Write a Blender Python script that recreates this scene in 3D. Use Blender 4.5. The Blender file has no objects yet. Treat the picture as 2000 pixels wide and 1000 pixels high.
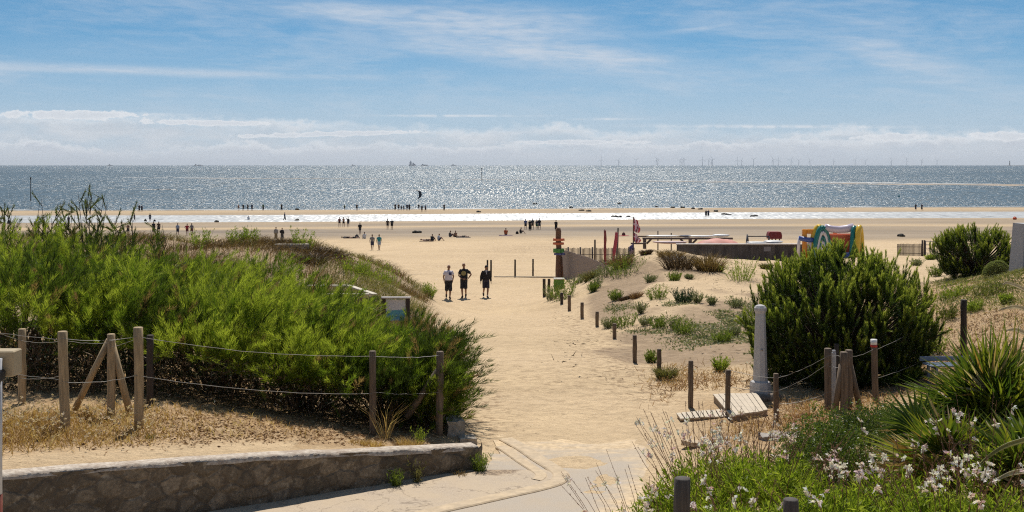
import bpy, bmesh, math, random
import numpy as np
from mathutils import Vector, Matrix

random.seed(7)
RNG = np.random.default_rng(11)
SC = bpy.context.scene
COL = SC.collection
FOC, HZ, CAMZ = 2200.0, 322.0, 5.0
SEA = -7.0


def smooth(a, b, x):
    t = np.clip((np.asarray(x, float) - a) / (b - a), 0, 1)
    return t * t * (3 - 2 * t)


# ------------------------------------------------------------------ noise
def _lattice(seed):
    return np.random.default_rng(seed).random((256, 256))


_LAT = {}


def vnoise(x, y, seed=0):
    if seed not in _LAT:
        _LAT[seed] = _lattice(seed)
    L = _LAT[seed]
    x = np.asarray(x, float); y = np.asarray(y, float)
    xi = np.floor(x).astype(int); yi = np.floor(y).astype(int)
    fx = x - xi; fy = y - yi
    fx = fx * fx * (3 - 2 * fx); fy = fy * fy * (3 - 2 * fy)
    x0, x1, y0, y1 = xi % 256, (xi + 1) % 256, yi % 256, (yi + 1) % 256
    return (L[x0, y0] * (1 - fx) * (1 - fy) + L[x1, y0] * fx * (1 - fy)
            + L[x0, y1] * (1 - fx) * fy + L[x1, y1] * fx * fy)


def fbm(x, y, seed=0, octv=4):
    s = 0; a = .5; t = 0
    for k in range(octv):
        s = s + a * vnoise(x * 2 ** k + 17.3 * k, y * 2 ** k + 5.1 * k, seed + k)
        t += a; a *= .5
    return s / t


# ------------------------------------------------------------------ terrain
PROF = np.array([(-50, 0), (16, 0), (20.8, 0), (24, -.03), (28, -.08), (35, -.38), (44, -.96), (58.5, -1.94), (74, -2.84),
                 (80, -2.98), (100, -3.7), (126, -4.5), (168, -5.35), (195, -5.85), (210, -6.25), (235, -6.78), (244, -6.98), (250, -7.05),
                 (260, -7.1), (270, -7.05), (275, -6.97), (282, -6.84), (298, -6.86), (307, -7.0), (330, -7.5), (420, -9.5), (3000, -14)], float)


def shore_y(x, y):
    return y - 0.145 * x * smooth(150, 240, y) * (1 - .55 * smooth(0, 200, np.abs(x)))


def zbase(x, y):
    return np.interp(shore_y(x, y), PROF[:, 0], PROF[:, 1])


CTRL = []


def c(px, py, Y):
    CTRL.append(((px - 1000) / FOC, Y, CAMZ - (py - HZ) / FOC * Y))


def cz(px, Y, z=None):
    u = (px - 1000) / FOC
    CTRL.append((u, Y, float(zbase(u * Y, Y)) if z is None else z))


for q in [(1000, 850, 20.8), (1000, 1000, 16.2), (1000, 780, 24.2), (1000, 720, 28), (1000, 660, 35), (1000, 620, 44), (920, 583, 58.5),
          (1020, 583, 58.5), (1000, 555, 74), (960, 541, 80), (1200, 700, 29.5), (1250, 740, 26.5), (1300, 780, 24.6), (1180, 760, 25.3), (940, 700, 29.6),
          (1063, 580, 58), (1112, 607, 48), (1137, 622, 44), (1166, 638, 40), (1200, 660, 36), (1240, 708, 29.8), (1287, 735, 27), (1349, 797, 23.4),
          (1421, 813, 22.4), (1516, 823, 21.7),
          (1290, 640, 37), (1290, 600, 41), (1290, 560, 47), (1290, 520, 55), (1270, 491, 61), (1180, 528, 58), (1150, 560, 54), (1120, 558, 60),
          (1400, 512, 58), (1400, 560, 48), (1400, 620, 38), (1400, 680, 31), (1450, 735, 26.3), (1500, 512, 62), (1540, 540, 55), (1370, 500, 61),
          (1650, 500, 82), (1780, 500, 82), (1830, 525, 60), (1850, 545, 50), (1720, 530, 60),
          (1617, 800, 21.5), (1708, 785, 22.2), (1640, 745, 25.5), (1750, 740, 25), (1900, 680, 27.5), (1900, 600, 31.5), (2000, 600, 30), (2000, 530, 37),
          (1900, 560, 38), (1930, 530, 47), (1850, 560, 42), (1950, 720, 24), (2000, 850, 18), (1540, 850, 19.6), (1650, 880, 16.8), (1400, 870, 19), (1320, 870, 20),
          (1250, 930, 18.1), (1350, 1062, 11), (1330, 1190, 8), (1550, 1210, 7.5), (1600, 1000, 13), (1900, 960, 14), (1230, 1080, 13.4), (1100, 1080, 14.5),
          (0, 905, 15.4), (125, 840, 17.5), (272, 835, 18), (500, 878, 17), (500, 850, 18.2), (728, 850, 20), (700, 874, 18.1), (858, 850, 20.3), (930, 866, 20.2),
          (43, 790, 19.5), (300, 800, 19.3), (600, 825, 20.2),
          (450, 480, 50), (600, 485, 50), (700, 510, 52), (780, 540, 54), (848, 588, 55.5), (300, 472, 52), (100, 465, 52), (820, 575, 52)]:
    c(*q)
for q in [(100, 25, .75), (300, 25, .55), (600, 25, .2), (850, 25, -.02), (100, 35, .8), (400, 35, .45), (700, 35, .0), (850, 35, -.35), (100, 44, 1.1),
          (400, 44, 1.1), (600, 44, .75), (750, 44, .1), (860, 44, -.9), (300, 60, .4), (600, 60, -.2), (750, 60, -1.2), (300, 70, -1.6), (600, 72, -2.3),
          (-400, 20, .9), (-400, 35, 1.1), (-400, 50, 1.5), (-400, 70, -1.6), (2500, 20, .9), (2500, 35, 1.9), (2500, 50, .9), (2500, 72, -1.2),
          (1000, 10, 0), (600, 12, 0), (300, 11, 0), (1150, 10, .45), (-500, 12, .2), (1000, 5, .6), (1500, 5, 2.3), (2200, 8, 1.8), (2300, 13, 1.2), (500, 5, .4), (-800, 5, .4)]:
    cz(*q)
for px in (-600, -100, 300, 600, 800, 950, 1100, 1250, 1400):
    cz(px, 78)
for px in (-600, 0, 500, 1000, 1500, 2000, 2600):
    cz(px, 105); cz(px, 125)
CT = np.array(CTRL)


def _st(u, Y):
    return u * 5.0, np.log(np.maximum(Y, 3.0)) * 3.0


def _tps():
    s, t = _st(CT[:, 0], CT[:, 1])
    d = CT[:, 2] - zbase(CT[:, 0] * CT[:, 1], CT[:, 1])
    n = len(s)
    r2 = (s[:, None] - s) ** 2 + (t[:, None] - t) ** 2
    K = .5 * r2 * np.log(r2 + 1e-9) + np.eye(n) * 2e-3
    P = np.c_[np.ones(n), s, t]
    A = np.block([[K, P], [P.T, np.zeros((3, 3))]])
    w = np.linalg.solve(A, np.r_[d, 0, 0, 0])
    return s, t, w


_TS, _TT, _TW = _tps()
WALL = np.array([(-12.0, 11.2), (-9.0, 13.2), (-6.68, 14.75), (-3.76, 16.5), (-2.1, 17.5), (-.55, 18.5)])


def wall_y(x):
    return np.interp(x, WALL[:, 0], WALL[:, 1])


def ground(x, y):
    x = np.atleast_1d(np.asarray(x, float)); y = np.atleast_1d(np.asarray(y, float))
    x, y = np.broadcast_arrays(x, y)
    yy = np.maximum(y, 3.0)
    u = np.clip(x / yy, -1.3, 1.3)
    s, t = _st(u, yy)
    out = np.empty(s.size)
    sf, tf = s.ravel(), t.ravel()
    for i in range(0, s.size, 20000):
        a, b = sf[i:i + 20000], tf[i:i + 20000]
        r2 = (a[:, None] - _TS) ** 2 + (b[:, None] - _TT) ** 2
        out[i:i + 20000] = (.5 * r2 * np.log(r2 + 1e-9)) @ _TW[:-3] + _TW[-3] + _TW[-2] * a + _TW[-1] * b
    res = out.reshape(s.shape) * (1 - smooth(95, 122, yy)) * (1 - smooth(.85, 1.25, np.abs(u)))
    z = zbase(x, y) + res
    # dune undulation
    dun = smooth(.02, .06, np.abs(u)) * smooth(22, 34, yy) * (1 - smooth(62, 75, yy))
    z = z + dun * (fbm(x * .35, y * .35, 3, 3) - .5) * .40 * smooth(30, 50, yy)
    z = z + (fbm(x * .09, y * .09, 9, 3) - .5) * .25 * smooth(80, 120, yy) * (1 - smooth(175, 215, yy))
    zr = 0.0 + .0 * x
    sd = y - wall_y(x)
    k = smooth(.14, .30, sd)
    front = (x < -.5) & (sd < .4)
    z = np.where(front, np.minimum(z, zr) * (1 - k) * (y > 12) + zr * (1 - k) * (y <= 12) + np.maximum(z, 0) * k, z)
    # paved area at the foot of the path is flat
    # the paved corner at the foot of the path is flat
    edge = np.interp(y, [9, 11, 13, 15, 17, 19, 21.3], [.55, .75, 1.1, 1.6, 2.2, 2.9, 2.5])
    wR = smooth(edge + .7, edge + .1, x) * smooth(22.6, 20.8, y) * smooth(6, 8, y) * (x > -.55)
    wR = wR * np.where(y > 18.55, smooth(-.45, -.05, x), 1.0)
    z = z * (1 - wR)
    return z


def gz(x, y):
    return float(ground(x, y)[0])


_YS = np.exp(np.linspace(math.log(6), math.log(1500), 1500))


def at(px, py, ymin=6, sea=True):
    """the point of the ground (or the sea) that the photograph shows there"""
    ys = _YS[_YS >= ymin]
    xs = (px - 1000) / FOC * ys
    zr = CAMZ - (py - HZ) / FOC * ys
    zg = ground(xs, ys)
    if sea:
        zg = np.maximum(zg, SEA)
    hit = np.nonzero(zr <= zg)[0]
    if len(hit) == 0:
        k = len(ys) - 1
        return Vector((xs[k], ys[k], zg[k]))
    k = hit[0]
    if k > 0:
        a = zr[k - 1] - zg[k - 1]; b = zg[k] - zr[k]
        f = a / (a + b + 1e-9)
        Y = ys[k - 1] + f * (ys[k] - ys[k - 1])
    else:
        Y = ys[k]
    x = (px - 1000) / FOC * Y
    z = gz(x, Y)
    return Vector((x, Y, max(z, SEA) if sea else z))


def wp(px, py, Y):
    return Vector(((px - 1000) / FOC * Y, Y, CAMZ - (py - HZ) / FOC * Y))


# ------------------------------------------------------------------ objects
def tag(o, label=None, cat=None, group=None, kind=None):
    for k, v in (('label', label), ('category', cat), ('group', group), ('kind', kind)):
        if v:
            o[k] = v
    return o


def empty(name, loc, rz=0, label=None, cat=None, group=None, kind=None):
    o = bpy.data.objects.new(name, None)
    o.empty_display_size = .2
    COL.objects.link(o)
    o.location = loc
    o.rotation_euler = (0, 0, rz)
    return tag(o, label, cat, group, kind)


def link(name, me, parent=None, loc=(0, 0, 0), rz=0):
    o = bpy.data.objects.new(name, me)
    COL.objects.link(o)
    o.location = loc
    o.rotation_euler = (0, 0, rz)
    if parent:
        o.parent = parent
    return o


def copy_tree(o, parent=None):
    cc = o.copy()
    COL.objects.link(cc)
    cc.parent = parent
    for ch in list(o.children):
        copy_tree(ch, cc)
    return cc


class MB:
    """collects shapes for one mesh"""

    def __init__(s):
        s.v = []; s.f = []; s.m = []; s.sm = []

    def add(s, vs, fs, mi=0, sm=False):
        o = len(s.v)
        s.v += [tuple(v) for v in vs]
        s.f += [tuple(i + o for i in f) for f in fs]
        s.m += [mi] * len(fs); s.sm += [sm] * len(fs)
        return s

    def box(s, cx, cy, cz_, sx, sy, sz, rz=0, mi=0, bev=0.0, tilt=None):
        bm = bmesh.new()
        bmesh.ops.create_cube(bm, size=1)
        for v in bm.verts:
            v.co = Vector((v.co.x * sx, v.co.y * sy, v.co.z * sz))
        if bev:
            bmesh.ops.bevel(bm, geom=list(bm.edges), offset=bev, segments=1, affect='EDGES')
        R = Matrix.Rotation(rz, 3, 'Z')
        if tilt is not None:
            R = R @ tilt
        bm.verts.ensure_lookup_table(); bm.verts.index_update()
        vs = [R @ v.co + Vector((cx, cy, cz_)) for v in bm.verts]
        fs = [[v.index for v in f.verts] for f in bm.faces]
        bm.free()
        return s.add(vs, fs, mi)

    def tube(s, pts, rad, n=8, mi=0, sm=True, cap=True, ell=None, up=None):
        pts = [Vector(p) for p in pts]
        if not hasattr(rad, '__len__'):
            rad = [rad] * len(pts)
        vs = []; fs = []
        for i, p in enumerate(pts):
            d = (pts[min(i + 1, len(pts) - 1)] - pts[max(i - 1, 0)])
            if d.length < 1e-9:
                d = Vector((0, 0, 1))
            d.normalize()
            ref = Vector(up) if up else (Vector((1, 0, 0)) if abs(d.x) < .9 else Vector((0, 1, 0)))
            a = (ref - d * ref.dot(d)).normalized()
            b = d.cross(a)
            r = rad[i]
            ra, rb = r if hasattr(r, '__len__') else (r, r)
            for k in range(n):
                t = 2 * math.pi * k / n
                vs.append(p + a * (ra * math.cos(t)) + b * (rb * math.sin(t)))
        for i in range(len(pts) - 1):
            for k in range(n):
                k2 = (k + 1) % n
                fs.append((i * n + k, i * n + k2, (i + 1) * n + k2, (i + 1) * n + k))
        if cap:
            fs.append(tuple(reversed(range(n))))
            fs.append(tuple(range((len(pts) - 1) * n, len(pts) * n)))
        return s.add(vs, fs, mi, sm)

    def ball(s, c0, r, n=8, m=6, mi=0):
        rx, ry, rz = r if hasattr(r, '__len__') else (r, r, r)
        pts = []
        vs = [Vector((c0[0], c0[1], c0[2] - rz))]
        for j in range(1, m):
            t = math.pi * j / m
            for k in range(n):
                a = 2 * math.pi * k / n
                vs.append(Vector((c0[0] + rx * math.sin(t) * math.cos(a), c0[1] + ry * math.sin(t) * math.sin(a), c0[2] - rz * math.cos(t))))
        vs.append(Vector((c0[0], c0[1], c0[2] + rz)))
        fs = [(0, 1 + (k + 1) % n, 1 + k) for k in range(n)]
        for j in range(m - 2):
            for k in range(n):
                k2 = (k + 1) % n
                fs.append((1 + j * n + k, 1 + j * n + k2, 1 + (j + 1) * n + k2, 1 + (j + 1) * n + k))
        L = len(vs) - 1
        fs += [(L, 1 + (m - 2) * n + k, 1 + (m - 2) * n + (k + 1) % n) for k in range(n)]
        return s.add(vs, fs, mi, True)

    def grid(s, P, mi=0, sm=True):
        """P[i][j] points"""
        n, m = len(P), len(P[0])
        vs = [p for r in P for p in r]
        fs = [(i * m + j, i * m + j + 1, (i + 1) * m + j + 1, (i + 1) * m + j) for i in range(n - 1) for j in range(m - 1)]
        return s.add(vs, fs, mi, sm)

    def mesh(s, name, mats):
        me = bpy.data.meshes.new(name)
        me.from_pydata(s.v, [], s.f)
        if not isinstance(mats, (list, tuple)):
            mats = [mats]
        for m in mats:
            me.materials.append(m)
        me.polygons.foreach_set('material_index', s.m)
        me.polygons.foreach_set('use_smooth', s.sm)
        me.update()
        return me

    def build(s, name, mats, parent=None, loc=(0, 0, 0), rz=0):
        return link(name, s.mesh(name, mats), parent, loc, rz)


def fast_mesh(name, V, faces, mat, attrs=None, smooth_=False):
    """V (n,3) array; faces: list of (k,m) index arrays"""
    me = bpy.data.meshes.new(name)
    V = np.ascontiguousarray(V, np.float32)
    me.vertices.add(len(V))
    me.vertices.foreach_set('co', V.ravel())
    loops = np.concatenate([np.asarray(f, np.int32).ravel() for f in faces])
    sizes = np.concatenate([np.full(len(f), np.asarray(f).shape[1], np.int32) for f in faces])
    starts = np.concatenate([[0], np.cumsum(sizes)[:-1]]).astype(np.int32)
    me.loops.add(len(loops)); me.loops.foreach_set('vertex_index', loops)
    me.polygons.add(len(sizes)); me.polygons.foreach_set('loop_start', starts)
    me.polygons.foreach_set('use_smooth', np.full(len(sizes), smooth_))
    for k, a in (attrs or {}).items():
        at_ = me.attributes.new(k, 'FLOAT', 'POINT')
        at_.data.foreach_set('value', np.ascontiguousarray(a, np.float32))
    me.materials.append(mat)
    me.update(calc_edges=True)
    me.validate()
    return me


def norm(a):
    return a / (np.linalg.norm(a, axis=-1, keepdims=True) + 1e-9)


def blades(name, P, D, L, W, tint, mat, shape='tri', droop=0.0, rng=RNG):
    """one mesh of many thin leaves; P base points, D directions, L lengths, W widths, tint 0..1"""
    n = len(P)
    L = np.broadcast_to(L, n)[:, None]; W = np.broadcast_to(W, n)[:, None]; tint = np.broadcast_to(tint, n)
    D = norm(D)
    S = norm(np.cross(D, rng.normal(size=(n, 3))))
    dz = np.array([0, 0, -1.0])
    if shape == 'tri':
        V = np.stack([P - S * W * .5, P + S * W * .5, P + D * L + dz * L * droop], 1)
        i = np.arange(n)[:, None] * 3
        F = [i + np.array([[0, 1, 2]])]
        k = 3
    elif shape == 'leaf':
        N = np.cross(D, S)
        V = np.stack([P, P + D * L * .45 - S * W * .5 + N * L * .05, P + D * L + dz * L * droop, P + D * L * .45 + S * W * .5 + N * L * .05], 1)
        i = np.arange(n)[:, None] * 4
        F = [i + np.array([[0, 1, 2, 3]])]
        k = 4
    else:  # 'grass': two segments with droop
        H = norm(D * np.array([1, 1, 0.0]) + 1e-6)
        m = P + D * L * .55 + dz * L * droop * .2
        t = P + D * L * .9 + H * L * droop * .5 + dz * L * droop * .6
        V = np.stack([P - S * W * .5, P + S * W * .5, m + S * W * .4, m - S * W * .4, t], 1)
        i = np.arange(n)[:, None] * 5
        F = [i + np.array([[0, 1, 2, 3]]), i + np.array([[3, 2, 4]])]
        k = 5
    return fast_mesh(name, V.reshape(-1, 3), F, mat, {'tint': np.repeat(tint, k)})


def rand_dirs(n, rng=RNG):
    return norm(rng.normal(size=(n, 3)))


# ------------------------------------------------------------------ material nodes
class S:
    """a socket with arithmetic"""

    def __init__(s, nt, k):
        s.nt = nt; s.k = k

    def _m(s, op, *o):
        n = s.nt.nodes.new('ShaderNodeMath'); n.operation = op
        for i, a in enumerate((s,) + o):
            if isinstance(a, S):
                s.nt.links.new(a.k, n.inputs[i])
            else:
                n.inputs[i].default_value = a
        return S(s.nt, n.outputs[0])

    def __add__(s, o): return s._m('ADD', o)
    __radd__ = __add__
    def __mul__(s, o): return s._m('MULTIPLY', o)
    __rmul__ = __mul__
    def __sub__(s, o): return s._m('SUBTRACT', o)
    def __rsub__(s, o): return (s * -1.0) + o
    def __truediv__(s, o): return s._m('DIVIDE', o)
    def p(s, o): return s._m('POWER', o)
    def exp(s): return s._m('EXPONENT')
    def abs(s): return s._m('ABSOLUTE')
    def max(s, o): return s._m('MAXIMUM', o)
    def min(s, o): return s._m('MINIMUM', o)

    def ramp(s, a, b, c0=0.0, c1=1.0):
        n = s.nt.nodes.new('ShaderNodeMapRange'); n.interpolation_type = 'SMOOTHSTEP'
        s.nt.links.new(s.k, n.inputs[0])
        for i, v in enumerate((a, b, c0, c1)):
            n.inputs[i + 1].default_value = v
        return S(s.nt, n.outputs[0])


def node(nt, t, **kw):
    n = nt.nodes.new(t)
    for k, v in kw.items():
        if k.startswith('_'):
            setattr(n, k[1:], v)
        else:
            i = n.inputs[k.replace('__', ' ')]
            if isinstance(v, S):
                nt.links.new(v.k, i)
            else:
                i.default_value = v
    return n


def vec(nt, x, y, z):
    n = nt.nodes.new('ShaderNodeCombineXYZ')
    for i, a in enumerate((x, y, z)):
        if isinstance(a, S):
            nt.links.new(a.k, n.inputs[i])
        else:
            n.inputs[i].default_value = a
    return S(nt, n.outputs[0])


def noise(nt, v, scale=1.0, detail=3, rough=.55, dist=0.0, out=0):
    n = nt.nodes.new('ShaderNodeTexNoise')
    n.inputs['Scale'].default_value = scale; n.inputs['Detail'].default_value = detail
    n.inputs['Roughness'].default_value = rough; n.inputs['Distortion'].default_value = dist
    if v is not None:
        nt.links.new(v.k, n.inputs['Vector'])
    return S(nt, n.outputs[out])


def col(c3):
    return (c3[0], c3[1], c3[2], 1)


def mix(nt, f, a, b, blend='MIX'):
    n = nt.nodes.new('ShaderNodeMix'); n.data_type = 'RGBA'; n.blend_type = blend
    for i, v in ((0, f), (6, a), (7, b)):
        if isinstance(v, S):
            nt.links.new(v.k, n.inputs[i])
        elif i == 0:
            n.inputs[i].default_value = v
        else:
            n.inputs[i].default_value = col(v)
    return S(nt, n.outputs[2])


def attr(nt, name):
    n = nt.nodes.new('ShaderNodeAttribute'); n.attribute_name = name
    return S(nt, n.outputs['Fac'])


def new_mat(name):
    m = bpy.data.materials.new(name); m.use_nodes = True
    nt = m.node_tree
    return m, nt, nt.nodes['Principled BSDF']


def setp(nt, b, **kw):
    for k, v in kw.items():
        i = b.inputs[k.replace('__', ' ')]
        if isinstance(v, S):
            nt.links.new(v.k, i)
        else:
            i.default_value = col(v) if isinstance(v, tuple) and len(v) == 3 and i.type == 'RGBA' else v


def bump(nt, h, dist=.02, strength=1.0, prev=None):
    n = nt.nodes.new('ShaderNodeBump')
    n.inputs['Strength'].default_value = strength; n.inputs['Distance'].default_value = dist
    nt.links.new(h.k, n.inputs['Height'])
    if prev:
        nt.links.new(prev.k, n.inputs['Normal'])
    return S(nt, n.outputs[0])


def objco(nt):
    n = nt.nodes.new('ShaderNodeTexCoord')
    return S(nt, n.outputs['Object'])


def geopos(nt):
    n = nt.nodes.new('ShaderNodeNewGeometry')
    return S(nt, n.outputs['Position'])


def scalev(nt, v, x, y, z):
    n = nt.nodes.new('ShaderNodeMapping'); nt.links.new(v.k, n.inputs[0])
    n.inputs['Scale'].default_value = (x, y, z)
    return S(nt, n.outputs[0])


def sepv(nt, v):
    n = nt.nodes.new('ShaderNodeSeparateXYZ'); nt.links.new(v.k, n.inputs[0])
    return [S(nt, o) for o in n.outputs]


_MC = {}


def M(name, color, rough=.6, var=.25, scale=8.0, bmp=.3, bd=.01, stretch=(1, 1, 1), color2=None, spec=.4, metal=0.0, transl=0.0):
    """a plain surface with worn, uneven colour"""
    if name in _MC:
        return _MC[name]
    m, nt, b = new_mat(name)
    v = scalev(nt, objco(nt), *stretch)
    n1 = noise(nt, v, scale, 5, .6)
    n2 = noise(nt, v, scale * .23, 3, .6)
    lo = tuple(a * (1 - var) for a in color)
    hi = color2 or tuple(min(1, a * (1 + var * .6)) for a in color)
    cc = mix(nt, (n1 * .6 + n2 * .4).ramp(.3, .7), lo, hi)
    setp(nt, b, Base__Color=cc, Roughness=n2.ramp(.2, .8, max(.05, rough - .12), min(1, rough + .12)), Metallic=metal)
    b.inputs['Specular IOR Level'].default_value = spec
    if bmp:
        nt.links.new(bump(nt, n1, bd, bmp).k, b.inputs['Normal'])
    if transl:
        t = node(nt, 'ShaderNodeBsdfTranslucent', Color=cc)
        mx = nt.nodes.new('ShaderNodeMixShader'); mx.inputs[0].default_value = transl
        nt.links.new(b.outputs[0], mx.inputs[1]); nt.links.new(t.outputs[0], mx.inputs[2])
        nt.links.new(mx.outputs[0], nt.nodes['Material Output'].inputs[0])
    _MC[name] = m
    return m


def leaf_mat(name, c0, c1, c2, transl=.4, rough=.55, spec=.25):
    """leaf colours run with the plant's own tint from c0 over c1 to c2"""
    if name in _MC:
        return _MC[name]
    m, nt, b = new_mat(name)
    t = attr(nt, 'tint')
    r = nt.nodes.new('ShaderNodeValToRGB')
    nt.links.new(t.k, r.inputs[0])
    e = r.color_ramp.elements
    e[0].color = col(c0); e[1].color = col(c2); e.new(.5).color = col(c1)
    cc = S(nt, r.outputs[0])
    setp(nt, b, Base__Color=cc, Roughness=rough)
    b.inputs['Specular IOR Level'].default_value = spec
    tr = node(nt, 'ShaderNodeBsdfTranslucent', Color=mix(nt, 1.0, cc, (1.15, 1.2, .75), 'MULTIPLY'))
    mx = nt.nodes.new('ShaderNodeMixShader'); mx.inputs[0].default_value = transl
    nt.links.new(b.outputs[0], mx.inputs[1]); nt.links.new(tr.outputs[0], mx.inputs[2])
    nt.links.new(mx.outputs[0], nt.nodes['Material Output'].inputs[0])
    _MC[name] = m
    return m


WOOD = lambda: M('weathered wood', (.17, .12, .08), .8, .5, 6, .5, .01, (6, 6, .7))
WOODL = lambda: M('pale weathered wood', (.40, .29, .165), .8, .4, 6, .5, .01, (6, 6, .7))
WOODD = lambda: M('dark weathered wood', (.06, .045, .035), .85, .5, 6, .5, .01, (6, 6, .7))
# ================================================================== camera, light, sky
cam = bpy.data.cameras.new('camera'); cam_o = bpy.data.objects.new('camera', cam); COL.objects.link(cam_o)
cam.sensor_width = 36; cam.lens = 36 * FOC / 2000; cam.shift_y = -(500 - HZ) / 2000
cam.clip_start = .1; cam.clip_end = 200000
cam_o.location = (0, 0, CAMZ); cam_o.rotation_euler = (math.pi / 2, 0, 0)
SC.camera = cam_o
SC.view_settings.view_transform = 'Standard'; SC.view_settings.look = 'None'
SC.view_settings.exposure = 0.0; SC.view_settings.gamma = 1.0
SC.cycles.use_denoising = False
SC.cycles.pixel_filter_type = 'BLACKMAN_HARRIS'; SC.cycles.filter_width = 1.15
SC.cycles.max_bounces = 6; SC.cycles.transparent_max_bounces = 8; SC.cycles.volume_bounces = 0
SC.cycles.sample_clamp_indirect = 4.0
SC.cycles.volume_step_rate = 8.0

SUN_EL, SUN_AZ = math.radians(60), math.radians(1.0)
sl = bpy.data.lights.new('sun', 'SUN'); sl.energy = 5.0; sl.angle = math.radians(.5); sl.color = (1, .95, .87)
so = bpy.data.objects.new('sun', sl); COL.objects.link(so)
sd_ = Vector((math.sin(SUN_AZ) * math.cos(SUN_EL), math.cos(SUN_AZ) * math.cos(SUN_EL), math.sin(SUN_EL)))
so.rotation_euler = (-sd_).to_track_quat('-Z', 'Y').to_euler()
so.location = (0, 0, 40)


def build_sky():
    w = bpy.data.worlds.new('World'); SC.world = w; w.use_nodes = True
    nt = w.node_tree
    bg = nt.nodes['Background']; bg.inputs[1].default_value = .1
    tc = nt.nodes.new('ShaderNodeTexCoord')
    d = S(nt, tc.outputs['Generated'])
    x, y, z = sepv(nt, d)
    sky = nt.nodes.new('ShaderNodeTexSky'); sky.sky_type = 'NISHITA'; sky.sun_disc = False
    sky.sun_elevation = SUN_EL; sky.sun_rotation = SUN_AZ
    sky.air_density = 1.0; sky.dust_density = .35; sky.ozone_density = 2.0; sky.altitude = 0
    zz = z.max(0.0)
    nt.links.new(vec(nt, x, y, zz * 1.5 + .10).k, sky.inputs[0])
    base = mix(nt, 1.0, S(nt, sky.outputs[0]), SKY_TINT, 'MULTIPLY')
    # azimuth and elevation of the direction, in units of one thousandth turn-ish
    az = x._m('ARCTAN2', y)
    el = zz / (x * x + y * y)._m('SQRT').max(.02)
    U = az * 10.0      # about -4.3 .. 4.3 over the view
    E = el * 10.0      # about 0 .. 1.46 over the view
    base = mix(nt, E.ramp(1.6, 6.5, 0.0, .62), base, (.25, .55, 1.2))
    # pale air towards the horizon
    hz = E.ramp(.05, 1.25, 1.0, 0.0)
    c0 = mix(nt, hz * .88, base, (5.0, 5.95, 6.9))
    # thin cirrus
    wv = vec(nt, U * .55, E * 2.6, .3)
    n1 = noise(nt, wv, 1.0, 6, .62, .6)
    n2 = noise(nt, vec(nt, U * 1.3 + E * 1.5, E * 9.0, 2.0), 1.0, 6, .6, .35)
    fine = noise(nt, vec(nt, U * 3.5, E * 22.0 + U * .9, 4.0), 1.0, 5, .65, .5)

    def patch(u0, e0, ru, re, k=0.0):
        du = (U - u0); de = (E - e0) - du * k
        q = (du / ru) * (du / ru) + (de / re) * (de / re)
        return (q * -1.0).exp()
    P = (patch(-.15, 1.24, 1.25, .20, -.03) * 1.15 + patch(-1.75, 1.36, .9, .10, -.06) * .8 + patch(-3.2, .79, 2.6, .045, -.012) * 1.0
         + patch(.75, .90, 1.5, .15, -.06) * .85 + patch(3.2, .95, .75, .17, -.30) * 1.0 + patch(3.0, 1.23, .9, .06, -.2) * .55 + patch(1.75, 1.21, .35, .035, .12) * .7
         + patch(-2.8, 1.0, 1.8, .14, .03) * .45 + patch(1.45, .66, .3, .09, -.2) * .4 + patch(2.7, .68, 1.6, .12, 0) * .35 + patch(-4.4, .73, .3, .05, 0) * .8
         + patch(-4.2, 1.15, .6, .03, 0) * .45 + patch(.2, 1.0, 1.0, .06, -.05) * .45)
    cir = (P * (n2 * 1.0 + fine * .8 - .26)).min(1.0).ramp(.0, 1.15, 0, 1)
    veil = (n1 * .7 + fine * .3).ramp(.40, .70, 0, .36) * E.ramp(.15, .6)
    cover = (cir * .84).max(veil)
    c1 = mix(nt, cover, c0, (6.3, 6.8, 7.55))
    # cumulus bank above the horizon
    puff = noise(nt, vec(nt, U * 5.5, E * 9.0, 7.0), 1.0, 8, .62, .2)
    big = noise(nt, vec(nt, U * .8, 3.0, 1.0), 1.0, 3, .5)
    topE = .37 + (big - .5) * .42 + (U * -.020)
    e1 = topE - E + (puff - .5) * .24
    b1 = e1.ramp(0.0, .09)
    rim1 = e1.ramp(.02, .14, 1.0, 0.0)
    big2 = noise(nt, vec(nt, U * 1.1, 9.0, 4.0), 1.0, 3, .5)
    puff2 = noise(nt, vec(nt, U * 7.0, E * 13.0, 17.0), 1.0, 8, .62, .2)
    topE2 = .20 + (big2 - .5) * .42 + U * .010
    e2 = topE2 - E + (puff2 - .5) * .20
    b2 = e2.ramp(0.0, .035)
    rim2 = e2.ramp(.01, .09, 1.0, 0.0)
    shade = noise(nt, vec(nt, U * 2.2, E * 7.0, 21.0), 1.0, 5, .6).ramp(.35, .7)
    cl1 = mix(nt, rim1, mix(nt, shade, (5.6, 6.15, 6.8), (6.6, 7.0, 7.5)), (8.0, 8.3, 8.65))
    cl2 = mix(nt, rim2, mix(nt, shade, (5.6, 6.05, 6.75), (6.4, 6.75, 7.25)), (7.7, 8.0, 8.4))
    dens1 = noise(nt, vec(nt, U * 1.4, E * 5.0, 31.0), 1.0, 5, .6).ramp(.30, .66, .25, .95)
    c2 = mix(nt, b1 * dens1, c1, cl1)
    dens2 = noise(nt, vec(nt, U * 1.2, E * 6.0, 41.0), 1.0, 5, .6).ramp(.30, .62, .35, .95)
    c3 = mix(nt, b2 * dens2, c2, cl2)
    thin = (patch(-.55, .435, .55, .010, .0) + patch(.83, .405, .24, .008, 0) + patch(2.3, .33, 1.0, .014, -.012) + patch(-3.6, .43, .6, .012, 0)) * puff.ramp(.3, .6)
    c3 = mix(nt, thin.min(1.0) * .8, c3, (7.6, 7.9, 8.3))
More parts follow.
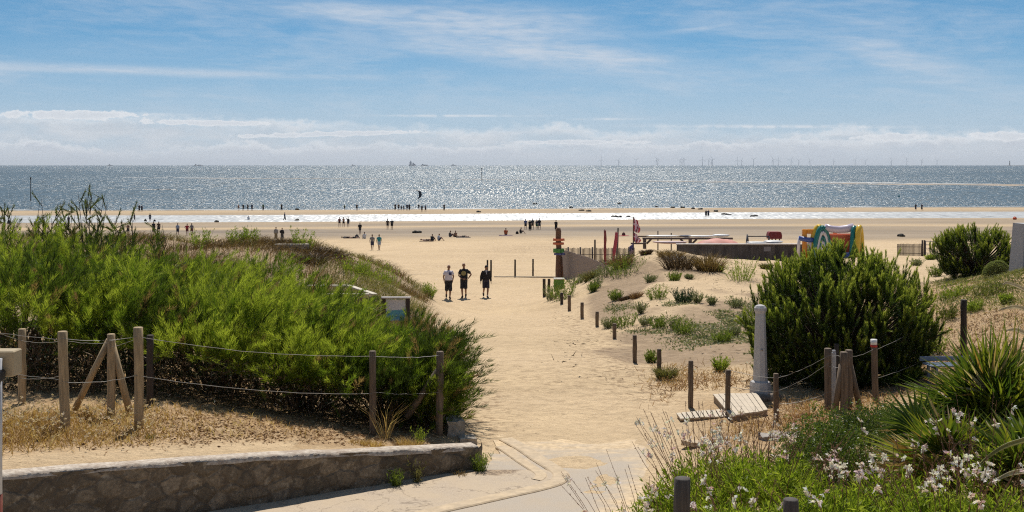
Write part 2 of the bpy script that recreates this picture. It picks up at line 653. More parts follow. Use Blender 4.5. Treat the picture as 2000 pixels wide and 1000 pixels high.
    cum = (patch(-3.75, .415, .75, .045, .01) + patch(-2.6, .36, .7, .03, 0) + patch(3.25, .235, .35, .045, 0) + patch(4.15, .235, .35, .045, 0) + patch(-1.6, .27, 1.1, .03, .03) + patch(.6, .20, .8, .025, 0))
    pf = noise(nt, vec(nt, U * 9.0, E * 14.0, 57.0), 1.0, 8, .62, .15)
    cm = (cum.min(1.0) + (pf - .5) * 1.5 - .50)
    c3 = mix(nt, cm.ramp(0, .16) * .9, c3, mix(nt, cm.ramp(.05, .45), (7.9, 8.15, 8.5), (6.7, 7.1, 7.65)))
    # bluish grey air right above the sea
    c4 = mix(nt, E.ramp(.0, .20, .75, 0.0), c3, (5.6, 6.1, 6.85))
    nt.links.new(c4.k, bg.inputs[0])


SKY_TINT = (.46, .82, .90)
build_sky()

# ================================================================== ground


def seg_dist(x, y, pts):
    d = np.full(np.shape(x), 1e9)
    for (ax, ay), (bx, by) in zip(pts[:-1], pts[1:]):
        vx, vy = bx - ax, by - ay
        t = np.clip(((x - ax) * vx + (y - ay) * vy) / (vx * vx + vy * vy), 0, 1)
        d = np.minimum(d, np.hypot(x - ax - t * vx, y - ay - t * vy))
    return d


def build_ground():
    us = np.r_[np.linspace(-1.6, -.5, 60, endpoint=False), np.linspace(-.5, .5, 520), np.linspace(.5, 1.6, 61)[1:]]
    ys = np.r_[np.linspace(-20, 2.5, 12), np.exp(np.linspace(math.log(3), math.log(11.0), 40)), np.linspace(11.05, 22, 190), np.exp(np.linspace(math.log(22.1), math.log(420), 420)), [600, 1000, 2000]]
    Ug, Yg = np.meshgrid(us, ys)
    scale = np.maximum(Yg, 12.0)
    X = Ug * scale
    Z = ground(X, Yg)
    # trampled sand
    uu = X / np.maximum(Yg, 3)
    tr = (1 - smooth(60, 110, Yg)) * smooth(20.5, 24, Yg)
    Z = Z + tr * (fbm(X * 2.2, Yg * 2.2, 21, 3) - .5) * .07
    # polygons of the flat paved part stay just under their sheets
    V = np.stack([X, Yg, Z], -1).reshape(-1, 3)
    n, m = X.shape
    idx = np.arange(n * m).reshape(n, m)
    F = np.stack([idx[:-1, :-1], idx[:-1, 1:], idx[1:, 1:], idx[1:, :-1]], -1).reshape(-1, 4)
    x, y = X.ravel(), Yg.ravel()
    u = x / np.maximum(y, 3)
    ysh = shore_y(x, y) + (fbm(x * .02, y * .03, 31, 3) - .5) * 22
    # wet sand bands along the tide lines
    wet = smooth(143, 160, ysh) * (.72 + .34 * np.exp(-((ysh - 176) / 15) ** 2) + .16 * np.exp(-((ysh - 218) / 12) ** 2)) * (1 - .75 * np.exp(-((ysh - 199) / 6) ** 2))
    wet = np.maximum(wet, 0) * (1 - .35 * smooth(283, 292, ysh))
    # mulch and dry litter on the terrace, litter on the right bank
    sdw = y - wall_y(x)
    terr = (x < -.4) * smooth(.3, .5, sdw) * (1 - smooth(24, 30, y)) * smooth(-.2, -.9, x + .02 * y)
    bare = np.exp(-((sdw - .95) / .55) ** 2) * (x < -3.4)
    mulch = terr * smooth(0, 1.2, sdw) * (1 - .9 * bare)
    rb = smooth(.255, .33, u + (fbm(x * .5, y * .5, 41, 3) - .5) * .12) * (1 - smooth(44, 52, y)) * smooth(17, 21, y)
    rb = np.maximum(rb, smooth(.13, .2, u) * smooth(25.5, 23.5, y) * smooth(5, 7, y) * (x > 1.6))
    mulch = np.maximum(mulch, rb * .85)
    dune = smooth(.05, .09, u) * smooth(26, 30, y) * (1 - smooth(62, 66, y)) * (1 - rb)
    damp = dune * smooth(.50, .66, fbm(x * .22, y * .13, 51, 3)) * (1 - smooth(50, 56, y))
    for px_, py_, rx_, ry_, a_ in ((1235, 540, 2.0, 6, 1), (1400, 645, 2.6, 5.5, 1), (1320, 655, 2.4, 3.4, 1), (1270, 690, 1.6, 2.4, 1), (1430, 690, 2.0, 2.6, 1), (1460, 545, 2.2, 4, .5), (1330, 530, 1.8, 4, .6), (1250, 610, 1.5, 2.5, .5)):  # damp sand patches; the first blob paints the shaded dune slope
        q_ = at(px_, py_)
        wob_ = 1 + .7 * (fbm(x * .6, y * .35, 53, 3) - .5)
        damp = np.maximum(damp, a_ * np.exp(-(((x - q_.x) / rx_) ** 2 + ((y - q_.y) / ry_) ** 2) * wob_ ** 2 * 1.2))
    damp = .8 * smooth(.2, .65, damp + (fbm(x * 1.1, y * .7, 57, 3) - .5) * .3)
    leftd = smooth(-.05, -.1, u) * smooth(20, 24, y) * (1 - smooth(56, 62, y))
    churn = 0 * x
    for px_, py_, rx_, ry_, a_ in ((1190, 690, 1.1, 5, 1), (1130, 640, 1.2, 8, .8), (1230, 730, 1.0, 3, .9), (920, 780, .8, 2.5, 1), (900, 730, .7, 3, .7), (1090, 740, 1.2, 2.5, .4), (1270, 770, .8, 1.5, .8), (1030, 487, 6, 14, 1), (960, 500, 9, 8, .6), (870, 520, 4, 5, .5), (930, 830, .6, 1.2, 1)):
        q_ = at(px_, py_)
        churn = np.maximum(churn, a_ * np.exp(-((x - q_.x) / rx_) ** 2 - ((y - q_.y) / ry_) ** 2))
    at_ = {'wet': wet, 'mulch': mulch, 'damp': np.maximum(damp, leftd * .6), 'trod': tr.ravel(), 'churn': churn}
    # footprints churned beach
    m_, nt, b = new_mat('sand')
    pos = geopos(nt)
    wv, mv, dv, tv = (attr(nt, k) for k in ('wet', 'mulch', 'damp', 'trod'))
    nA = noise(nt, pos, .35, 4, .6); nB = noise(nt, pos, 3.2, 5, .65); nC = noise(nt, pos, 38, 3, .6)
    dry = mix(nt, (nA * .5 + nB * .5).ramp(.3, .7), (.50, .37, .225), (.72, .54, .33))
    dry = mix(nt, noise(nt, scalev(nt, pos, .05, .16, .1), 1.0, 4, .6).ramp(.35, .65) * .55, dry, (.68, .51, .325))
    fl_ = noise(nt, scalev(nt, pos, .55, 1.3, 1), 9.0, 4, .7)
    dry = mix(nt, fl_.ramp(.50, .66) * .36, dry, (.37, .26, .155))
    dry = mix(nt, nC.ramp(.35, .75) * .45, dry, (.34, .235, .13))
    ch = attr(nt, 'churn')
    pits = noise(nt, scalev(nt, pos, 1.0, 1.3, 1), 4.2, 5, .68)
    dry = mix(nt, pits.ramp(.50, .60) * (ch * .9 + .10), dry, (.25, .165, .095))
    # dark crumbs of seaweed and twigs
    cr = noise(nt, scalev(nt, pos, 1, .6, 1), 7.5, 4, .7)
    cz_ = noise(nt, pos, .22, 3, .6)
    crumb = cr.ramp(.60, .67) * cz_.ramp(.44, .62)
    dry = mix(nt, crumb * .8, dry, (.17, .115, .065))
    strand = noise(nt, scalev(nt, pos, .06, .22, 1), 1.0, 5, .68).ramp(.58, .68)
    yy = sepv(nt, pos)[1]
    dry = mix(nt, strand * noise(nt, scalev(nt, pos, 1, .5, 1), 1.6, 4, .7).ramp(.42, .62) * yy.ramp(70, 85) * yy.ramp(150, 120) * .62, dry, (.22, .165, .115))
    damp_shade_c = mix(nt, nB.ramp(.35, .65), (.185, .125, .08), (.275, .19, .125))
    c1 = mix(nt, dv * .85, dry, damp_shade_c)
    mul = mix(nt, noise(nt, pos, 16, 4, .7).ramp(.35, .65), (.17, .095, .045), (.54, .36, .18))
    mul = mix(nt, nA.ramp(.4, .65) * .6, mul, (.42, .29, .165))
    c2 = mix(nt, mv * (nB.ramp(.25, .5)), c1, mul)
    wetc = mix(nt, noise(nt, scalev(nt, pos, .02, .07, 1), 1.0, 5, .6).ramp(.35, .65), (.15, .106, .064), (.255, .188, .12))
    ww = wv * (.72 + .28 * noise(nt, scalev(nt, pos, .015, .09, 1), 1.0, 4, .6).ramp(.3, .7))
    c3 = mix(nt, ww, c2, wetc)
    setp(nt, b, Base__Color=c3, Roughness=ww.ramp(0, 1, .95, .62))
    b.inputs['Specular IOR Level'].default_value = .25
    vo = nt.nodes.new('ShaderNodeTexVoronoi'); vo.feature = 'SMOOTH_F1'; vo.inputs['Scale'].default_value = 3.0
    nt.links.new((vec(nt, *sepv(nt, pos)) if False else pos).k, vo.inputs['Vector'])
    foot = S(nt, vo.outputs['Distance'])
    h = nB * .6 + nC * .2 + foot * .8 * (ch * .7 + .25) + noise(nt, pos, 12, 3, .6) * .25
    h = h * (1.0 - ww * .85)
    nt.links.new(bump(nt, h, .16, .9).k, b.inputs['Normal'])
    me = fast_mesh('ground', V, [F], m_, at_, True)
    o = link('ground', me)
    tag(o, 'pale sand beach with path, dunes and wet tidal flat', 'ground', None, 'structure')


build_ground()

# ---- paved road, pavement and kerb at the foot of the path
def catmull(pts, n=8):
    P = [Vector(p) for p in pts]
    P = [P[0] * 2 - P[1]] + P + [P[-1] * 2 - P[-2]]
    out = []
    for i in range(1, len(P) - 2):
        for k in range(n):
            t = k / n
            a, b_, c_, d_ = P[i - 1], P[i], P[i + 1], P[i + 2]
            out.append(.5 * ((2 * b_) + (c_ - a) * t + (2 * a - 5 * b_ + 4 * c_ - d_) * t * t + (3 * b_ - a - 3 * c_ + d_) * t ** 3))
    out.append(P[-2])
    return out


def flat0(px, py):
    Y = CAMZ * FOC / (py - HZ)
    return ((px - 1000) / FOC * Y, Y)


KOUT = [flat0(*p) for p in [(1002, 858), (1035, 876), (1068, 898), (1100, 918), (1113, 932), (1102, 947), (1062, 960), (1000, 974), (930, 990), (860, 1006), (700, 1048), (480, 1110), (200, 1190)]]
KOUT = [(v.x, v.y) for v in catmull([(a, b_, 0) for a, b_ in KOUT], 6)]


def offset_line(pts, d):
    out = []
    for i, p in enumerate(pts):
        a = Vector(pts[max(i - 1, 0)]); b_ = Vector(pts[min(i + 1, len(pts) - 1)])
        t = (b_ - a).normalized()
        nrm = Vector((t.y, -t.x))
        out.append((p[0] + nrm.x * d, p[1] + nrm.y * d))
    return out


def asphalt_mat():
    m, nt, b = new_mat('asphalt')
    pos = geopos(nt)
    n1 = noise(nt, pos, 60, 4, .7); n2 = noise(nt, pos, 1.3, 5, .6)
    x, y, z = sepv(nt, pos)
    a = mix(nt, n1.ramp(.3, .7), (.35, .295, .235), (.49, .42, .34))
    a = mix(nt, n2.ramp(.45, .7) * .35, a, (.46, .36, .25))
    dirt = noise(nt, scalev(nt, pos, .8, 2.5, 1), 1.5, 6, .7)
    sand = (y + dirt * 4.4 - 2.2).ramp(18.5, 20.7)
    sand = sand.max((x - (y * .36 - 4.0) + dirt * 1.2 - .6).ramp(-.9, -.1))
    sp = noise(nt, pos, 26, 3, .7)
    a = mix(nt, sp.ramp(.66, .74) * .5, a, (.10, .085, .07))
    c_ = mix(nt, sand, a, mix(nt, noise(nt, pos, 9, 4, .7).ramp(.35, .65), (.47, .35, .215), (.70, .525, .325)))
    setp(nt, b, Base__Color=c_, Roughness=.9)
    b.inputs['Specular IOR Level'].default_value = .25
    nt.links.new(bump(nt, n1, .006, .6).k, b.inputs['Normal'])
    return m


def road_edge_right(y):
    return np.interp(y, [9, 11, 13, 15, 17, 19, 21.3], [.55, .75, 1.1, 1.6, 2.2, 2.9, 2.5])


def build_road():
    # the ground is held a little lower under the sheet by the sheet following it 1.5 cm above
    rows = []
    ko = np.array(KOUT)
    ys = np.linspace(9, 21.8, 110)
    kx = np.interp(ys, ko[::-1, 1][np.argsort(ko[::-1, 1])], ko[::-1, 0][np.argsort(ko[::-1, 1])]) if False else None
    for y in ys:
        xr = float(road_edge_right(y))
        xl = -14.0
        xs = np.linspace(xl, xr, 90)
        z = ground(xs, np.full(90, y))
        rows.append((xs, np.full(90, y), z))
    P = []
    for xs, yy, z in rows:
        wv_ = (fbm(xs * .9, yy * .9, 201, 5) - .5) * 7.0
        off = .016 - .075 * smooth(18.9, 21.3, yy + wv_) - .06 * smooth(-.55, -.05, xs - xr + wv_ * .15)
        P.append([(a, b_, c_ + o_) for a, b_, c_, o_ in zip(xs, yy, z, off)])
    mb = MB()
    n, m = len(P), 90
    vs = [p for r in P for p in r]
    fs = []
    for i in range(n - 1):
        for j in range(m - 1):
            q = (i * m + j, i * m + j + 1, (i + 1) * m + j + 1, (i + 1) * m + j)
            cx = sum(vs[k][0] for k in q) / 4; cy = sum(vs[k][1] for k in q) / 4
            if cx < -.45 and cy > wall_y(cx) + .1:
                continue
            if cx < -.3 and cy > 18.9:
                continue
            fs.append(q)
    mb.add(vs, fs, 0, True)
    o = mb.build('road', asphalt_mat())
    tag(o, 'worn asphalt dusted with sand at the bottom of the path', 'road', None, 'structure')


build_road()


def kerb_strip(name, line, w, h, mat, label):
    inn = offset_line(line, w)
    mb = MB()
    prof = []
    for (ax, ay), (bx, by) in zip(line, inn):
        za, zb_ = .012, .012
        prof.append([(ax, ay, za - .05), (ax, ay, za + h - .015), (ax + (bx - ax) * .08, ay + (by - ay) * .08, za + h), (bx - (bx - ax) * .08, by - (by - ay) * .08, zb_ + h), (bx, by, zb_ + h - .015), (bx, by, zb_ - .05)])
    mb.grid(prof, 0, False)
    o = mb.build(name, mat)
    return tag(o, label, 'kerb', None, 'structure')


PALE = M('pale kerb stone', (.52, .40, .265), .85, .22, 9, .5, .006)
kerb_strip('kerb', KOUT, .28, .028, PALE, 'pale curved kerb stones round the corner of the pavement')
kerb_strip('kerb_inner_strip', offset_line(KOUT, .36)[4:33], .20, .026, PALE, 'second pale band of kerb stones inside the corner')


def build_pavement():
    inn = offset_line(KOUT, .27)
    mb = MB()
    P = []
    for i, (ax, ay) in enumerate(inn):
        if i < 3:
            continue
        # run from the kerb back to the wall foot
        tx, ty = ax - 3.0, ay + 3.0
        t = i / (len(inn) - 1)
        if ax > -.9:
            tx, ty = -.62 + .4 * (1 - t), 18.7 + (1 - t) * .2
        else:
            tx = ax - .6; ty = float(wall_y(tx)) + .1
        row = []
        for k in range(10):
            f = k / 9
            x_, y_ = ax + (tx - ax) * f, ay + (ty - ay) * f
            row.append((x_, y_, .028 - .05 * float(smooth(18.2, 18.9, y_)) * float(smooth(-1.2, -.4, x_)) ))
        P.append(row)
    mb.grid(P, 0, True)
    m, nt, b = new_mat('pavement')
    pos = geopos(nt)
    n1 = noise(nt, pos, 45, 4, .7); n2 = noise(nt, pos, 1.7, 5, .65)
    a = mix(nt, n1.ramp(.3, .7), (.37, .29, .21), (.52, .42, .31))
    a = mix(nt, n2.ramp(.36, .62) * .65, a, (.50, .39, .265))
    a = mix(nt, noise(nt, pos, 14, 4, .7).ramp(.62, .72) * n2.ramp(.5, .62) * .9, a, (.13, .09, .06))
    px_, py_, pz_ = sepv(nt, pos)
    gx, gy = flat0(960, 912)
    q_ = ((px_ - gx) * (px_ - gx)) * 2.2 + ((py_ - gy) * (py_ - gy)) * 2.0
    grav = (q_ * -1.0).exp() + (noise(nt, pos, 2.2, 4, .6) - .5) * .9
    gcol = mix(nt, noise(nt, pos, 30, 3, .7).ramp(.4, .62), (.15, .10, .065), (.40, .29, .185))
    a = mix(nt, grav.ramp(.42, .62) * .9, a, gcol)
    crack = noise(nt, scalev(nt, pos, 1, 1, 1), 1.1, 5, .6, .4)
    a = mix(nt, (crack - .5).abs().ramp(.012, .0) * .6, a, (.16, .115, .08))
    setp(nt, b, Base__Color=a, Roughness=.92)
    nt.links.new(bump(nt, n1, .008, .8).k, b.inputs['Normal'])
    o = mb.build('pavement', m)
    tag(o, 'sandy pavement between the kerb and the low stone wall', 'pavement', None, 'structure')


build_pavement()

# ================================================================== sea


def water_mat(name, base, pool=False):
    m, nt, b = new_mat(name)
    pos = geopos(nt)
    x, y, z = sepv(nt, pos)

    def slope(sx, sy, seed, det=2):
        n = nt.nodes.new('ShaderNodeTexNoise')
        n.inputs['Scale'].default_value = 1.0; n.inputs['Detail'].default_value = det; n.inputs['Roughness'].default_value = .6
        nt.links.new(vec(nt, x * sx + seed, y * sy, seed).k, n.inputs['Vector'])
        s_ = sepv(nt, S(nt, n.outputs[1]))
        return s_[0] - .5, s_[1] - .5
    if pool:
        ax, ay = slope(1.6, .16, 3.0)
        kx, ky = .9, 1.5
        nx, ny = ax * kx, ay * ky - .40
    else:
        a = slope(3.6, .30, 3.0, 3)
        b2 = slope(2.2, .055, 9.0, 3)
        c_ = slope(1.0, .010, 14.0, 3)
        swell = noise(nt, vec(nt, x * .006, y * .004, 2.0), 1.0, 4, .6)
        w2 = y.ramp(330, 620); w3 = y.ramp(900, 2200)
        cloud_shade = 1.0 - y.ramp(5000, 5600) * y.ramp(8600, 7600) * (x / y.max(1.0)).ramp(.02, .10) * .9  # flatter waves in a far band stand in for a cloud shadow
        k = (.75 + swell * .5) * cloud_shade
        nx = (a[0] * (1.0 - w2) + b2[0] * w2 * (1.0 - w3) + c_[0] * w3) * k * 3.2
        ny = (a[1] * (1.0 - w2) + b2[1] * w2 * (1.0 - w3) + c_[1] * w3) * k * 5.2 - .16
    nrm = nt.nodes.new('ShaderNodeVectorMath'); nrm.operation = 'NORMALIZE'
    nt.links.new(vec(nt, nx, ny, 1.0).k, nrm.inputs[0])
    nt.links.new(nrm.outputs[0], b.inputs['Normal'])
    setp(nt, b, Base__Color=base, Roughness=.30 if not pool else .42)
    b.inputs['IOR'].default_value = 1.45
    b.inputs['Specular IOR Level'].default_value = .5
    return m


def build_sea():
    mb = MB()
    ys = [225, 300, 420, 700, 1200, 2500, 6000, 14000, 30000, 60000]
    xs = [-60000, -9000, -1500, -400, 400, 1500, 9000, 60000]
    P = [[(x_, y_, SEA) for x_ in xs] for y_ in ys]
    mb.grid(P, 0, True)
    # leave the pool to its own sheet: the sea starts at the sand bar
    o = mb.build('sea', water_mat('sea water', (.055, .085, .098)))
    tag(o, 'choppy blue grey sea glittering in the sun', 'sea', None, 'structure')
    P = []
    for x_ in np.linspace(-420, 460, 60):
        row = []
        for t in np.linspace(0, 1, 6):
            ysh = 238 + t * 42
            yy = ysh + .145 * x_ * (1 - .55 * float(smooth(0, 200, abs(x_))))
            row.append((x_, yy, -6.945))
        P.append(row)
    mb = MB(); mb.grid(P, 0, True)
    o = mb.build('tidal_pool', water_mat('glitter white pool water', (.50, .51, .51), True))  # whitish base colour stands in for the sun glitter on the pool
    tag(o, 'long shallow tidal pool with white glitter painted in behind the sand bar', 'water', None, 'structure')


build_sea()

FOAM = M('sea foam', (.46, .46, .45), .8, .35, .35, 0)
BARSAND = M('wet sand bar', (.30, .235, .17), .7, .25, .3, 0)


def sand_bar(name, pts, label, mat, h=.12):
    """pts: (px, py, half depth in m) along the bar"""
    mb = MB(); P = []
    for px, py, hw in pts:
        Y = (CAMZ - SEA) * FOC / (py - HZ)
        x_ = (px - 1000) / FOC * Y
        j = random.uniform(-.6, .6) * hw
        hw = hw * random.choice((.15, .5, 1, 1, 1.3)) if h > .2 else hw
        P.append([(x_, Y - hw + j, SEA - .05), (x_, Y - hw * .4 + j, SEA + h), (x_, Y + hw * .4 + j, SEA + h), (x_, Y + hw + j, SEA - .05)])
    mb.grid(P, 0, True)
    return tag(mb.build(name, mat), label, 'sand bar', None, 'structure')


def lerp_pts(kp, n):
    kp = np.array(kp, float)
    xs = np.linspace(kp[0, 0], kp[-1, 0], n)
    return [(x_, np.interp(x_, kp[:, 0], kp[:, 1]) + random.uniform(-.25, .25), max(.5, np.interp(x_, kp[:, 0], kp[:, 2]) * random.uniform(.4, 1.3))) for x_ in xs]


sand_bar('sand_bar', lerp_pts([(880, 350.5, 3), (1200, 353.5, 14), (1500, 356.5, 14), (1700, 359.5, 20), (1900, 361, 34), (2300, 363, 40)], 60), 'thin sand bar showing above the sea', BARSAND)
sand_bar('sand_bar', lerp_pts([(360, 348.5, 2), (600, 349, 12), (760, 349.5, 3)], 26), 'faint sand bar far out on the left', BARSAND)
for kp in ([(1250, 352.6, 2), (1450, 354, 9), (1600, 355.5, 9), (1760, 357.3, 4)], [(240, 347.3, 1), (300, 347.5, 7), (350, 347.5, 7), (440, 348, 9), (500, 348, 1)], [(690, 371, 1), (800, 371.5, 4), (950, 371, 1)],
           [(280, 370.3, 1), (320, 370.5, 5), (345, 370.5, 1)], [(1560, 356, 1), (1800, 358.8, 8), (1950, 359.5, 2)]):
    o = sand_bar('surf', lerp_pts(kp, 36), 'white line of surf breaking over the sand bar', FOAM, .25)
    o['category'] = 'surf'
# lace of foam along the waterline
mb = MB()
P = []
for x_ in np.linspace(-200, 230, 300):
    yb = 308 + .145 * x_ * (1 - .55 * float(smooth(0, 200, abs(x_))))
    a = yb + 3 + 7 * float(fbm(x_ * .05, 1.0, 71, 4)[()] if hasattr(fbm(x_ * .05, 1.0, 71, 4), 'shape') else 0) - 3
    wdt = max(.3, 5.5 * (float(vnoise(x_ * .13, 4.2, 73)) - .25))
    P.append([(x_, a - wdt, SEA + .012), (x_, a + wdt, SEA + .012)])
mb.grid(P, 0, True)
o = mb.build('shore_foam', FOAM)
tag(o, 'thin lace of white foam along the edge of the sea', 'foam', None, 'stuff')
# ================================================================== stone wall
def stone_mat(name, lo, hi, mortar, dark=1.0):
    m, nt, b = new_mat(name)
    oc = objco(nt)
    x, y, z = sepv(nt, oc)
    wob = noise(nt, oc, 3.0, 3, .6)
    v = vec(nt, x * 3.4 + wob * .5, y * 3.4, z * 4.6 + wob * .7)
    vo = nt.nodes.new('ShaderNodeTexVoronoi'); vo.feature = 'DISTANCE_TO_EDGE'; nt.links.new(v.k, vo.inputs['Vector']); vo.inputs['Scale'].default_value = 1.0
    vc = nt.nodes.new('ShaderNodeTexVoronoi'); nt.links.new(v.k, vc.inputs['Vector']); vc.inputs['Scale'].default_value = 1.0
    edge = S(nt, vo.outputs['Distance']).ramp(.0, .20)
    rnd = sepv(nt, S(nt, vc.outputs['Color']))[0]
    n1 = noise(nt, oc, 22, 5, .7); n2 = noise(nt, oc, 3, 4, .65)
    a = mix(nt, rnd, lo, hi)
    a = mix(nt, n1.ramp(.3, .7) * .6, a, tuple(q * .45 for q in lo))
    a = mix(nt, edge.max(noise(nt, oc, 5, 3, .6).ramp(.4, .6)), mortar, a)
    # lichen spots and dark weathering
    a = mix(nt, noise(nt, oc, 7, 5, .7).ramp(.54, .68) * .55, a, (.44, .37, .28))
    a = mix(nt, n2.ramp(.5, .7) * .5, a, (.055, .042, .03))
    setp(nt, b, Base__Color=a, Roughness=.93)
    h = edge * .7 + n1 * .35 + noise(nt, oc, 60, 3, .7) * .12
    nt.links.new(bump(nt, h, .035, .9).k, b.inputs['Normal'])
    return m


def build_wall():
    xs = np.linspace(-11.5, -.55, 150)
    root = empty('stone_wall', (-5, wall_y(-5.0), 0), 0, 'low dark rubble stone wall with pale weathered coping along the pavement', 'wall')
    ox, oy = -5.0, float(wall_y(-5.0))
    tops = np.interp(xs, [-12, -6.68, -3.76, -.55], [1.12, .95, .735, .39])
    face, cop = [], []
    for i, (x_, t) in enumerate(zip(xs, tops)):
        y_ = float(wall_y(x_))
        n_ = Vector((.52, -.85)).normalized()
        jag = float(fbm(x_ * 2.2, 0.5, 81, 3)) - .5
        row = []
        for k in range(9):
            f = k / 8
            bulge = .05 * (float(vnoise(x_ * 3.1, f * 4.5, 83)) - .4)
            zz = -.12 + (t - .02 + jag * .05) * f + .12 * f
            row.append((x_ - ox + n_.x * bulge, y_ - oy + n_.y * bulge, zz))
        face.append(row)
        # coping: an uneven slab of concrete and worn stones
        w = .30 + .06 * (float(fbm(x_ * 1.3, 3.0, 85, 2)) - .5)
        lip = .03 + .09 * (float(fbm(x_ * 2.6, 8.0, 87, 3)) - .5)
        zt = t + .02 * (float(fbm(x_ * 1.7, 1.0, 89, 3)) - .5)
        cop.append([(x_ - ox + n_.x * lip, y_ - oy + n_.y * lip, zt - .07 + jag * .06), (x_ - ox + n_.x * (lip - .015), y_ - oy + n_.y * (lip - .015), zt - .01),
                    (x_ - ox - n_.x * .1, y_ - oy - n_.y * .1, zt + .012 * (float(vnoise(x_ * 4, 2, 91)) - .5)), (x_ - ox - n_.x * .25, y_ - oy - n_.y * .25, zt + .012 * (float(vnoise(x_ * 4, 7, 91)) - .5)),
                    (x_ - ox - n_.x * w, y_ - oy - n_.y * w, zt - .015), (x_ - ox - n_.x * w, y_ - oy - n_.y * w, zt - .3)])
    mb = MB(); mb.grid(face, 0, True)
    # the end of the wall
    e = face[-1]; ec = [(p[0] + .02, p[1] + .42, p[2]) for p in e]
    mb.grid([e, [((a[0] + b_[0]) / 2 + .04, (a[1] + b_[1]) / 2, a[2]) for a, b_ in zip(e, ec)], ec], 0, True)
    mb.build('stonework', stone_mat('rubble stone', (.13, .10, .068), (.31, .245, .175), (.105, .08, .056)), root)
    mb = MB(); mb.grid(cop, 0, True)
    ce = cop[-1]
    mb.add(ce, [tuple(range(len(ce)))])
    m, nt, b = new_mat('coping')
    oc = objco(nt)
    n1 = noise(nt, oc, 14, 5, .7); n2 = noise(nt, scalev(nt, oc, 1, 1, 1), 2.2, 4, .6)
    a = mix(nt, n1.ramp(.32, .68), (.33, .26, .20), (.60, .52, .43))
    a = mix(nt, n2.ramp(.48, .66) * .6, a, (.30, .22, .16))
    setp(nt, b, Base__Color=a, Roughness=.9)
    nt.links.new(bump(nt, n1, .02, .9).k, b.inputs['Normal'])
    mb.build('coping', m, root)


build_wall()


def block(name, px, py, w, d, h, rz, mat, label, cat, Y=None, bev=.02, sink=.06):
    p = at(px, py, ymin=10) if Y is None else Vector(((px - 1000) / FOC * Y, Y, gz((px - 1000) / FOC * Y, Y)))
    mb = MB()
    bm = bmesh.new(); bmesh.ops.create_cube(bm, size=1)
    bmesh.ops.subdivide_edges(bm, edges=list(bm.edges), cuts=3, use_grid_fill=True)
    for v in bm.verts:
        q = v.co.copy()
        v.co = Vector((q.x * w, q.y * d, (q.z + .5) * h - sink))
        j = Vector((random.uniform(-1, 1), random.uniform(-1, 1), random.uniform(-1, 1))) * bev
        v.co += j
    bm.verts.index_update()
    mb.add([v.co.copy() for v in bm.verts], [[v.index for v in f.verts] for f in bm.faces])
    bm.free()
    o = mb.build(name, mat, None, p, rz)
    return tag(o, label, cat)


CONC = M('mossy concrete', (.36, .31, .25), .9, .35, 7, .6, .02)
block('concrete_block', 884, 842, .30, .95, .34, .18, CONC, 'mossy pale concrete block lying beside the end fence post', 'concrete block')
block('low_kerb_stone', 912, 862, .30, .34, .14, .2, CONC, 'small low stone between the wall end and the concrete block', 'stone', bev=.012)
STONE = M('grey stone slab', (.34, .30, .26), .9, .35, 9, .7, .02)
block('stone_slab', 1530, 856, .75, .4, .12, .1, STONE, 'flat grey stone slab in the dry grass below the fence', 'stone', bev=.02)
block('kerb_stone', 1375, 868, .8, .16, .09, -.62, PALE, 'pale kerb stone half buried behind the white flowers', 'stone', bev=.01)

# ================================================================== fences and posts


def post_mb(h, r, tilt=(0, 0), n=10, below=.15, jag=True):
    mb = MB()
    pts = []; rad = []
    for k in range(7):
        f = k / 6
        z_ = -below + (h + below) * f
        pts.append((tilt[0] * f * h + random.uniform(-1, 1) * r * .06, tilt[1] * f * h, z_))
        rad.append(r * random.uniform(.94, 1.04))
    pts.append((pts[-1][0], pts[-1][1], h + r * .12)); rad.append(r * .82)
    mb.tube(pts, rad, n)
    return mb


def wire_pts(a, b_, sag=.05, n=12):
    a = Vector(a); b_ = Vector(b_)
    return [a + (b_ - a) * (k / n) + Vector((0, 0, -sag * 4 * (k / n) * (1 - k / n))) + Vector((0, 0, random.uniform(-.006, .006))) for k in range(n + 1)]


WIRE = M('galvanised wire', (.26, .24, .21), .45, .3, 40, 0, spec=.5)

fl = empty('wire_fence', at(272, 835), 0, 'wire fence of round wooden posts in front of the green tamarisk hedge', 'fence')
FO = fl.location.copy()
LP = {}
for k, (px, pb, pt, r, mat, Y) in {'A': (43, 792, 643, .068, WOODL, 19.6), 'B': (128, 840, 648, .076, WOODL, None), 'C': (217, 812, 653, .068, WOODL, None), 'D': (272, 835, 640, .076, WOODL, None),
                              'E': (293, 815, 655, .062, WOODD, 19.6), 'F': (728, 850, 686, .062, WOOD, None), 'G': (858, 850, 687, .068, WOOD, None)}.items():  # darker wood on E, F and G stands in for the hedge's shade
    p = at(px, pb) if Y is None else Vector(((px - 1000) / FOC * Y, Y, gz((px - 1000) / FOC * Y, Y)))
    top = CAMZ - (pt - HZ) / FOC * p.y
    h = top - p.z
    lean = {'B': -.03, 'D': -.01, 'G': .01}.get(k, .0)
    post_mb(h, r, (lean, 0)).build('post', mat(), fl, p - FO)
    LP[k] = (p - FO, h, r, lean)


def on_post(q, f):
    p, h, r, lean = LP[q]
    return p + Vector((lean * f * h, -r, f * h))


for q, (px, py), (qx, qy), r in [('C', (146, 800), (213, 664), .055), ('C', (258, 822), (217, 664), .06), ('G', (795, 815), (856, 722), .06)]:
    b0 = LP[q][0] + FO
    a = wp(px, py, b0.y + .12); b_ = wp(qx, qy, b0.y + .02)
    mb = MB(); mb.tube([a - FO, (a + b_) / 2 - FO, b_ - FO], [r, r * .98, r * .95], 9)
    mb.build('strut', WOODL() if q == 'C' else WOOD(), fl)


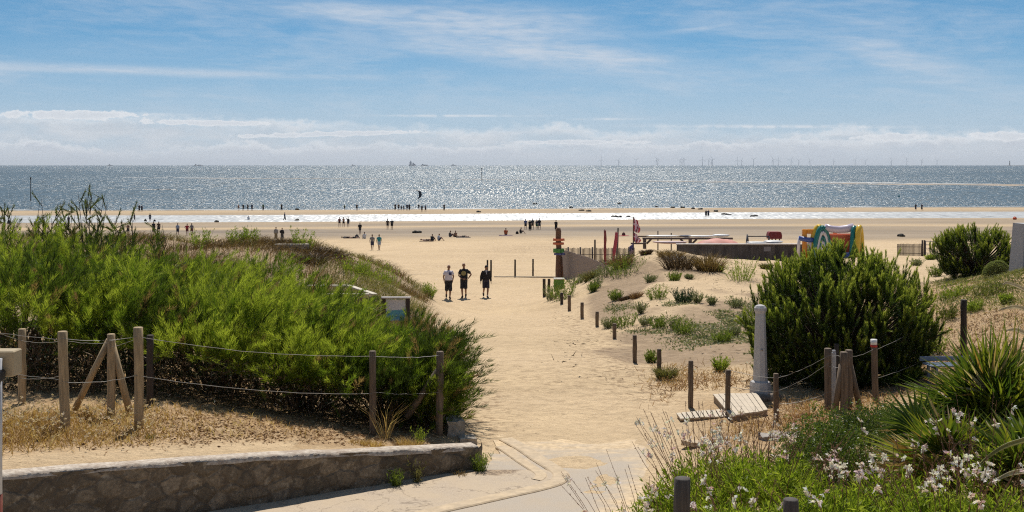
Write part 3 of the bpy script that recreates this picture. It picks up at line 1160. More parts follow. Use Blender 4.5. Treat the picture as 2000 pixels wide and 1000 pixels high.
def wires(parent, runs, mat=WIRE, r=.0042, ofs=None):
    for a, b_, sg in runs:
        mb = MB(); mb.tube(wire_pts(a, b_, sg), r, 4, 0, True, False)
        mb.build('wire', mat, parent)


off = wp(-60, 640, 18.5) - FO; off2 = wp(-60, 715, 18.5) - FO
wires(fl, [(off, on_post('B', .93), .02), (on_post('B', .93), on_post('C', .9), .03), (on_post('B', .94), on_post('D', .92), .05), (on_post('C', .85), on_post('D', .9), .02),
           (on_post('A', .86), on_post('B', .91), .03), (off + Vector((0, .6, -.05)), on_post('A', .86), .03),
           (off2, on_post('B', .52), .02), (on_post('B', .50), on_post('D', .53), .05), (on_post('A', .35), on_post('B', .56), .03),
           (on_post('D', .92), on_post('F', .95), .10), (on_post('D', .53), on_post('F', .5), .09), (on_post('F', .95), on_post('G', .96), .03), (on_post('F', .52), on_post('G', .52), .03)])

# ---- posts along the right edge of the path, each a thing of its own
row = [(1063, 580, 545, .085, 'far brown post where the dune row starts beside the path'), (1072, 569, 545, .07, 'thin brown post half hidden behind the shrub of the dune row'),
       (1097, 594, 572, .07, 'stub of a post under the green shrub at the path edge'), (1112, 607, 577, .07, 'short brown post just below the shrub at the path edge'),
       (1137, 622, 591, .075, 'short brown post casting a dark shadow up the sand'), (1166, 638, 609, .07, 'sixth short brown post down the sandy path edge'),
       (1200, 661, 632, .07, 'stubby brown post beside a green clump of dune plants'), (1240, 709, 655, .075, 'leaning brown post with its foot in bare sand'),
       (1287, 734, 682, .075, 'brown post rising from green weeds at the path edge'), (1349, 797, 705, .07, 'tall brown post in front of russet dry grass'),
       (1421, 814, 723, .07, 'tall brown post in front of the wooden deck'), (1516, 824, 730, .07, 'brown fence post to the right of the grey pillar')]
for px, pb, pt, r, lab in row:
    p = at(px, pb)
    h = CAMZ - (pt - HZ) / FOC * p.y - p.z
    w = float(np.interp(pb, [545, 660, 800], [5.2, 7.5, 10.5])) / 2 * p.y / FOC
    o = post_mb(h, w, (random.uniform(-.02, .02), 0)).build('wooden_post', WOOD() if pb > 600 else WOODD(), None, p)
    tag(o, lab, 'post', 'posts along the sandy path')
for px, pb, pt, lab in [(952, 541, 508, 'slim post behind the shoulder of the man in the black jacket'), (959, 541, 508, 'slim post right behind the head of the man in the black jacket'),
                        (1006, 541, 507, 'slim brown post alone on the beach end of the path'), (1041, 541, 506, 'slim brown post nearest the carved pole on the beach')]:
    p = at(px, pb); h = CAMZ - (pt - HZ) / FOC * p.y - p.z
    o = post_mb(h, .062, (0, 0), 8).build('beach_post', WOODD(), None, p)
    tag(o, lab, 'post', 'slim posts at the beach end of the path')
# pale rope / board edge lying along the sand between them
p0, p1 = at(965, 541), at(1090, 543)
mb = MB(); mb.box(0, 0, .03, (p1 - p0).length, .12, .12, 0, 0, .01)
o = mb.build('timber_sill', M('bleached timber', (.62, .53, .40), .8, .2, 6, .3, .01), None, (p0 + p1) / 2, math.atan2(p1.y - p0.y, p1.x - p0.x))
tag(o, 'pale timber sill lying in the sand between the slim posts', 'timber')

# ---- right fence
fr = empty('wire_fence', at(1708, 785), 0, 'wire fence on the right bank with a red and white topped post', 'fence')
FR = fr.location.copy()
RP = {}
for k, (px, pb, pt, r, mat, lean) in {'a': (1617, 801, 681, .07, WOOD, 0), 'b': (1648, 812, 688, .07, WOOD, 0), 'c': (1658, 800, 684, .07, WOOD, .0), 'd': (1711, 787, 664, .062, WOOD, -.035), 'h': (1634, 775, 672, .05, WOODD, 0), 'g': (1882, 700, 586, .075, WOODD, 0)}.items():
    p = at(px, pb)
    h = CAMZ - (pt - HZ) / FOC * p.y - p.z
    o = post_mb(h, r, (lean, 0)).build('post', mat(), fr, p - FR)
    RP[k] = (p - FR, h, r, lean)
    if k == 'd':
        o['label'] = 'post with a white and red painted top'
        tp = Vector((lean * h, 0, h))
        mb = MB(); mb.tube([tp + Vector((0, 0, -.10)), tp + Vector((0, 0, .012))], r * 1.05, 10); mb.build('white_band', M('white paint', (.75, .73, .70), .6, .15, 20, .2), o)
        mb = MB(); mb.tube([tp + Vector((.001, 0, -.135)), tp + Vector((.001, 0, -.09))], r * 1.07, 10); mb.build('red_band', M('red paint', (.5, .04, .03), .6, .2, 20, .2), o)
for q, (px, py), (qx, qy), r in [('b', (1631, 806), (1644, 712), .055), ('c', (1680, 800), (1660, 712), .058)]:
    b0 = RP[q][0] + FR
    a = wp(px, py, b0.y + .05); b_ = wp(qx, qy, b0.y)
    mb = MB(); mb.tube([a - FR, b_ - FR], r, 9); mb.build('strut', WOOD(), fr)


def on_r(q, f, front=True):
    p, h, r, lean = RP[q]
    return p + Vector((lean * f * h, -r if front else r, f * h))


m16 = at(1516, 824) - FR; m21 = at(1421, 814) - FR
wires(fr, [(m21 + Vector((0, -.07, .95)), m16 + Vector((0, -.07, .85)), .03), (m16 + Vector((0, -.07, .85)), on_r('a', .9), .04), (m16 + Vector((0, -.07, .6)), on_r('a', .78), .05), (m16 + Vector((0, -.07, .35)), on_r('a', .30), .05),
           (m21 + Vector((0, -.07, .62)), m16 + Vector((0, -.07, .60)), .03), (on_r('a', .9), on_r('c', .92), .01), (on_r('a', .72), on_r('c', .72), .01),
           (on_r('c', .9), on_r('d', .88), .04), (on_r('d', .85), wp(1822, 627, 26.5) - FR, .03), (on_r('d', .4), wp(1830, 690, 26.2) - FR, .05)])
# pale metal marker stick beside the fence posts
p = at(1626, 800)
mb = MB(); mb.box(0, 0, .50, .075, .05, 1.15, .1, 0, .008); mb.box(0, 0, 1.09, .06, .045, .05, .1, 0, .008)
tag(mb.build('marker_stake', M('pale metal', (.50, .51, .53), .5, .25, 10, .2), None, p + Vector((.06, .12, 0))), 'pale grey stake leaning among the brown fence posts', 'stake')

# ================================================================== the grey pillar, deck and walkway
pp = at(1485, 775)
k = pp.y / FOC
pil = empty('stone_pillar', pp, .12, 'tall grey tapered stone pillar with a capped head in front of the pine', 'pillar')
GREY = M('grey granite', (.50, .48, .47), .85, .18, 30, .5, .006)


def octo(mb, prof, n=8, rot=math.pi / 8, mi=0):
    rings = [[(r * math.cos(rot + 2 * math.pi * i / n), r * math.sin(rot + 2 * math.pi * i / n), z_) for i in range(n + 1)] for r, z_ in prof]
    mb.grid(rings, mi, False)
    mb.add([rings[-1][i] for i in range(n)], [tuple(range(n))], mi)
    return mb


H = 180 * k
mb = octo(MB(), [(17.5 * k, .28 * H - .12), (17.2 * k, .25 * H - .02), (13.8 * k, .27 * H), (13.2 * k, .30 * H), (9.5 * k, .90 * H), (10.0 * k, .915 * H)])
mb = octo(MB(), [(13.9 * k, .17 * H), (13.4 * k, .30 * H), (9.6 * k, .915 * H)]); mb.build('shaft', GREY, pil)
mb = octo(MB(), [(9.8 * k, .905 * H), (12.2 * k, .94 * H), (12.2 * k, .965 * H), (9.0 * k, .99 * H), (4.5 * k, 1.0 * H)]); mb.build('cap', GREY, pil)
mb = octo(MB(), [(21 * k, -.15), (20.5 * k, .12 * H), (19 * k, .165 * H), (14.5 * k, .18 * H)], 8); mb.build('base', GREY, pil)
mb = MB(); mb.tube([(-.01, -10.4 * k, .52 * H), (-.01, -12.8 * k, .52 * H)], .022, 10); mb.build('bolt', M('dull metal', (.35, .33, .32), .5, .2, 20, 0, metal=.6), pil)
for i, (dx, dy, s_) in enumerate([(-.22, -.34, .11), (-.05, -.38, .12), (.12, -.36, .10), (.25, -.32, .12), (-.33, -.22, .09)]):
    mb = MB(); mb.ball((0, 0, s_ * .5), (s_ * 1.1, s_ * .9, s_ * .8), 9, 7)
    vs = [Vector(v) * (1 + .22 * (random.random() - .5)) for v in mb.v]; mb.v = [tuple(v) for v in vs]
    q = pp + Vector((dx, dy, 0)); q.z = gz(q.x, q.y) - .02
    tag(mb.build('rock', M('brown rock', (.24, .19, .15), .9, .4, 14, .7, .02), None, q), 'small brown rock heaped at the foot of the grey pillar', 'rock', 'rocks at the foot of the grey pillar')

DECK = M('bleached deck boards', (.56, .47, .36), .8, .25, 7, .4, .006, (1, 8, 1))
DECKS = M('deck side boards', (.33, .25, .17), .85, .3, 7, .4, .006, (1, 1, 6))


def planks(name, corners, n, gap, th, mat, parent, zoff=0.0):
    """boards laid side by side across the quad a-b (first side) to d-c"""
    a, b_, c_, d_ = corners
    for i in range(n):
        f0 = (i + gap / 2) / n; f1 = (i + 1 - gap / 2) / n
        q = [a + (b_ - a) * f0, a + (b_ - a) * f1, d_ + (c_ - d_) * f1, d_ + (c_ - d_) * f0]
        j = random.uniform(-.006, .006)
        mb = MB()
        tops = [Vector((v.x, v.y, v.z + zoff + j)) for v in q]
        bots = [v - Vector((0, 0, th)) for v in tops]
        mb.add(tops + bots, [(0, 1, 2, 3), (7, 6, 5, 4), (0, 4, 5, 1), (1, 5, 6, 2), (2, 6, 7, 3), (3, 7, 4, 0)])
        mb.build(name, mat, parent)


def deck(label, cat, name, px_quad, z_, n, gap, th, frame):
    pts = [wp(px, py, (CAMZ - z_) * FOC / (py - HZ)) for px, py in px_quad]
    base = sum(pts, Vector()) / 4
    root = empty(name, base - Vector((0, 0, frame)), 0, label, cat)
    L = [p - root.location for p in pts]
    planks('plank', L, n, gap, th, DECK, root)
    mb = MB()
    for a, b_ in ((0, 1), (1, 2), (2, 3), (3, 0)):
        ctr = (L[a] + L[b_]) / 2
        d_ = L[b_] - L[a]
        inn = (Vector((sum(v.x for v in L) / 4, sum(v.y for v in L) / 4, 0)) - Vector((ctr.x, ctr.y, 0))).normalized() * .035
        mb.box(ctr.x + inn.x, ctr.y + inn.y, ctr.z - th - frame / 2 - .003, d_.length - .06, .03, frame, math.atan2(d_.y, d_.x))
    mb.build('frame', DECKS, root)
    return root


zd = gz(*at(1420, 810)[:2]) + .15
deck('weathered wooden deck platform at the foot of the grey pillar', 'deck', 'wooden_deck', [(1392, 769), (1478, 767), (1500, 800), (1428, 812)], zd, 8, .08, .03, .17)
zd = gz(*at(1365, 812)[:2]) + .07
deck('narrow slatted wooden walkway leading to the deck platform', 'walkway', 'slat_walkway', [(1320, 806), (1416, 798), (1424, 812), (1328, 817)], zd, 10, .2, .025, .04)

# ================================================================== left edge: pole with letter box, enclosure, notice board
Yp = 12.0
pl = empty('signpost', (wp(-1, 900, Yp).x, Yp, gz(wp(-1, 900, Yp).x, Yp)), 0, 'grey pole with a red foot and a beige box at the left edge', 'pole')
b0 = pl.location
ztop = CAMZ - (700 - HZ) / FOC * Yp - b0.z; zred = CAMZ - (965 - HZ) / FOC * Yp - b0.z
mb = MB(); mb.tube([(0, 0, zred), (0, 0, ztop)], .028, 14); mb.build('pole', M('light grey paint', (.52, .52, .54), .5, .15, 12, .1), pl)
mb = MB(); mb.tube([(0, 0, -.1), (0, 0, zred)], .030, 14); mb.build('red_foot', M('rust red paint', (.22, .05, .03), .7, .3, 12, .2), pl)
zb0 = CAMZ - (738 - HZ) / FOC * Yp - b0.z; zb1 = CAMZ - (688 - HZ) / FOC * Yp - b0.z
mb = MB(); mb.box(0, .16, (zb0 + zb1) / 2, .25, .22, zb1 - zb0, 0, 0, .012); mb.build('box', M('beige painted box', (.40, .31, .19), .6, .15, 6, .1), pl)
mb = MB(); mb.box(-.02, -.02, zb0 + .03, .16, .10, .12, 0, 0, .02); mb.tube([(-.02, -.02, zb0 + .05), (-.02, -.05, zb0 - .06)], .05, 10); mb.build('bracket', M('black plastic', (.02, .02, .022), .5, .2, 10, 0), pl)

# timber framed enclosure half buried in the tamarisk
Ye = 33.0
fe = empty('timber_enclosure', (wp(727, 600, Ye).x, Ye, gz(wp(727, 600, Ye).x, Ye)), 0, 'pale timber frame of an enclosure half buried in the tamarisk hedge', 'enclosure')
FE = fe.location
PT = M('sunbleached timber', (.60, .53, .42), .75, .2, 6, .3, .006, (1, 1, 3))
PTD = M('timber in brown grey', (.20, .155, .115), .8, .25, 6, .3, .006, (4, 4, 1))
zt = CAMZ - (575 - HZ) / FOC * Ye - FE.z


def beam(name, a, b_, w, h, mat, parent):
    a = Vector(a); b_ = Vector(b_); d_ = b_ - a
    mb = MB()
    T = d_.to_track_quat('X', 'Z').to_matrix()
    mb.box((a.x + b_.x) / 2, (a.y + b_.y) / 2, (a.z + b_.z) / 2, d_.length, w, h, 0, 0, .008, T)
    return mb.build(name, mat, parent)


cA = Vector((0, 0, zt)); cB = wp(683, 558, Ye + 2.3) - FE; cC = cB + Vector((-1.6, 0, 0)); cD = cA + Vector((-2.2, 0, 0)); cB.z = cC.z = zt
beam('top_rail', cA + Vector((.08, -.02, 0)), cB, .16, .05, PT, fe); beam('top_rail', cB + Vector((.0, .09, .0)), cC, .15, .05, PT, fe); beam('top_rail', cA + Vector((-.09, 0, -.002)), cD, .13, .05, PT, fe)
for q in (cA, cB, cC, cD):
    mb = MB(); mb.box(q.x, q.y, (zt - .03) / 2 - .15, .17, .15, zt + .24, 0, 0, .008); mb.build('post', PTD, fe)
beam('low_rail', (-2.1, 0, .25), (.9, 0, .25), .06, .06, PT, fe)
mb = MB()
for i in range(12):
    mb.box(-.2 - i * .16, .06, zt / 2, .13, .02, zt - .2)
mb.build('panel', PTD, fe)
# notice board
Yn = 33.5
nb = empty('notice_board', (wp(773, 610, Yn).x, Yn, gz(wp(773, 610, Yn).x, Yn)), .0, 'dark framed notice board with a white and blue poster in the hedge', 'notice board')
zt = CAMZ - (582 - HZ) / FOC * Yn - nb.location.z
DK = M('dark stained timber', (.05, .032, .03), .7, .3, 6, .2, .006, (4, 4, 1))
for sx in (-.36, .36):
    mb = MB(); mb.box(sx, 0, zt / 2 - .1, .12, .09, zt + .2, 0, 0, .006); mb.build('post', DK, nb)
mb = MB(); mb.box(0, 0, zt + .012, .88, .22, .04, 0, 0, .006); mb.build('top_board', M('grey board top', (.42, .38, .36), .7, .2, 8, .2), nb)
m, nt, b = new_mat('poster')
x_, y_, z_ = sepv(nt, objco(nt))
n1 = noise(nt, objco(nt), 6, 3, .5)
blue = (z_ * -1.0 + (n1 - .5) * .12).ramp(-.02, .02)
setp(nt, b, Base__Color=mix(nt, blue, mix(nt, noise(nt, objco(nt), 18, 3, .6).ramp(.6, .66), (.62, .62, .66), (.30, .34, .42)), mix(nt, n1.ramp(.4, .6), (.05, .22, .45), (.10, .36, .44))), Roughness=.4)
mb = MB(); mb.box(0, 0, 0, .58, .03, .62); mb.build('poster', m, nb, (0, .01, zt - .36))
# white lamp head on a short post in the hedge
Yw = 30.0
q = Vector((wp(687, 640, Yw).x, Yw, gz(wp(687, 640, Yw).x, Yw)))
wl = empty('bollard_light', q, 0, 'white capped bollard light poking out of the green hedge', 'bollard')
WH = M('white enamel', (.72, .72, .70), .45, .1, 10, .1)
zt = CAMZ - (618 - HZ) / FOC * Yw - q.z
mb = MB(); mb.tube([(0, 0, -.1), (0, 0, zt - .12)], [.11, .10], 14); mb.build('column', WH, wl)
mb = MB(); mb.tube([(0, 0, zt - .12), (0, 0, zt - .03)], .075, 14); mb.build('lamp', M('grey lens', (.25, .26, .27), .3, .2, 10, 0), wl)
mb = MB(); mb.tube([(0, 0, zt - .03), (0, 0, zt - .01), (0, 0, zt + .02)], [.15, .14, .04], 14); mb.build('cap', WH, wl)

# posts in the flower bed
for px, pt, Y, r, lab in [(1332, 935, 8.2, .061, 'dark round post in the foreground among white flowers'), (1545, 976, 8.0, .055, 'low dark post top at the bottom edge of the picture')]:
    x_ = (px - 1000) / FOC * Y; z0 = gz(x_, Y)
    h = CAMZ - (pt - HZ) / FOC * Y - z0
    o = post_mb(h, r, (0, 0), 18).build('garden_post', M('dark post wood', (.085, .072, .062), .85, .4, 9, .6, .01, (6, 6, .6)), None, (x_, Y, z0))
    tag(o, lab, 'post')

# obelisk at the right edge
po = at(2000, 528, 20)
k = po.y / FOC
mb = MB()
w0, w1, hh = 26 * k, 20 * k, 92 * k
mb.add([(-w0, -w0, -.2), (w0, -w0, -.2), (w0, w0, -.2), (-w0, w0, -.2), (-w1, -w1, hh), (w1, -w1, hh), (w1, w1, hh), (-w1, w1, hh)],
       [(0, 1, 5, 4), (1, 2, 6, 5), (2, 3, 7, 6), (3, 0, 4, 7), (4, 5, 6, 7)])
tag(mb.build('concrete_obelisk', M('grey concrete', (.40, .40, .41), .85, .15, 12, .3, .01), None, po + Vector((8 * k, 0, 0)), .08), 'grey tapered concrete marker cut by the right edge of the picture', 'marker')

# metal bench behind the palm
pb = at(1885, 742)
YB = pb.y
be = empty('metal_bench', pb, .06, 'blue grey metal bench half hidden behind the palm', 'bench')
BL = M('blue grey metal', (.16, .20, .26), .4, .2, 10, .1, spec=.5, metal=.3)
zs = .34
for i in range(4):
    mb = MB(); mb.box(.05, -.15 + i * .11, zs - .02, 1.75, .085, .03, 0, 0, .008); mb.build('slat', BL, be)
mb = MB(); mb.box(.05, .34, zs + .05, 1.75, .03, .10, 0, 0, .008); mb.build('back_rail', BL, be)
for sx in (-.66, .76):
    mb = MB(); mb.box(sx, -.12, (zs - .05) / 2 - .1, .05, .05, zs + .14); mb.box(sx, .28, (zs - .05) / 2 - .1, .05, .05, zs + .14); mb.box(sx, .08, zs - .065, .05, .42, .05); mb.build('leg', BL, be)
# ================================================================== carved pole, club, bouncy castle, flags
p = at(1091, 547)
k = p.y / FOC
tp = empty('carved_pole', p, 0, 'tall carved wooden pole ringed with orange and green discs beside the beach', 'carved pole')
BARK = M('red brown trunk', (.16, .085, .055), .85, .4, 5, .6, .02, (5, 5, .8))
H = 102 * k
pts = [(0, 0, -.2)] + [(random.uniform(-.03, .03), 0, H * f) for f in (.0, .2, .4, .6, .8, .93, 1.0)]
mb = MB(); mb.tube(pts, [.24, .235, .22, .20, .185, .185, .19, .15], 12); mb.build('trunk', BARK, tp)


def star_disc(z_, r, th, n, mat, name='disc', rz=0.0, dx=0.0):
    mb = MB()
    ring = []
    for i in range(2 * n):
        a = math.pi * i / n + rz
        rr = r if i % 2 == 0 else r * .72
        ring.append((dx + rr * math.cos(a), rr * math.sin(a)))
    m_ = len(ring)
    vs = [(x_, y_, z_ - th / 2) for x_, y_ in ring] + [(x_ * .96, y_ * .96, z_ + th / 2) for x_, y_ in ring]
    mb.add(vs, [tuple(reversed(range(m_))), tuple(range(m_, 2 * m_))] + [(i, (i + 1) % m_, m_ + (i + 1) % m_, m_ + i) for i in range(m_)])
    mb.build(name, mat, tp)


OR = M('faded orange paint', (.55, .16, .075), .6, .2, 8, .2); GN = M('green paint', (.10, .28, .07), .6, .2, 8, .2); BLU = M('faded blue paint', (.12, .13, .28), .6, .2, 8, .2)
star_disc(.775 * H, .42, .16, 7, OR); star_disc(.70 * H, .40, .15, 7, OR, rz=.3); star_disc(.565 * H, .40, .26, 9, GN); star_disc(.50 * H, .40, .13, 9, BLU, dx=.06)
mb = MB(); mb.tube([(.30, -.1, -.1), (.20, -.08, .44 * H)], .055, 8); mb.build('prop', BARK, tp)
# green planter at its foot
q = at(1092, 566)
k2 = q.y / FOC
pb = empty('planter_box', q, 0, 'bright green planter box with a pale rim at the foot of the carved pole', 'planter')
mb = MB(); mb.box(0, .2, 9 * k2, 20 * k2, .45, 22 * k2, 0, 0, .015); mb.build('box', M('bright green paint', (.10, .23, .03), .6, .2, 8, .2), pb)
mb = MB(); mb.box(0, .2, 21 * k2, 21 * k2, .48, .06, 0, 0, .01); mb.build('rim', M('pale rim', (.60, .56, .48), .7, .2, 8, .2), pb)


def picket(name, label, px0, px1, py_b, py_t, Y0, Y1, n, mat, rails=2, w=.05, vary=.1, posts=0):
    a = wp(px0, py_b, Y0); b_ = wp(px1, py_b, Y1)
    a.z = gz(a.x, a.y); b_.z = gz(b_.x, b_.y)
    ht0 = CAMZ - (py_t - HZ) / FOC * Y0 - a.z; ht1 = CAMZ - (py_t - HZ) / FOC * Y1 - b_.z
    root = empty(name, a, 0, label, 'fence')
    d_ = b_ - a
    ang = math.atan2(d_.y, d_.x)
    mb = MB()
    for i in range(n):
        f = (i + .5) / n
        x_, y_ = d_.x * f, d_.y * f
        z0 = gz(a.x + x_, a.y + y_) - a.z
        h = (ht0 + (ht1 - ht0) * f) + (a.z + d_.z * f) - a.z - z0 + random.uniform(-vary, vary * .3)
        wv = w * random.uniform(.8, 1.2)
        mb.box(x_, y_, z0 + h / 2 - .1, wv, .025, h + .2, ang + random.uniform(-.1, .1))
    mb.build('pickets', mat, root)
    for r_ in range(rails):
        fz = .25 + .5 * r_
        mb = MB(); mb.tube([(d_.x * t, d_.y * t + .03, (gz(a.x + d_.x * t, a.y + d_.y * t) - a.z) * (1 - fz) + (ht0 + (ht1 - ht0) * t + d_.z * t) * fz) for t in np.linspace(0, 1, 9)], .022, 5)
        mb.build('rail', mat, root)
    for i in range(posts):
        f = (i + .5) / posts
        mb = MB(); x_, y_ = d_.x * f, d_.y * f
        z0 = gz(a.x + x_, a.y + y_) - a.z
        h = ht0 + (ht1 - ht0) * f + d_.z * f - z0
        mb.tube([(x_, y_ - .05, z0 - .2), (x_, y_ - .05, z0 + h + .06)], .06, 8); mb.build('post', mat, root)
    return root


PK = M('dark grey pickets', (.085, .068, .058), .85, .35, 5, .3)
PKG = M('silver grey palings', (.27, .225, .205), .9, .25, 9, .3, .01, (8, 8, 1))
picket('picket_fence', 'dark picket fence of the beach club behind the carved pole', 1098, 1240, 503, 484, 86, 86, 60, PK, 2, .055, .06, 6)
# grey paling fence running from the pole down towards the dune
a = wp(1098, 521, 80); b_ = wp(1152, 536, 70); b_.x = wp(1158, 530, 70).x
root = empty('paling_fence', Vector((a.x, a.y, gz(a.x, a.y))), 0, 'silver grey paling fence running from the carved pole into the dune', 'fence')
mb = MB()
n = 70
base = root.location
Q = [wp(1097, 0, 80), wp(1120, 0, 76), wp(1150, 0, 70), wp(1190, 0, 64)]
for i in range(n):
    f = i / (n - 1) * 2.999
    j = int(f); t = f - j
    x_ = Q[j].x + (Q[j + 1].x - Q[j].x) * t; y_ = Q[j].y + (Q[j + 1].y - Q[j].y) * t
    py_top = np.interp((x_ / y_) * FOC + 1000, [1097, 1105, 1150, 1190], [488, 489, 503, 520])
    zt = CAMZ - (py_top - HZ) / FOC * y_ + random.uniform(-.03, .03)
    z0 = min(gz(x_, y_), zt - .3) - .1
    mb.box(x_ - base.x, y_ - base.y, (z0 + zt) / 2 - base.z, .15, .025, zt - z0, math.atan2(Q[j + 1].y - Q[j].y, Q[j + 1].x - Q[j].x) + random.uniform(-.03, .03))
mb.build('palings', PKG, root)
mb = MB()
mb.tube([(q_.x - base.x, q_.y - base.y + .04, max(gz(q_.x, q_.y) + .5, -9) - base.z) for q_ in Q], .03, 6); mb.build('rail', PKG, root)


def pole(name, px, pb_, pt, Y, r, mat, label, cat, lean=0.0, group=None):
    x_ = (px - 1000) / FOC * Y
    z0 = gz(x_, Y); h = CAMZ - (pt - HZ) / FOC * Y - z0
    mb = MB(); mb.tube([(-lean * .1, 0, -.2), (lean * .5, 0, h / 2), (lean, 0, h)], [r, r * .95, r * .85], 8)
    return tag(mb.build(name, mat, None, (x_, Y, z0)), label, cat, group)


pole('wooden_pole', 1162, 512, 468, 76, .07, WOOD(), 'plain brown pole standing inside the picket fence', 'pole')


def furled(px, pt, Y, lean, mat, label, r=.10):
    x_ = (px - 1000) / FOC * Y; z0 = gz(x_, Y); h = CAMZ - (pt - HZ) / FOC * Y - z0
    root = empty('furled_banner', (x_, Y, z0), 0, label, 'banner')
    mb = MB(); mb.tube([(0, 0, -.2), (lean, 0, h)], .03, 8); mb.build('pole', WOOD(), root)
    pts = [(lean * f + .03 * math.sin(f * 9), -.02, h * f) for f in np.linspace(.12, .98, 14)]
    mb = MB(); mb.tube(pts, [r * (.5 + .5 * math.sin(math.pi * min(1, .12 + .88 * (1 - i / 14)))) * random.uniform(.75, 1.15) for i in range(14)], 9); mb.build('cloth', mat, root)


RED = M('faded red cloth', (.24, .05, .05), .8, .25, 6, .3, .02); PINK = M('pink red cloth', (.55, .14, .18), .8, .25, 6, .3, .02, (1, 1, 1), None, .3, 0, .5)
furled(1184, 448, 80, -.12, RED, 'dark red furled banner by the picket fence', .10)
furled(1196, 452, 74, .25, PINK, 'pink furled banner leaning over the dune grass', .11)
pole('wooden_pole', 1204, 500, 445, 84, .075, M('grey green pole', (.16, .13, .10), .8, .3, 6, .3), 'grey leaning pole between the furled banners and the flags', 'pole', .12)

# two flags on a mast
Yf = 88.0
x_ = (1237 - 1000) / FOC * Yf; z0 = gz(x_, Yf); h = CAMZ - (423 - HZ) / FOC * Yf - z0
fm = empty('flag_mast', (x_, Yf, z0), 0, 'mast flying a limp pink flag above a limp blue white flag', 'flag')
mb = MB(); mb.tube([(0, 0, -.2), (0, 0, h)], [.06, .04], 8); mb.build('mast', WOOD(), fm)


def limp(z1, z0_, w, sgn, mats, seed):
    P = []
    for i in range(14):
        f = i / 13
        r_ = []
        for j in range(9):
            g = j / 8
            xx = sgn * g * w * (.35 + .65 * math.sin(math.pi * (.15 + .7 * f))) + .10 * math.sin(g * 9 + f * 4 + seed) * g
            yy = .16 * math.sin(g * 8 + f * 5 + seed)
            r_.append((xx, yy, z1 + (z0_ - z1) * f - .25 * g * (1 - f) - .12 * g))
        P.append(r_)
    mb = MB(); mb.grid(P, 0, True); mb.m = [(1 if ((k_ % 8) in (2, 3, 6) or (k_ // 8) in (5, 6)) else 0) for k_ in range(len(mb.f))]
    o = mb.build('flag', mats, fm)
    md = o.modifiers.new('thickness', 'SOLIDIFY'); md.thickness = .012
    return o


CW = M('dirty white cloth', (.72, .60, .66), .85, .15, 6, .2, .02, (1, 1, 1), None, .3, 0, .5); CB = M('blue cloth', (.16, .15, .38), .85, .2, 6, .2, .02, (1, 1, 1), None, .3, 0, .5)
limp(h - .03, h - 1.15, .55, 1, [PINK, CW], 1.0); limp(h - 1.15, h - 1.95, -.55, -1, [PINK, CW], 2.0)
limp(h - 2.0, h - 3.5, .4, -1, [CB, CW], 3.0)

# club wall, raft rack, hulls
Yw = 84.0


def z_at(py, Y):
    return CAMZ - (py - HZ) / FOC * Y


xa, xb = wp(1322, 0, Yw).x, wp(1578, 0, Yw).x
zt = z_at(478, Yw)
zg0 = -3.2
cw = empty('timber_retaining_wall', ((xa + xb) / 2, Yw, zg0), 0, 'long dark timber wall of the beach club with a pale top edge', 'wall')
m, nt, b = new_mat('dark planks')
x_, y_, z_ = sepv(nt, objco(nt))
fr_ = (x_ * 5.0)._m('FRACT')
pln = noise(nt, vec(nt, (x_ * 5.0)._m('FLOOR') * 3.7, z_ * .4, 0.0), 1.0, 3, .6)
a_ = mix(nt, pln.ramp(.3, .7), (.035, .032, .036), (.10, .092, .095))
a_ = mix(nt, fr_.ramp(.9, .98) * .8, a_, (.01, .01, .01))
setp(nt, b, Base__Color=a_, Roughness=.85)
mb = MB(); mb.box(0, 0, (zt - zg0) / 2, xb - xa, .15, zt - zg0, 0, 0); mb.build('planking', m, cw)
mb = MB(); mb.box(0, -.02, zt - zg0 + .045, xb - xa + .1, .42, .085, 0, 0, .01); mb.build('top_edge', M('pale edge boards', (.55, .52, .50), .7, .25, 3, .2), cw)
mb = MB(); mb.box((1451 - 1403) * Yw / FOC, -.09, zt - zg0 - 8 * Yw / FOC, 14 * Yw / FOC, .03, 9 * Yw / FOC); mb.build('plaque', M('grey plaque', (.20, .20, .23), .6, .15, 5, 0), cw)
# rack with long beams
rk = empty('boat_rack', (wp(1340, 0, 90).x, 90.0, gz(wp(1340, 0, 90).x, 90.0)), 0, 'long low timber boat rack carrying pale hulls behind the dune', 'boat rack')
RK = M('grey brown beams', (.13, .105, .095), .85, .3, 4, .3)
r0 = rk.location


def bx_(name, px0, px1, py0, py1, Y, d, mat, parent, loc):
    a, b_ = wp(px0, py1, Y), wp(px1, py0, Y)
    mb = MB(); mb.box((a.x + b_.x) / 2 - loc.x, Y - loc.y, (a.z + b_.z) / 2 - loc.z, abs(b_.x - a.x), d, abs(b_.z - a.z), 0, 0, .01)
    return mb.build(name, mat, parent)


bx_('beam', 1255, 1431, 464, 467.6, 89, .25, RK, rk, r0); bx_('beam', 1246, 1392, 460.6, 463, 93, .25, RK, rk, r0); bx_('beam', 1232, 1262, 474, 477, 88.5, .2, RK, rk, r0)
for px in (1259, 1348, 1420):
    bx_('leg', px - 3, px + 3, 467, 486, 89, .25, RK, rk, r0)
for px, dx in ((1263, 9), (1352, 9), (1338, -9)):
    a, b_ = wp(px, 476, 89), wp(px + dx, 467, 89)
    mb = MB(); mb.tube([a - r0, b_ - r0], .08, 6); mb.build('brace', RK, rk)


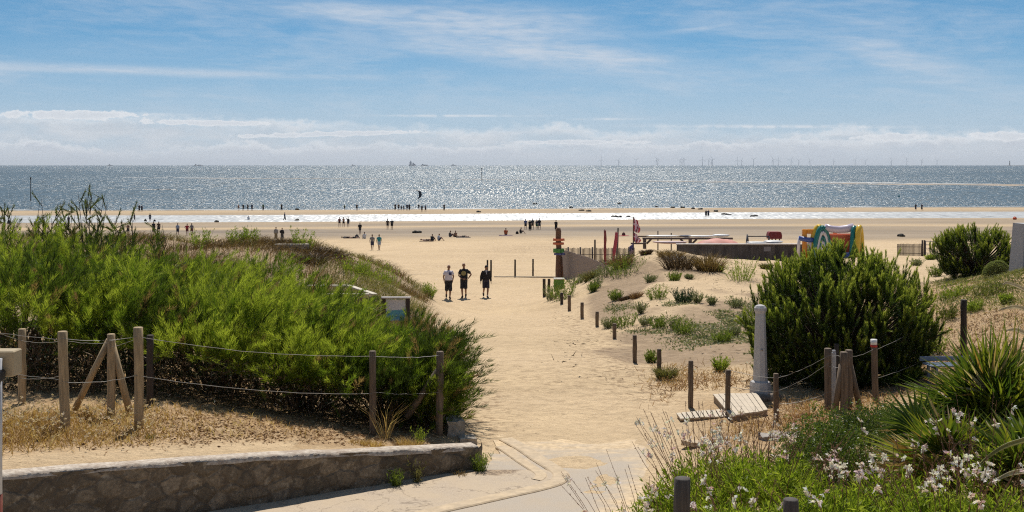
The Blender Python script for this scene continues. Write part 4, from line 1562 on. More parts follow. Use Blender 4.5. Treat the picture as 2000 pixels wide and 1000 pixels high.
def hull(px0, px1, py, Y, hgt, w, mat, name, label, cat, group=None, lift=0.0):
    a, b_ = wp(px0, py, Y), wp(px1, py, Y)
    L = b_.x - a.x
    pts = []; rad = []
    for f in np.linspace(0, 1, 13):
        pts.append((-L / 2 + L * f, 0, hgt * .18 * (2 * f - 1) ** 2))
        s_ = max(.06, math.sin(math.pi * min(1, .04 + f * .97)) ** .55)
        rad.append((w * s_, hgt * .5 * s_))
    mb = MB(); mb.tube(pts, rad, 10, 0, True, True, None, (0, 1, 0))
    return tag(mb.build(name, mat, None, ((a.x + b_.x) / 2, Y, a.z)), label, cat, group)


HW = M('white hull', (.66, .65, .64), .4, .15, 4, .1); 
hull(1262, 1330, 461.5, 90, .22, .3, HW, 'boat_hull', 'white hull lying on the rack nearest the flag mast', 'boat hull', 'hulls on the boat rack')
hull(1345, 1400, 461.8, 90.5, .2, .3, HW, 'boat_hull', 'white hull lying midway along the boat rack', 'boat hull', 'hulls on the boat rack')
hull(1392, 1426, 461, 91, .34, .35, HW, 'boat_hull', 'white hull bulging at the right end of the boat rack', 'boat hull', 'hulls on the boat rack')
hull(1328, 1356, 461.3, 91.5, .22, .3, M('slate blue cover', (.10, .11, .15), .7, .2, 5, .2), 'boat_hull', 'dark covered hull between white hulls on the boat rack', 'boat hull', 'hulls on the boat rack')
hull(1275, 1345, 473.5, 87, .24, .4, M('faded pink hull', (.50, .36, .35), .6, .2, 4, .1), 'boat_hull', 'faded pink hull under the boat rack', 'boat hull')
hull(1458, 1498, 474.5, 86, .24, .4, HW, 'boat_hull', 'white hull behind the wall left of the red booth', 'boat hull')
hull(1492, 1530, 473.5, 86.5, .36, .5, HW, 'boat_hull', 'thick white hull below the red booth', 'boat hull')
# salmon tarpaulin over a boat
a, b_ = wp(1362, 476, 86), wp(1442, 476, 86)
P = []
for f in np.linspace(0, 1, 21):
    r_ = []
    for g in np.linspace(-1, 1, 11):
        hgt = .40 * math.sin(math.pi * f) ** .6 * (1 - abs(g) ** 1.8) + .03 * math.sin(f * 17 + g * 5)
        r_.append((a.x + (b_.x - a.x) * f - (a.x + b_.x) / 2, g * .9 * math.sin(math.pi * (.08 + .84 * f)) ** .5, hgt))
    P.append(r_)
mb = MB(); mb.grid(P, 0, True)
mb.grid([[Vector((v[0], v[1], -1.1)) for v in r_] for r_ in P][::-1], 0, True)
for edge in (0, 10):
    mb.grid([[Vector(P[i][edge]), Vector((P[i][edge][0], P[i][edge][1], -1.1))] for i in range(21)], 0, False)
tag(mb.build('covered_boat', M('salmon tarpaulin', (.60, .27, .215), .7, .15, 3, .3, .03), None, ((a.x + b_.x) / 2, 86, (a.z + b_.z) / 2)), 'boat under a salmon pink tarpaulin beside the rack', 'covered boat')
for px, pt, lab in [(1285, 451, 'slim dark post sticking up behind the boat rack'), (1311, 455, 'short dark post sticking up behind the boat rack')]:
    pole('rack_post', px, 465, pt, 95, .055, WOODD(), lab, 'post')
# trestle with a bar and the red booth on legs
tr = empty('trestle_bar', (wp(1478, 0, 87).x, 87.0, gz(wp(1478, 0, 87).x, 87.0)), 0, 'dark trestle holding a horizontal bar beside the red booth', 'trestle')
t0 = tr.location
TD = M('dark blue steel', (.05, .055, .07), .6, .2, 8, .1)
for dx in (-3, 3):
    mb = MB(); mb.tube([wp(1460 + dx * 1.2, 489, 87 + dx * .1) - t0, wp(1459.5, 458, 87) - t0], .055, 7); mb.build('leg', TD, tr)
mb = MB(); mb.tube([wp(1458, 461.5, 87) - t0, wp(1502, 461.5, 87) - t0], .045, 7); mb.build('bar', TD, tr)
mb = MB(); mb.tube([wp(1502, 461.5, 87) - t0, wp(1502, 489, 87) - t0], .05, 7); mb.build('leg', TD, tr)
bo = empty('red_booth', (wp(1512, 0, 89).x, 89.0, gz(wp(1512, 0, 89).x, 89.0)), 0, 'dark red booth on wooden legs above the club wall', 'booth')
q0 = bo.location
DR = M('dark red cloth', (.20, .028, .035), .75, .25, 5, .3, .02)
mb = MB()
for i_, (w_, py) in enumerate(((13.0, 465.5), (13.5, 461), (12.2, 454), (10.5, 452.6))):
    pass
rings = []
for w_, py in ((12.6, 466), (13.4, 460), (12.0, 454), (10.2, 452.4)):
    c_ = wp(1512, py, 89) - q0; ww = w_ * 89 / FOC
    rings.append([(c_.x - ww, -.4, c_.z), (c_.x + ww, -.4, c_.z), (c_.x + ww, .4, c_.z), (c_.x - ww, .4, c_.z), (c_.x - ww, -.4, c_.z)])
mb.grid(rings, 0, False); mb.add(rings[-1][:4], [(0, 1, 2, 3)])
mb.build('canopy', DR, bo)
for px in (1501.5, 1508, 1515, 1522.5):
    bx_('leg', px - 1.1, px + 1.1, 464, 490, 89, .1, WOOD(), bo, q0)

# ---- bouncy castle
Yc = 79.0
cx = wp(1622, 0, Yc).x
zb = z_at(506, Yc)
kk = Yc / FOC
bc = empty('bouncy_castle', (cx, Yc, zb), 0, 'inflatable castle with teal, white and yellow arches behind the pine', 'bouncy castle')


def vinyl(n, c_):
    return M(n, c_, .35, .1, 3, .1, .02, spec=.5)


TEAL, WHT, YEL, ORG, RDO, BLE, LIL = vinyl('teal vinyl', (.015, .17, .16)), vinyl('white vinyl', (.72, .68, .70)), vinyl('yellow vinyl', (.72, .47, .04)), vinyl('orange vinyl', (.70, .27, .02)), vinyl('red orange vinyl', (.58, .12, .05)), vinyl('blue vinyl', (.06, .10, .34)), vinyl('lilac white vinyl', (.60, .52, .62))


def arch_path(w, h, ang, ox, oy, oz=0.0, n=22, splay=.3):
    out = []
    for i in range(n + 1):
        t = -1 + 2 * i / n
        a = abs(t)
        z_ = h * (1 - a ** 2.6)
        xx = w * (.42 * math.sin(t * math.pi / 2) + .58 * t * a)
        out.append((ox + xx * math.cos(ang), oy + xx * math.sin(ang), oz + z_))
    return out


def arch(ox, ang, flip):
    nx, ny = math.sin(ang), -math.cos(ang)
    top = (505 - 439) * kk
    # nested bands from the outside in: deep yellow barrel behind, teal, white, teal, white in front
    d_ = .34 * flip
    for (w, h, r, mat, dn) in ((.80, top - .14, .20, YEL, -.38), (.78, top - .16, .17, TEAL, 0), (.56, top - .50, .14, WHT, .02), (.38, top - .82, .12, TEAL, .02), (.22, top - 1.15, .10, WHT, .02)):
        P = arch_path(w, h, ang, ox + nx * dn * flip, ny * dn * flip)
        mb = MB(); mb.tube(P, r, 10); mb.build('arch_band', mat, bc)


arch(wp(1606, 0, Yc).x - cx, .35, 1)
arch(wp(1668, 0, Yc).x - cx, 1.05, -1)
# big pale tube joining the arches
z_ = (505 - 446) * kk
P = [((1612 - 1622) * kk, .1, z_ + .12), ((1625 - 1622) * kk, .1, z_ - .02), ((1640 - 1622) * kk, .1, z_ - .06), ((1655 - 1622) * kk, .1, z_ + .0), ((1668 - 1622) * kk, .1, z_ + .14)]
mb = MB(); mb.tube(P, [.24, .25, .26, .27, .26], 14); mb.build('cross_tube', LIL, bc)
mb = MB(); mb.box((1646 - 1622) * kk, .5, (505 - 475) * kk, 50 * kk, .35, 38 * kk, 0, 0, .1); mb.build('side_panel', RDO, bc)
mb = MB(); mb.box((1637 - 1622) * kk, .75, (505 - 462) * kk, 8 * kk, .2, 20 * kk, 0, 0, .08); mb.build('back_pillar', ORG, bc)
mb = MB(); mb.box((1627 - 1622) * kk, 0, .22, 95 * kk, 1.6, .5, 0, 0, .15); mb.build('floor_cushion', BLE, bc)
# orange square frame on the left with blue tubes
for nm, x0, x1, y0, y1 in (('frame_post', 1569, 1577.5, 448, 506), ('frame_top', 1577.6, 1592, 447.8, 457)):
    a, b_ = wp(x0, y1, Yc), wp(x1, y0, Yc)
    mb = MB(); mb.box((a.x + b_.x) / 2 - cx, .3, (a.z + b_.z) / 2 - zb, b_.x - a.x, .32, b_.z - a.z, 0, 0, .05); mb.build(nm, ORG, bc)
mb = MB(); mb.tube([((1560 - 1622) * kk, .0, (505 - 464) * kk), ((1575 - 1622) * kk, -.05, (505 - 467) * kk), ((1592 - 1622) * kk, .0, (505 - 468) * kk)], [.16, .17, .17], 12); mb.build('blue_tube', BLE, bc)
mb = MB(); mb.tube([((1559 - 1622) * kk, .0, -.1), ((1560 - 1622) * kk, .0, (505 - 478) * kk), ((1561 - 1622) * kk, .0, (505 - 463) * kk)], [.13, .12, .10], 12); mb.build('side_tube', WHT, bc)
mb = MB(); mb.box((1582 - 1622) * kk, .1, (505 - 488) * kk, 8 * kk, .3, 34 * kk, 0, 0, .06); mb.build('side_panel', LIL, bc)

# right picket fence, gate
picket('picket_fence', 'thin dark picket fence on the beach behind the far pine', 1752, 1800, 494, 476, 88, 88, 24, PK, 2, .045, .03)
for px, lab in ((1801.5, 'dark gate post nearest the thin picket fence'), (1805.5, 'second dark gate post standing right beside its twin')):
    pole('gate_post', px, 502, 469, 86, .075, PK, lab, 'post')
gt = empty('metal_gate', (wp(1816, 0, 86).x, 86.0, gz(wp(1816, 0, 86).x, 86.0)), 0, 'grey tubular gate beside the dark gate posts', 'gate')
g0 = gt.location
GM = M('grey tube', (.16, .17, .20), .5, .2, 8, 0, metal=.3)
for py in (471, 478, 486, 494):
    mb = MB(); mb.tube([wp(1807, py, 86) - g0, wp(1826, py + .6, 86) - g0], .028, 6); mb.build('rail', GM, gt)
for px in (1808, 1817, 1825.5):
    mb = MB(); mb.tube([wp(px, 470, 86) - g0, wp(px, 498, 86) - g0], .03, 6); mb.build('upright', GM, gt)

# ================================================================== out at sea
pm = at(60, 392)
pm = Vector(((60 - 1000) / FOC * 377, 377, SEA))
cm = empty('channel_marker', pm, 0, 'dark channel marker pole with a topmark standing in the sea', 'marker')
mb = MB(); mb.tube([(0, 0, -1.5), (0, 0, 7.1)], [.17, .12], 8); mb.build('pole', M('black tar', (.02, .022, .025), .6, .2, 4, 0), cm)
mb = MB(); mb.tube([(0, 0, 7.1), (0, 0, 7.3), (0, 0, 7.9)], [.18, .26, .20], 8); mb.build('topmark', M('black tar', (.02, .022, .025)), cm)
x_ = (941 - 1000) / FOC * 900
mb = MB(); mb.tube([(0, 0, -1.5), (0, 0, 9)], [.3, .22], 8); mb.ball((0, 0, 9.2), .5, 8, 6)
tag(mb.build('distant_marker', M('grey tar', (.09, .09, .10), .7, .2, 2, 0), None, (x_, 900, SEA)), 'faint thin marker pole far out in the glitter', 'marker')


def ship(px, Y, L, hh, label, parts, deck_cranes):
    o = empty('ship', ((px - 1000) / FOC * Y, Y, SEA), 0, label, 'ship')
    mb = MB()
    mb.add([(-L / 2, -8, 0), (L / 2, -8, 0), (L / 2, 8, 0), (-L / 2, 8, 0), (-L / 2 - 6, -9, hh), (L / 2 + 12, -9, hh), (L / 2 + 12, 9, hh), (-L / 2 - 6, 9, hh)],
           [(0, 1, 5, 4), (1, 2, 6, 5), (2, 3, 7, 6), (3, 0, 4, 7), (4, 5, 6, 7)])
    mb.build('hull', M('blue black hull', (.05, .07, .11), .6, .2, .1, 0), o)
    mb = MB()
    for x0, w, z0, h in parts:
        mb.box(x0, 0, hh + z0 + h / 2, w, 12, h, 0, 0, .4)
    mb.build('superstructure', M('ship grey', (.20, .23, .28), .6, .2, .1, 0), o)
    return o


ship(805, 14000, 78, 14, 'dark blue ship with a tall stepped superstructure on the horizon', [(-20, 26, 0, 34), (-18, 12, 34, 16), (14, 20, 0, 24), (30, 12, 0, 10)], 0)
ship(829, 15000, 90, 9, 'low pale ship just right of the dark blue ship', [(-25, 20, 0, 16), (10, 60, 0, 6)], 0)
ship(886, 16000, 60, 9, 'tiny faint ship far right of the dark blue ship', [(-8, 16, 0, 14)], 0)
ship(690, 16000, 50, 7, 'tiny faint ship far left of the dark blue ship', [(-8, 16, 0, 12)], 0)
ship(387, 16000, 110, 9, 'long faint ship on the horizon toward the left', [(-35, 16, 0, 17), (20, 50, 0, 5)], 0)
ship(215, 16000, 60, 8, 'tiny ship on the horizon nearest the left edge', [(-8, 16, 0, 16)], 0)

# wind farm
m_t = M('pale turbine', (.52, .55, .60), .5, .05, .05, 0)


def turbine_mesh(rot):
    mb = MB()
    mb.tube([(0, 0, 0), (0, 0, 100)], [4.6, 3.2], 8)
    mb.box(0, 0, 101.5, 5, 9, 5)
    for k_ in range(3):
        a = rot + k_ * 2 * math.pi / 3
        d_ = Vector((math.sin(a), 0, math.cos(a)))
        c0 = Vector((0, -6, 101.5))
        mb.tube([c0, c0 + d_ * 18, c0 + d_ * 74], [1.6, 3.2, .7], 5)
    return mb.mesh('turbine', m_t)


tm = [turbine_mesh(r) for r in (.1, .55, 1.0, 1.5)]
for i, px in enumerate([1174, 1208, 1242, 1283, 1285, 1328, 1332, 1336, 1372, 1384, 1390, 1392, 1440, 1448, 1472, 1510, 1520, 1545, 1560, 1582, 1628, 1670, 1690, 1741, 1770, 1800, 1830]):
    Y = 19500 + random.uniform(-1500, 2500) + (2500 if px > 1620 else 0)
    o = link('wind_turbine', tm[i % 4], None, ((px - 1000) / FOC * Y, Y, SEA), random.uniform(-.4, .4))
    tag(o, 'faint white wind turbine standing in the far offshore row', 'wind turbine', 'wind turbines on the horizon')
# low island with its lighthouse
Y = 12500
ci = (1985 - 1000) / FOC * Y
mb = MB(); P = []
for f in np.linspace(0, 1, 40):
    h = (9 * math.sin(math.pi * f) ** .5 + 4 * random.random()) * (f > .02)
    X_ = ci - 160 + f * 900
    P.append([(X_, Y - 60, SEA - 1), (X_, Y, SEA + h), (X_, Y + 60, SEA - 1)])
mb.grid(P, 0, True)
tag(mb.build('island', M('dim island', (.10, .12, .14), .9, .2, .02, 0)), 'low dark island on the horizon at the right', 'island', None, 'structure')
lh = empty('lighthouse', ((1972 - 1000) / FOC * Y, Y, SEA + 6), 0, 'small dark lighthouse on the low island at the right', 'lighthouse')
LM = M('lighthouse stone', (.11, .12, .14), .8, .2, .2, 0)
mb = MB(); mb.tube([(0, 0, -3), (0, 0, 42)], [6.5, 4.5], 10); mb.build('tower', LM, lh)
mb = MB(); mb.tube([(0, 0, 42), (0, 0, 44), (0, 0, 44.1), (0, 0, 50), (0, 0, 53)], [6, 6, 3.4, 3.4, .5], 10); mb.build('lantern_room', LM, lh)


# wings and sails of the wing surfers
def wing(name, px, py, Y, pts, width, mat, label):
    o = empty(name, ((px - 1000) / FOC * Y, Y, SEA), 0, label, 'wing sail')
    c_ = wp(px, py, Y)
    P = []
    for (u, v), w in zip(pts, width):
        P.append([(u, -.25, c_.z - SEA + v), (u + w * .5, .05, c_.z - SEA + v + w * .08), (u + w, .3, c_.z - SEA + v)])
    mb = MB(); mb.grid(P, 0, True); q = mb.build('canopy', mat, o)
    md = q.modifiers.new('thickness', 'SOLIDIFY'); md.thickness = .05
    mb = MB(); mb.tube([(p_[0][0], -.25, p_[0][2]) for p_ in P], .12, 8); mb.build('leading_edge', mat, o)
    return o


Yk = 390
kk = Yk / FOC
wing('wing_sail', 815, 381, Yk, [(-3 * kk, 8 * kk), (0, 9 * kk), (3 * kk, 6.5 * kk), (4.2 * kk, 1 * kk), (3.5 * kk, -4 * kk), (.5 * kk, -7.5 * kk)], [.1, .55, .8, .8, .6, .1], M('dark sail', (.03, .035, .05), .5, .2, 2, 0), 'dark crescent shaped wing sail above the waves')
wing('wing_sail', 1754, 386, 420, [(-5 * kk, -6 * kk), (-2 * kk, -3 * kk), (0, 1 * kk), (1.5 * kk, 6 * kk)], [.8, 1.0, .9, .3], M('teal sail', (.03, .20, .22), .5, .2, 2, 0), 'teal wing sail above the waves on the right')
# buoys and weed on the flats
q = at(1982, 429); mb = MB(); mb.ball((0, 0, .25), (.42, .42, .38), 10, 8); mb.tube([(0, 0, .55), (0, 0, .8)], .06, 6)
tag(mb.build('buoy', M('orange buoy', (.65, .10, .03), .5, .1, 4, 0), None, q), 'orange red buoy stranded on the wet sand at the right', 'buoy')
WEED = M('dark weed', (.035, .03, .022), .8, .3, 3, .5, .05)
for i, (px, py) in enumerate([(1114, 406), (1136, 411.5), (1150, 413), (1313, 406), (1333, 406), (1354, 408), (1368, 409), (1399, 413.5), (1414, 419.5), (1422, 420), (1470, 423.5), (1475, 423), (1207, 424.5), (1228, 424), (934, 414.5), (1210, 398), (1045, 399), (813, 455), (579, 431), (425, 434), (1282, 405), (1758, 462), (1200, 424), (580, 410)]):
    q = at(px, py)
    mb = MB()
    for j in range(5):
        mb.ball((random.uniform(-.45, .45), random.uniform(-.4, .4), .12), (random.uniform(.25, .5), .35, random.uniform(.15, .36)), 7, 5)
    tag(mb.build('weed_clump', WEED, None, q, random.random() * 3), 'small dark clump of weed lying on the wet tidal sand', 'seaweed', 'weed clumps on the tidal flat')
# ================================================================== plants
def xy(px, Y):
    return (px - 1000) / FOC * Y, Y


TAM = leaf_mat('tamarisk green', (.035, .052, .012), (.13, .195, .018), (.33, .38, .05), .5)
for n_ in TAM.node_tree.nodes:
    if n_.type == 'VALTORGB':
        e_ = n_.color_ramp.elements
        e_[-1].position = .86
        q_ = e_.new(.93); q_.color = (.24, .15, .075, 1)
TAMD = leaf_mat('tamarisk dull', (.06, .08, .015), (.13, .165, .025), (.26, .28, .055), .45)
BRANCH = M('tamarisk bark', (.075, .052, .036), .85, .35, 12, .4)
DEADT = leaf_mat('dry twigs', (.03, .02, .012), (.075, .046, .028), (.20, .13, .07), .2)


def tamarisk(px, Y, rx, ry, h, n, label, seed, mat=None, bare=0, dull=.0, low=.40, tintoff=0.0):
    """feathery bush: arching plumes of very fine sprays over many thin branches"""
    rng = np.random.default_rng(seed)
    x0, y0 = xy(px, Y); z0 = gz(x0, y0)
    root = empty('tamarisk_bush', (x0, y0, z0), 0, label, 'shrub', 'tamarisk bushes of the green hedge')
    # plume base points through the outer part of a lumpy dome
    th = rng.uniform(0, 2 * np.pi, n)
    cz_ = rng.uniform(low, 1, n) ** .8
    front = low
    rr = rng.uniform(.62, 1.0, n) ** .6
    sph = np.sqrt(np.maximum(0, 1 - np.maximum(0, (cz_ - .38) / .62) ** 2.2)) * np.where(cz_ < .45, .82 + .18 * cz_ / .45, 1)
    lump = .56 + .82 * fbm(np.cos(th) * 2.4 + 9 + seed, np.sin(th) * 2.4 + 9 + cz_ * 2.8, 100 + seed % 50, 3)
    bx, by, bz = np.cos(th) * sph * rx * rr * lump, np.sin(th) * sph * ry * rr * lump, cz_ * h * rr * lump
    gzv = ground(x0 + bx, y0 + by) - z0
    bz = bz * .80 + gzv * (1 - np.clip(bz / h, 0, 1))
    P0 = np.stack([bx, by, bz], 1)
    out = norm(np.stack([np.cos(th) * sph, np.sin(th) * sph, cz_ * .55], 1))
    D0 = norm(out * .60 + np.array([.08, -.05, .85]) + rng.normal(size=(n, 3)) * .36)
    PL = rng.uniform(.45, .95, n)
    clump = fbm(P0[:, 0] * 1.1 + 40 + seed, P0[:, 1] * 1.1 + P0[:, 2] * 1.3 + 40, 140 + seed % 40, 3)
    ptint = np.clip(.40 + (clump - .5) * 2.9 + rng.normal(size=n) * .14 + tintoff, 0, .86)
    dryp = rng.random(n) < .03 * (1 + 3 * (clump < .42))
    k = 78
    t = rng.uniform(.0, 1, (n, k)) ** .8
    side = norm(rng.normal(size=(n, k, 3)))
    # the plume bends over at its tip
    bend = np.array([.10, 0, -.24])
    base = P0[:, None] + D0[:, None] * (PL[:, None] * t)[..., None] + bend * (PL[:, None] * t ** 2)[..., None] + side * .03 * (1 - .5 * t)[..., None]
    dirs = norm(D0[:, None] * 1.0 + side * .46 + np.array([.02, 0, -.08]))
    L = rng.uniform(.10, .24, (n, k)) * (1.15 - .5 * t)
    tint = np.clip(ptint[:, None] + rng.normal(size=(n, k)) * .10 + (t - .5) * .18, 0, .86)
    tint[dryp] = np.clip(.96 + rng.normal(size=(int(dryp.sum()), k)) * .03, .9, 1)
    me = blades('foliage', base.reshape(-1, 3), dirs.reshape(-1, 3), L.ravel(), rng.uniform(.008, .014, n * k), tint.ravel(), mat or TAM, 'tri', .05, rng)
    link('foliage', me, root)
    # branches
    mb = MB()
    for i in range(34 + bare):
        j = rng.integers(n)
        e = Vector(P0[j]) * (1.0 if i < 34 else 1.12) + Vector(D0[j]) * .2
        s0 = Vector((P0[j][0] * .18 + rng.normal() * .12, P0[j][1] * .18 + rng.normal() * .1, float(gzv[j]) * .1 - .05))
        m1 = s0.lerp(e, .4) + Vector((rng.normal() * .08, rng.normal() * .08, .15 * h * rng.random()))
        m2 = s0.lerp(e, .75) + Vector((rng.normal() * .08, rng.normal() * .08, .08 * h))
        mb.tube([s0, m1, m2, e], [.03, .022, .013, .006], 5, 0, True, False)
    mb.build('branches', BRANCH, root)
    return root


tam = [
    # px, Y, rx, ry, h, n, label
    (60, 22.6, 2.0, 1.9, 2.5, 620, 'dense green tamarisk behind the fence at the left edge', 1, {}),
    (250, 22.3, 1.7, 1.6, 2.35, 600, 'green tamarisk behind the braced fence post', 2, {}),
    (430, 22.0, 1.7, 1.6, 2.2, 600, 'bright green tamarisk right of the dark fence post', 3, {'tintoff': .08}),
    (600, 21.8, 1.6, 1.5, 1.72, 620, 'green tamarisk in front of the pale timber enclosure', 4, {}),
    (740, 21.6, 1.25, 1.4, 1.42, 520, 'low green tamarisk in front of the notice board', 5, {}),
    (838, 21.4, .54, 1.0, 1.62, 400, 'rounded tamarisk leaning over the sandy path at the hedge end', 6, {'low': .0}),
    (20, 26.8, 2.0, 2.0, 2.9, 480, 'tamarisk in the second row at the left edge', 7, {}),
    (200, 26.4, 2.0, 2.0, 2.65, 480, 'tamarisk in the second row under the bare topped shrub', 8, {}),
    (390, 26.2, 2.0, 2.0, 2.35, 480, 'broad tamarisk at the back of the hedge before the brown dune', 9, {'tintoff': .05}),
    (570, 26.0, 1.9, 1.8, 2.0, 520, 'tamarisk at the back of the hedge left of the enclosure', 10, {}),
    (500, 31.0, 1.6, 1.6, 2.3, 300, 'tamarisk crest below the brown dune grass', 12, {}),
    (320, 31.0, 2.0, 1.8, 2.1, 320, 'tamarisk rising behind the hedge left of the brown dune', 13, {}),
]
for px, Y, rx, ry, h, n, lab, sd, kw in tam:
    tamarisk(px, Y, rx, ry, h, n, lab, sd, **kw)
tamarisk(630, 29.0, 1.0, 1.2, 1.3, 280, 'tamarisk pushing against the left side of the timber enclosure', 15)
tamarisk(810, 26.0, .8, 1.0, 1.2, 300, 'small tamarisk between the notice board and the path', 14)

# brown, half bare tamarisks sticking up at the top left


def bare_shrub(px, Y, h, w, seed, label, nb=26):
    rng = np.random.default_rng(seed)
    x0, y0 = xy(px, Y); z0 = gz(x0, y0)
    root = empty('bare_shrub', (x0, y0, z0), 0, label, 'shrub')
    mb = MB(); P = []; D = []
    for i in range(nb):
        a = rng.normal() * .42
        b_ = rng.normal() * .35
        H = h * rng.uniform(.62, 1.0) * (1 - abs(a) * .35)
        e = Vector((math.sin(a) * w * 1.5, b_ * w, H))
        m1 = Vector((e.x * .3 + rng.normal() * .06, e.y * .3, H * .42)); m2 = Vector((e.x * .7 + rng.normal() * .07, e.y * .7, H * .76))
        mb.tube([(rng.normal() * .15, rng.normal() * .1, -.1), m1, m2, e], [.026, .018, .010, .004], 5, 0, True, False)
        for j in range(10):
            f = rng.uniform(.35, .97)
            s_ = (m1.lerp(m2, (f - .4) / .36) if f < .76 else m2.lerp(e, (f - .76) / .24))
            d = Vector((rng.normal() * .5, rng.normal() * .5, rng.uniform(.3, 1))).normalized()
            L = rng.uniform(.25, .55)
            mb.tube([s_, s_ + d * L * .5 + Vector((0, 0, .02)), s_ + d * L + Vector((0, 0, .08))], [.010, .008, .004], 4, 0, True, False)
            dens = 90 if rng.random() < .8 else 10
            for q in range(dens):
                P.append(s_ + d * L * rng.uniform(.1, 1)); D.append(np.array(d) * .8 + rng.normal(size=3) * .5 + np.array([0, 0, .35]))
    mb.build('branches', M('dark bare twigs', (.05, .037, .028), .85, .35, 12, .3), root)
    n = len(P)
    me = blades('foliage', np.array(P), np.array(D), rng.uniform(.05, .12, n), .010, rng.random(n), TAMD, 'tri', 0, rng)
    link('foliage', me, root)


bare_shrub(175, 30, 4.0, 1.15, 21, 'tall half bare shrub with dark branches sticking up above the hedge', 30)
bare_shrub(236, 31, 3.2, .8, 22, 'thin brown branching shrub right of the tallest bare shrub', 20)
bare_shrub(92, 31, 3.5, .7, 23, 'olive green tuft rising above the hedge left of the bare shrub', 20)
bare_shrub(8, 30, 3.3, .5, 24, 'upright tuft above the hedge at the left edge', 14)
bare_shrub(306, 33, 2.9, .4, 25, 'single bare brown sapling above the hedge', 9)

# dry undergrowth at the hedge foot, twig colour darkened for its shade
rng = np.random.default_rng(33)
n = 15000
px = rng.uniform(-60, 880, n); Y = rng.uniform(20.3, 22.8, n)
x = (px - 1000) / FOC * Y
z = ground(x, Y)
keep = fbm(x * 1.5, Y * 1.5, 61, 3) > .42
P = np.stack([x, Y, z + rng.random(n) ** 1.2 * .85], 1)[keep]; n = len(P)
D = rng.normal(size=(n, 3)) * .8 + np.array([0, -.1, .8])
me = blades('undergrowth', P, D, rng.uniform(.08, .22, n), rng.uniform(.01, .03, n), rng.random(n), DEADT, 'leaf', .1, rng)
tag(link('undergrowth', me), 'dry brown twigs and leaves under the tamarisk hedge', 'undergrowth', None, 'stuff')
n = 9000
px = rng.uniform(-60, 900, n); Y = rng.uniform(20.6, 23.5, n); x = (px - 1000) / FOC * Y; z = ground(x, Y)
P = np.stack([x, Y, z + rng.random(n) * .8], 1)
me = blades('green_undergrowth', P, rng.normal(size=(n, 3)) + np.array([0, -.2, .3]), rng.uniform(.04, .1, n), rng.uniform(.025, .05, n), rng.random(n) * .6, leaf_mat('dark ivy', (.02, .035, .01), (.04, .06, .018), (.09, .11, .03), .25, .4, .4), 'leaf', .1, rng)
tag(link('green_undergrowth', me), 'small dark leaves in the shade below the hedge', 'undergrowth', None, 'stuff')

# dry oat grass on the terrace
STRAW = leaf_mat('straw', (.26, .14, .055), (.50, .33, .13), (.66, .52, .27), .35, .6)
n = 26000
px = rng.uniform(-120, 620, n); sd = rng.uniform(.9, 4.2, n)
Y = 15 + rng.uniform(0, 5, n)
x = (px - 1000) / FOC * Y; sd = Y - wall_y(x)
dens = smooth(1.1, 2.2, sd) * (1 - smooth(3.9, 5.2, sd)) * np.interp(px, [-100, 0, 130, 260, 330, 620], [1, 1, 1, .8, .3, .1]) * (.35 + .9 * fbm(x * 1.3, Y * 1.3, 63, 3))
keep = rng.random(n) < dens
x, Y, px = x[keep], Y[keep], px[keep]; n = len(x)
z = ground(x, Y)
L = rng.uniform(.10, .36, n) * np.interp(px, [-100, 60, 250, 600], [1.25, 1.1, .7, .5])
D = rng.normal(size=(n, 3)) * .38 + np.array([0, 0, 1])
me = blades('dry_grass', np.stack([x, Y, z - .01], 1), D, L, rng.uniform(.008, .014, n), np.clip(fbm(x * 2, Y * 2, 65, 3) + rng.normal(size=n) * .2, 0, 1), STRAW, 'grass', .35, rng)
o = link('dry_grass', me); tag(o, 'straw coloured dry grass on the terrace behind the wall', 'grass', None, 'stuff')
# fluffy pale seed heads
k = rng.choice(np.nonzero(px < 330)[0], 420)
Dn = norm(D)
P = np.stack([x, Y, z], 1)[k] + Dn[k] * L[k][:, None] * .95 + np.array([0, 0, .02])
P = np.repeat(P, 7, 0)
me = blades('seed_heads', P, rand_dirs(len(P), rng) + np.array([0, 0, .4]), .038, .020, rng.uniform(.6, 1, len(P)), leaf_mat('pale seeds', (.40, .28, .17), (.56, .42, .28), (.72, .60, .45), .3, .7), 'leaf', 0, rng)
tag(link('seed_heads', me), 'pale fluffy seed heads of the dry grass', 'grass', None, 'stuff')
# bark and leaf litter lying about
n = 11000
px = rng.uniform(60, 860, n); Y = rng.uniform(16, 21.2, n); x = (px - 1000) / FOC * Y; sd = Y - wall_y(x)
dens = smooth(.75, 1.5, sd) * (1 - smooth(3.6, 4.4, sd)) * np.interp(px, [60, 280, 420, 860], [.05, .45, 1, .9])
keep = (rng.random(n) < dens)
x, Y = x[keep], Y[keep]; n = len(x); z = ground(x, Y)
me = blades('bark_litter', np.stack([x, Y, z + .012], 1), rng.normal(size=(n, 3)) * np.array([1, 1, .16]), rng.uniform(.03, .10, n), rng.uniform(.012, .03, n), rng.random(n), leaf_mat('bark chips', (.16, .085, .04), (.38, .23, .11), (.58, .41, .22), 0.0, .85), 'leaf', 0, rng)
tag(link('bark_litter', me), 'brown bark chips and leaf litter in front of the hedge', 'litter', None, 'stuff')


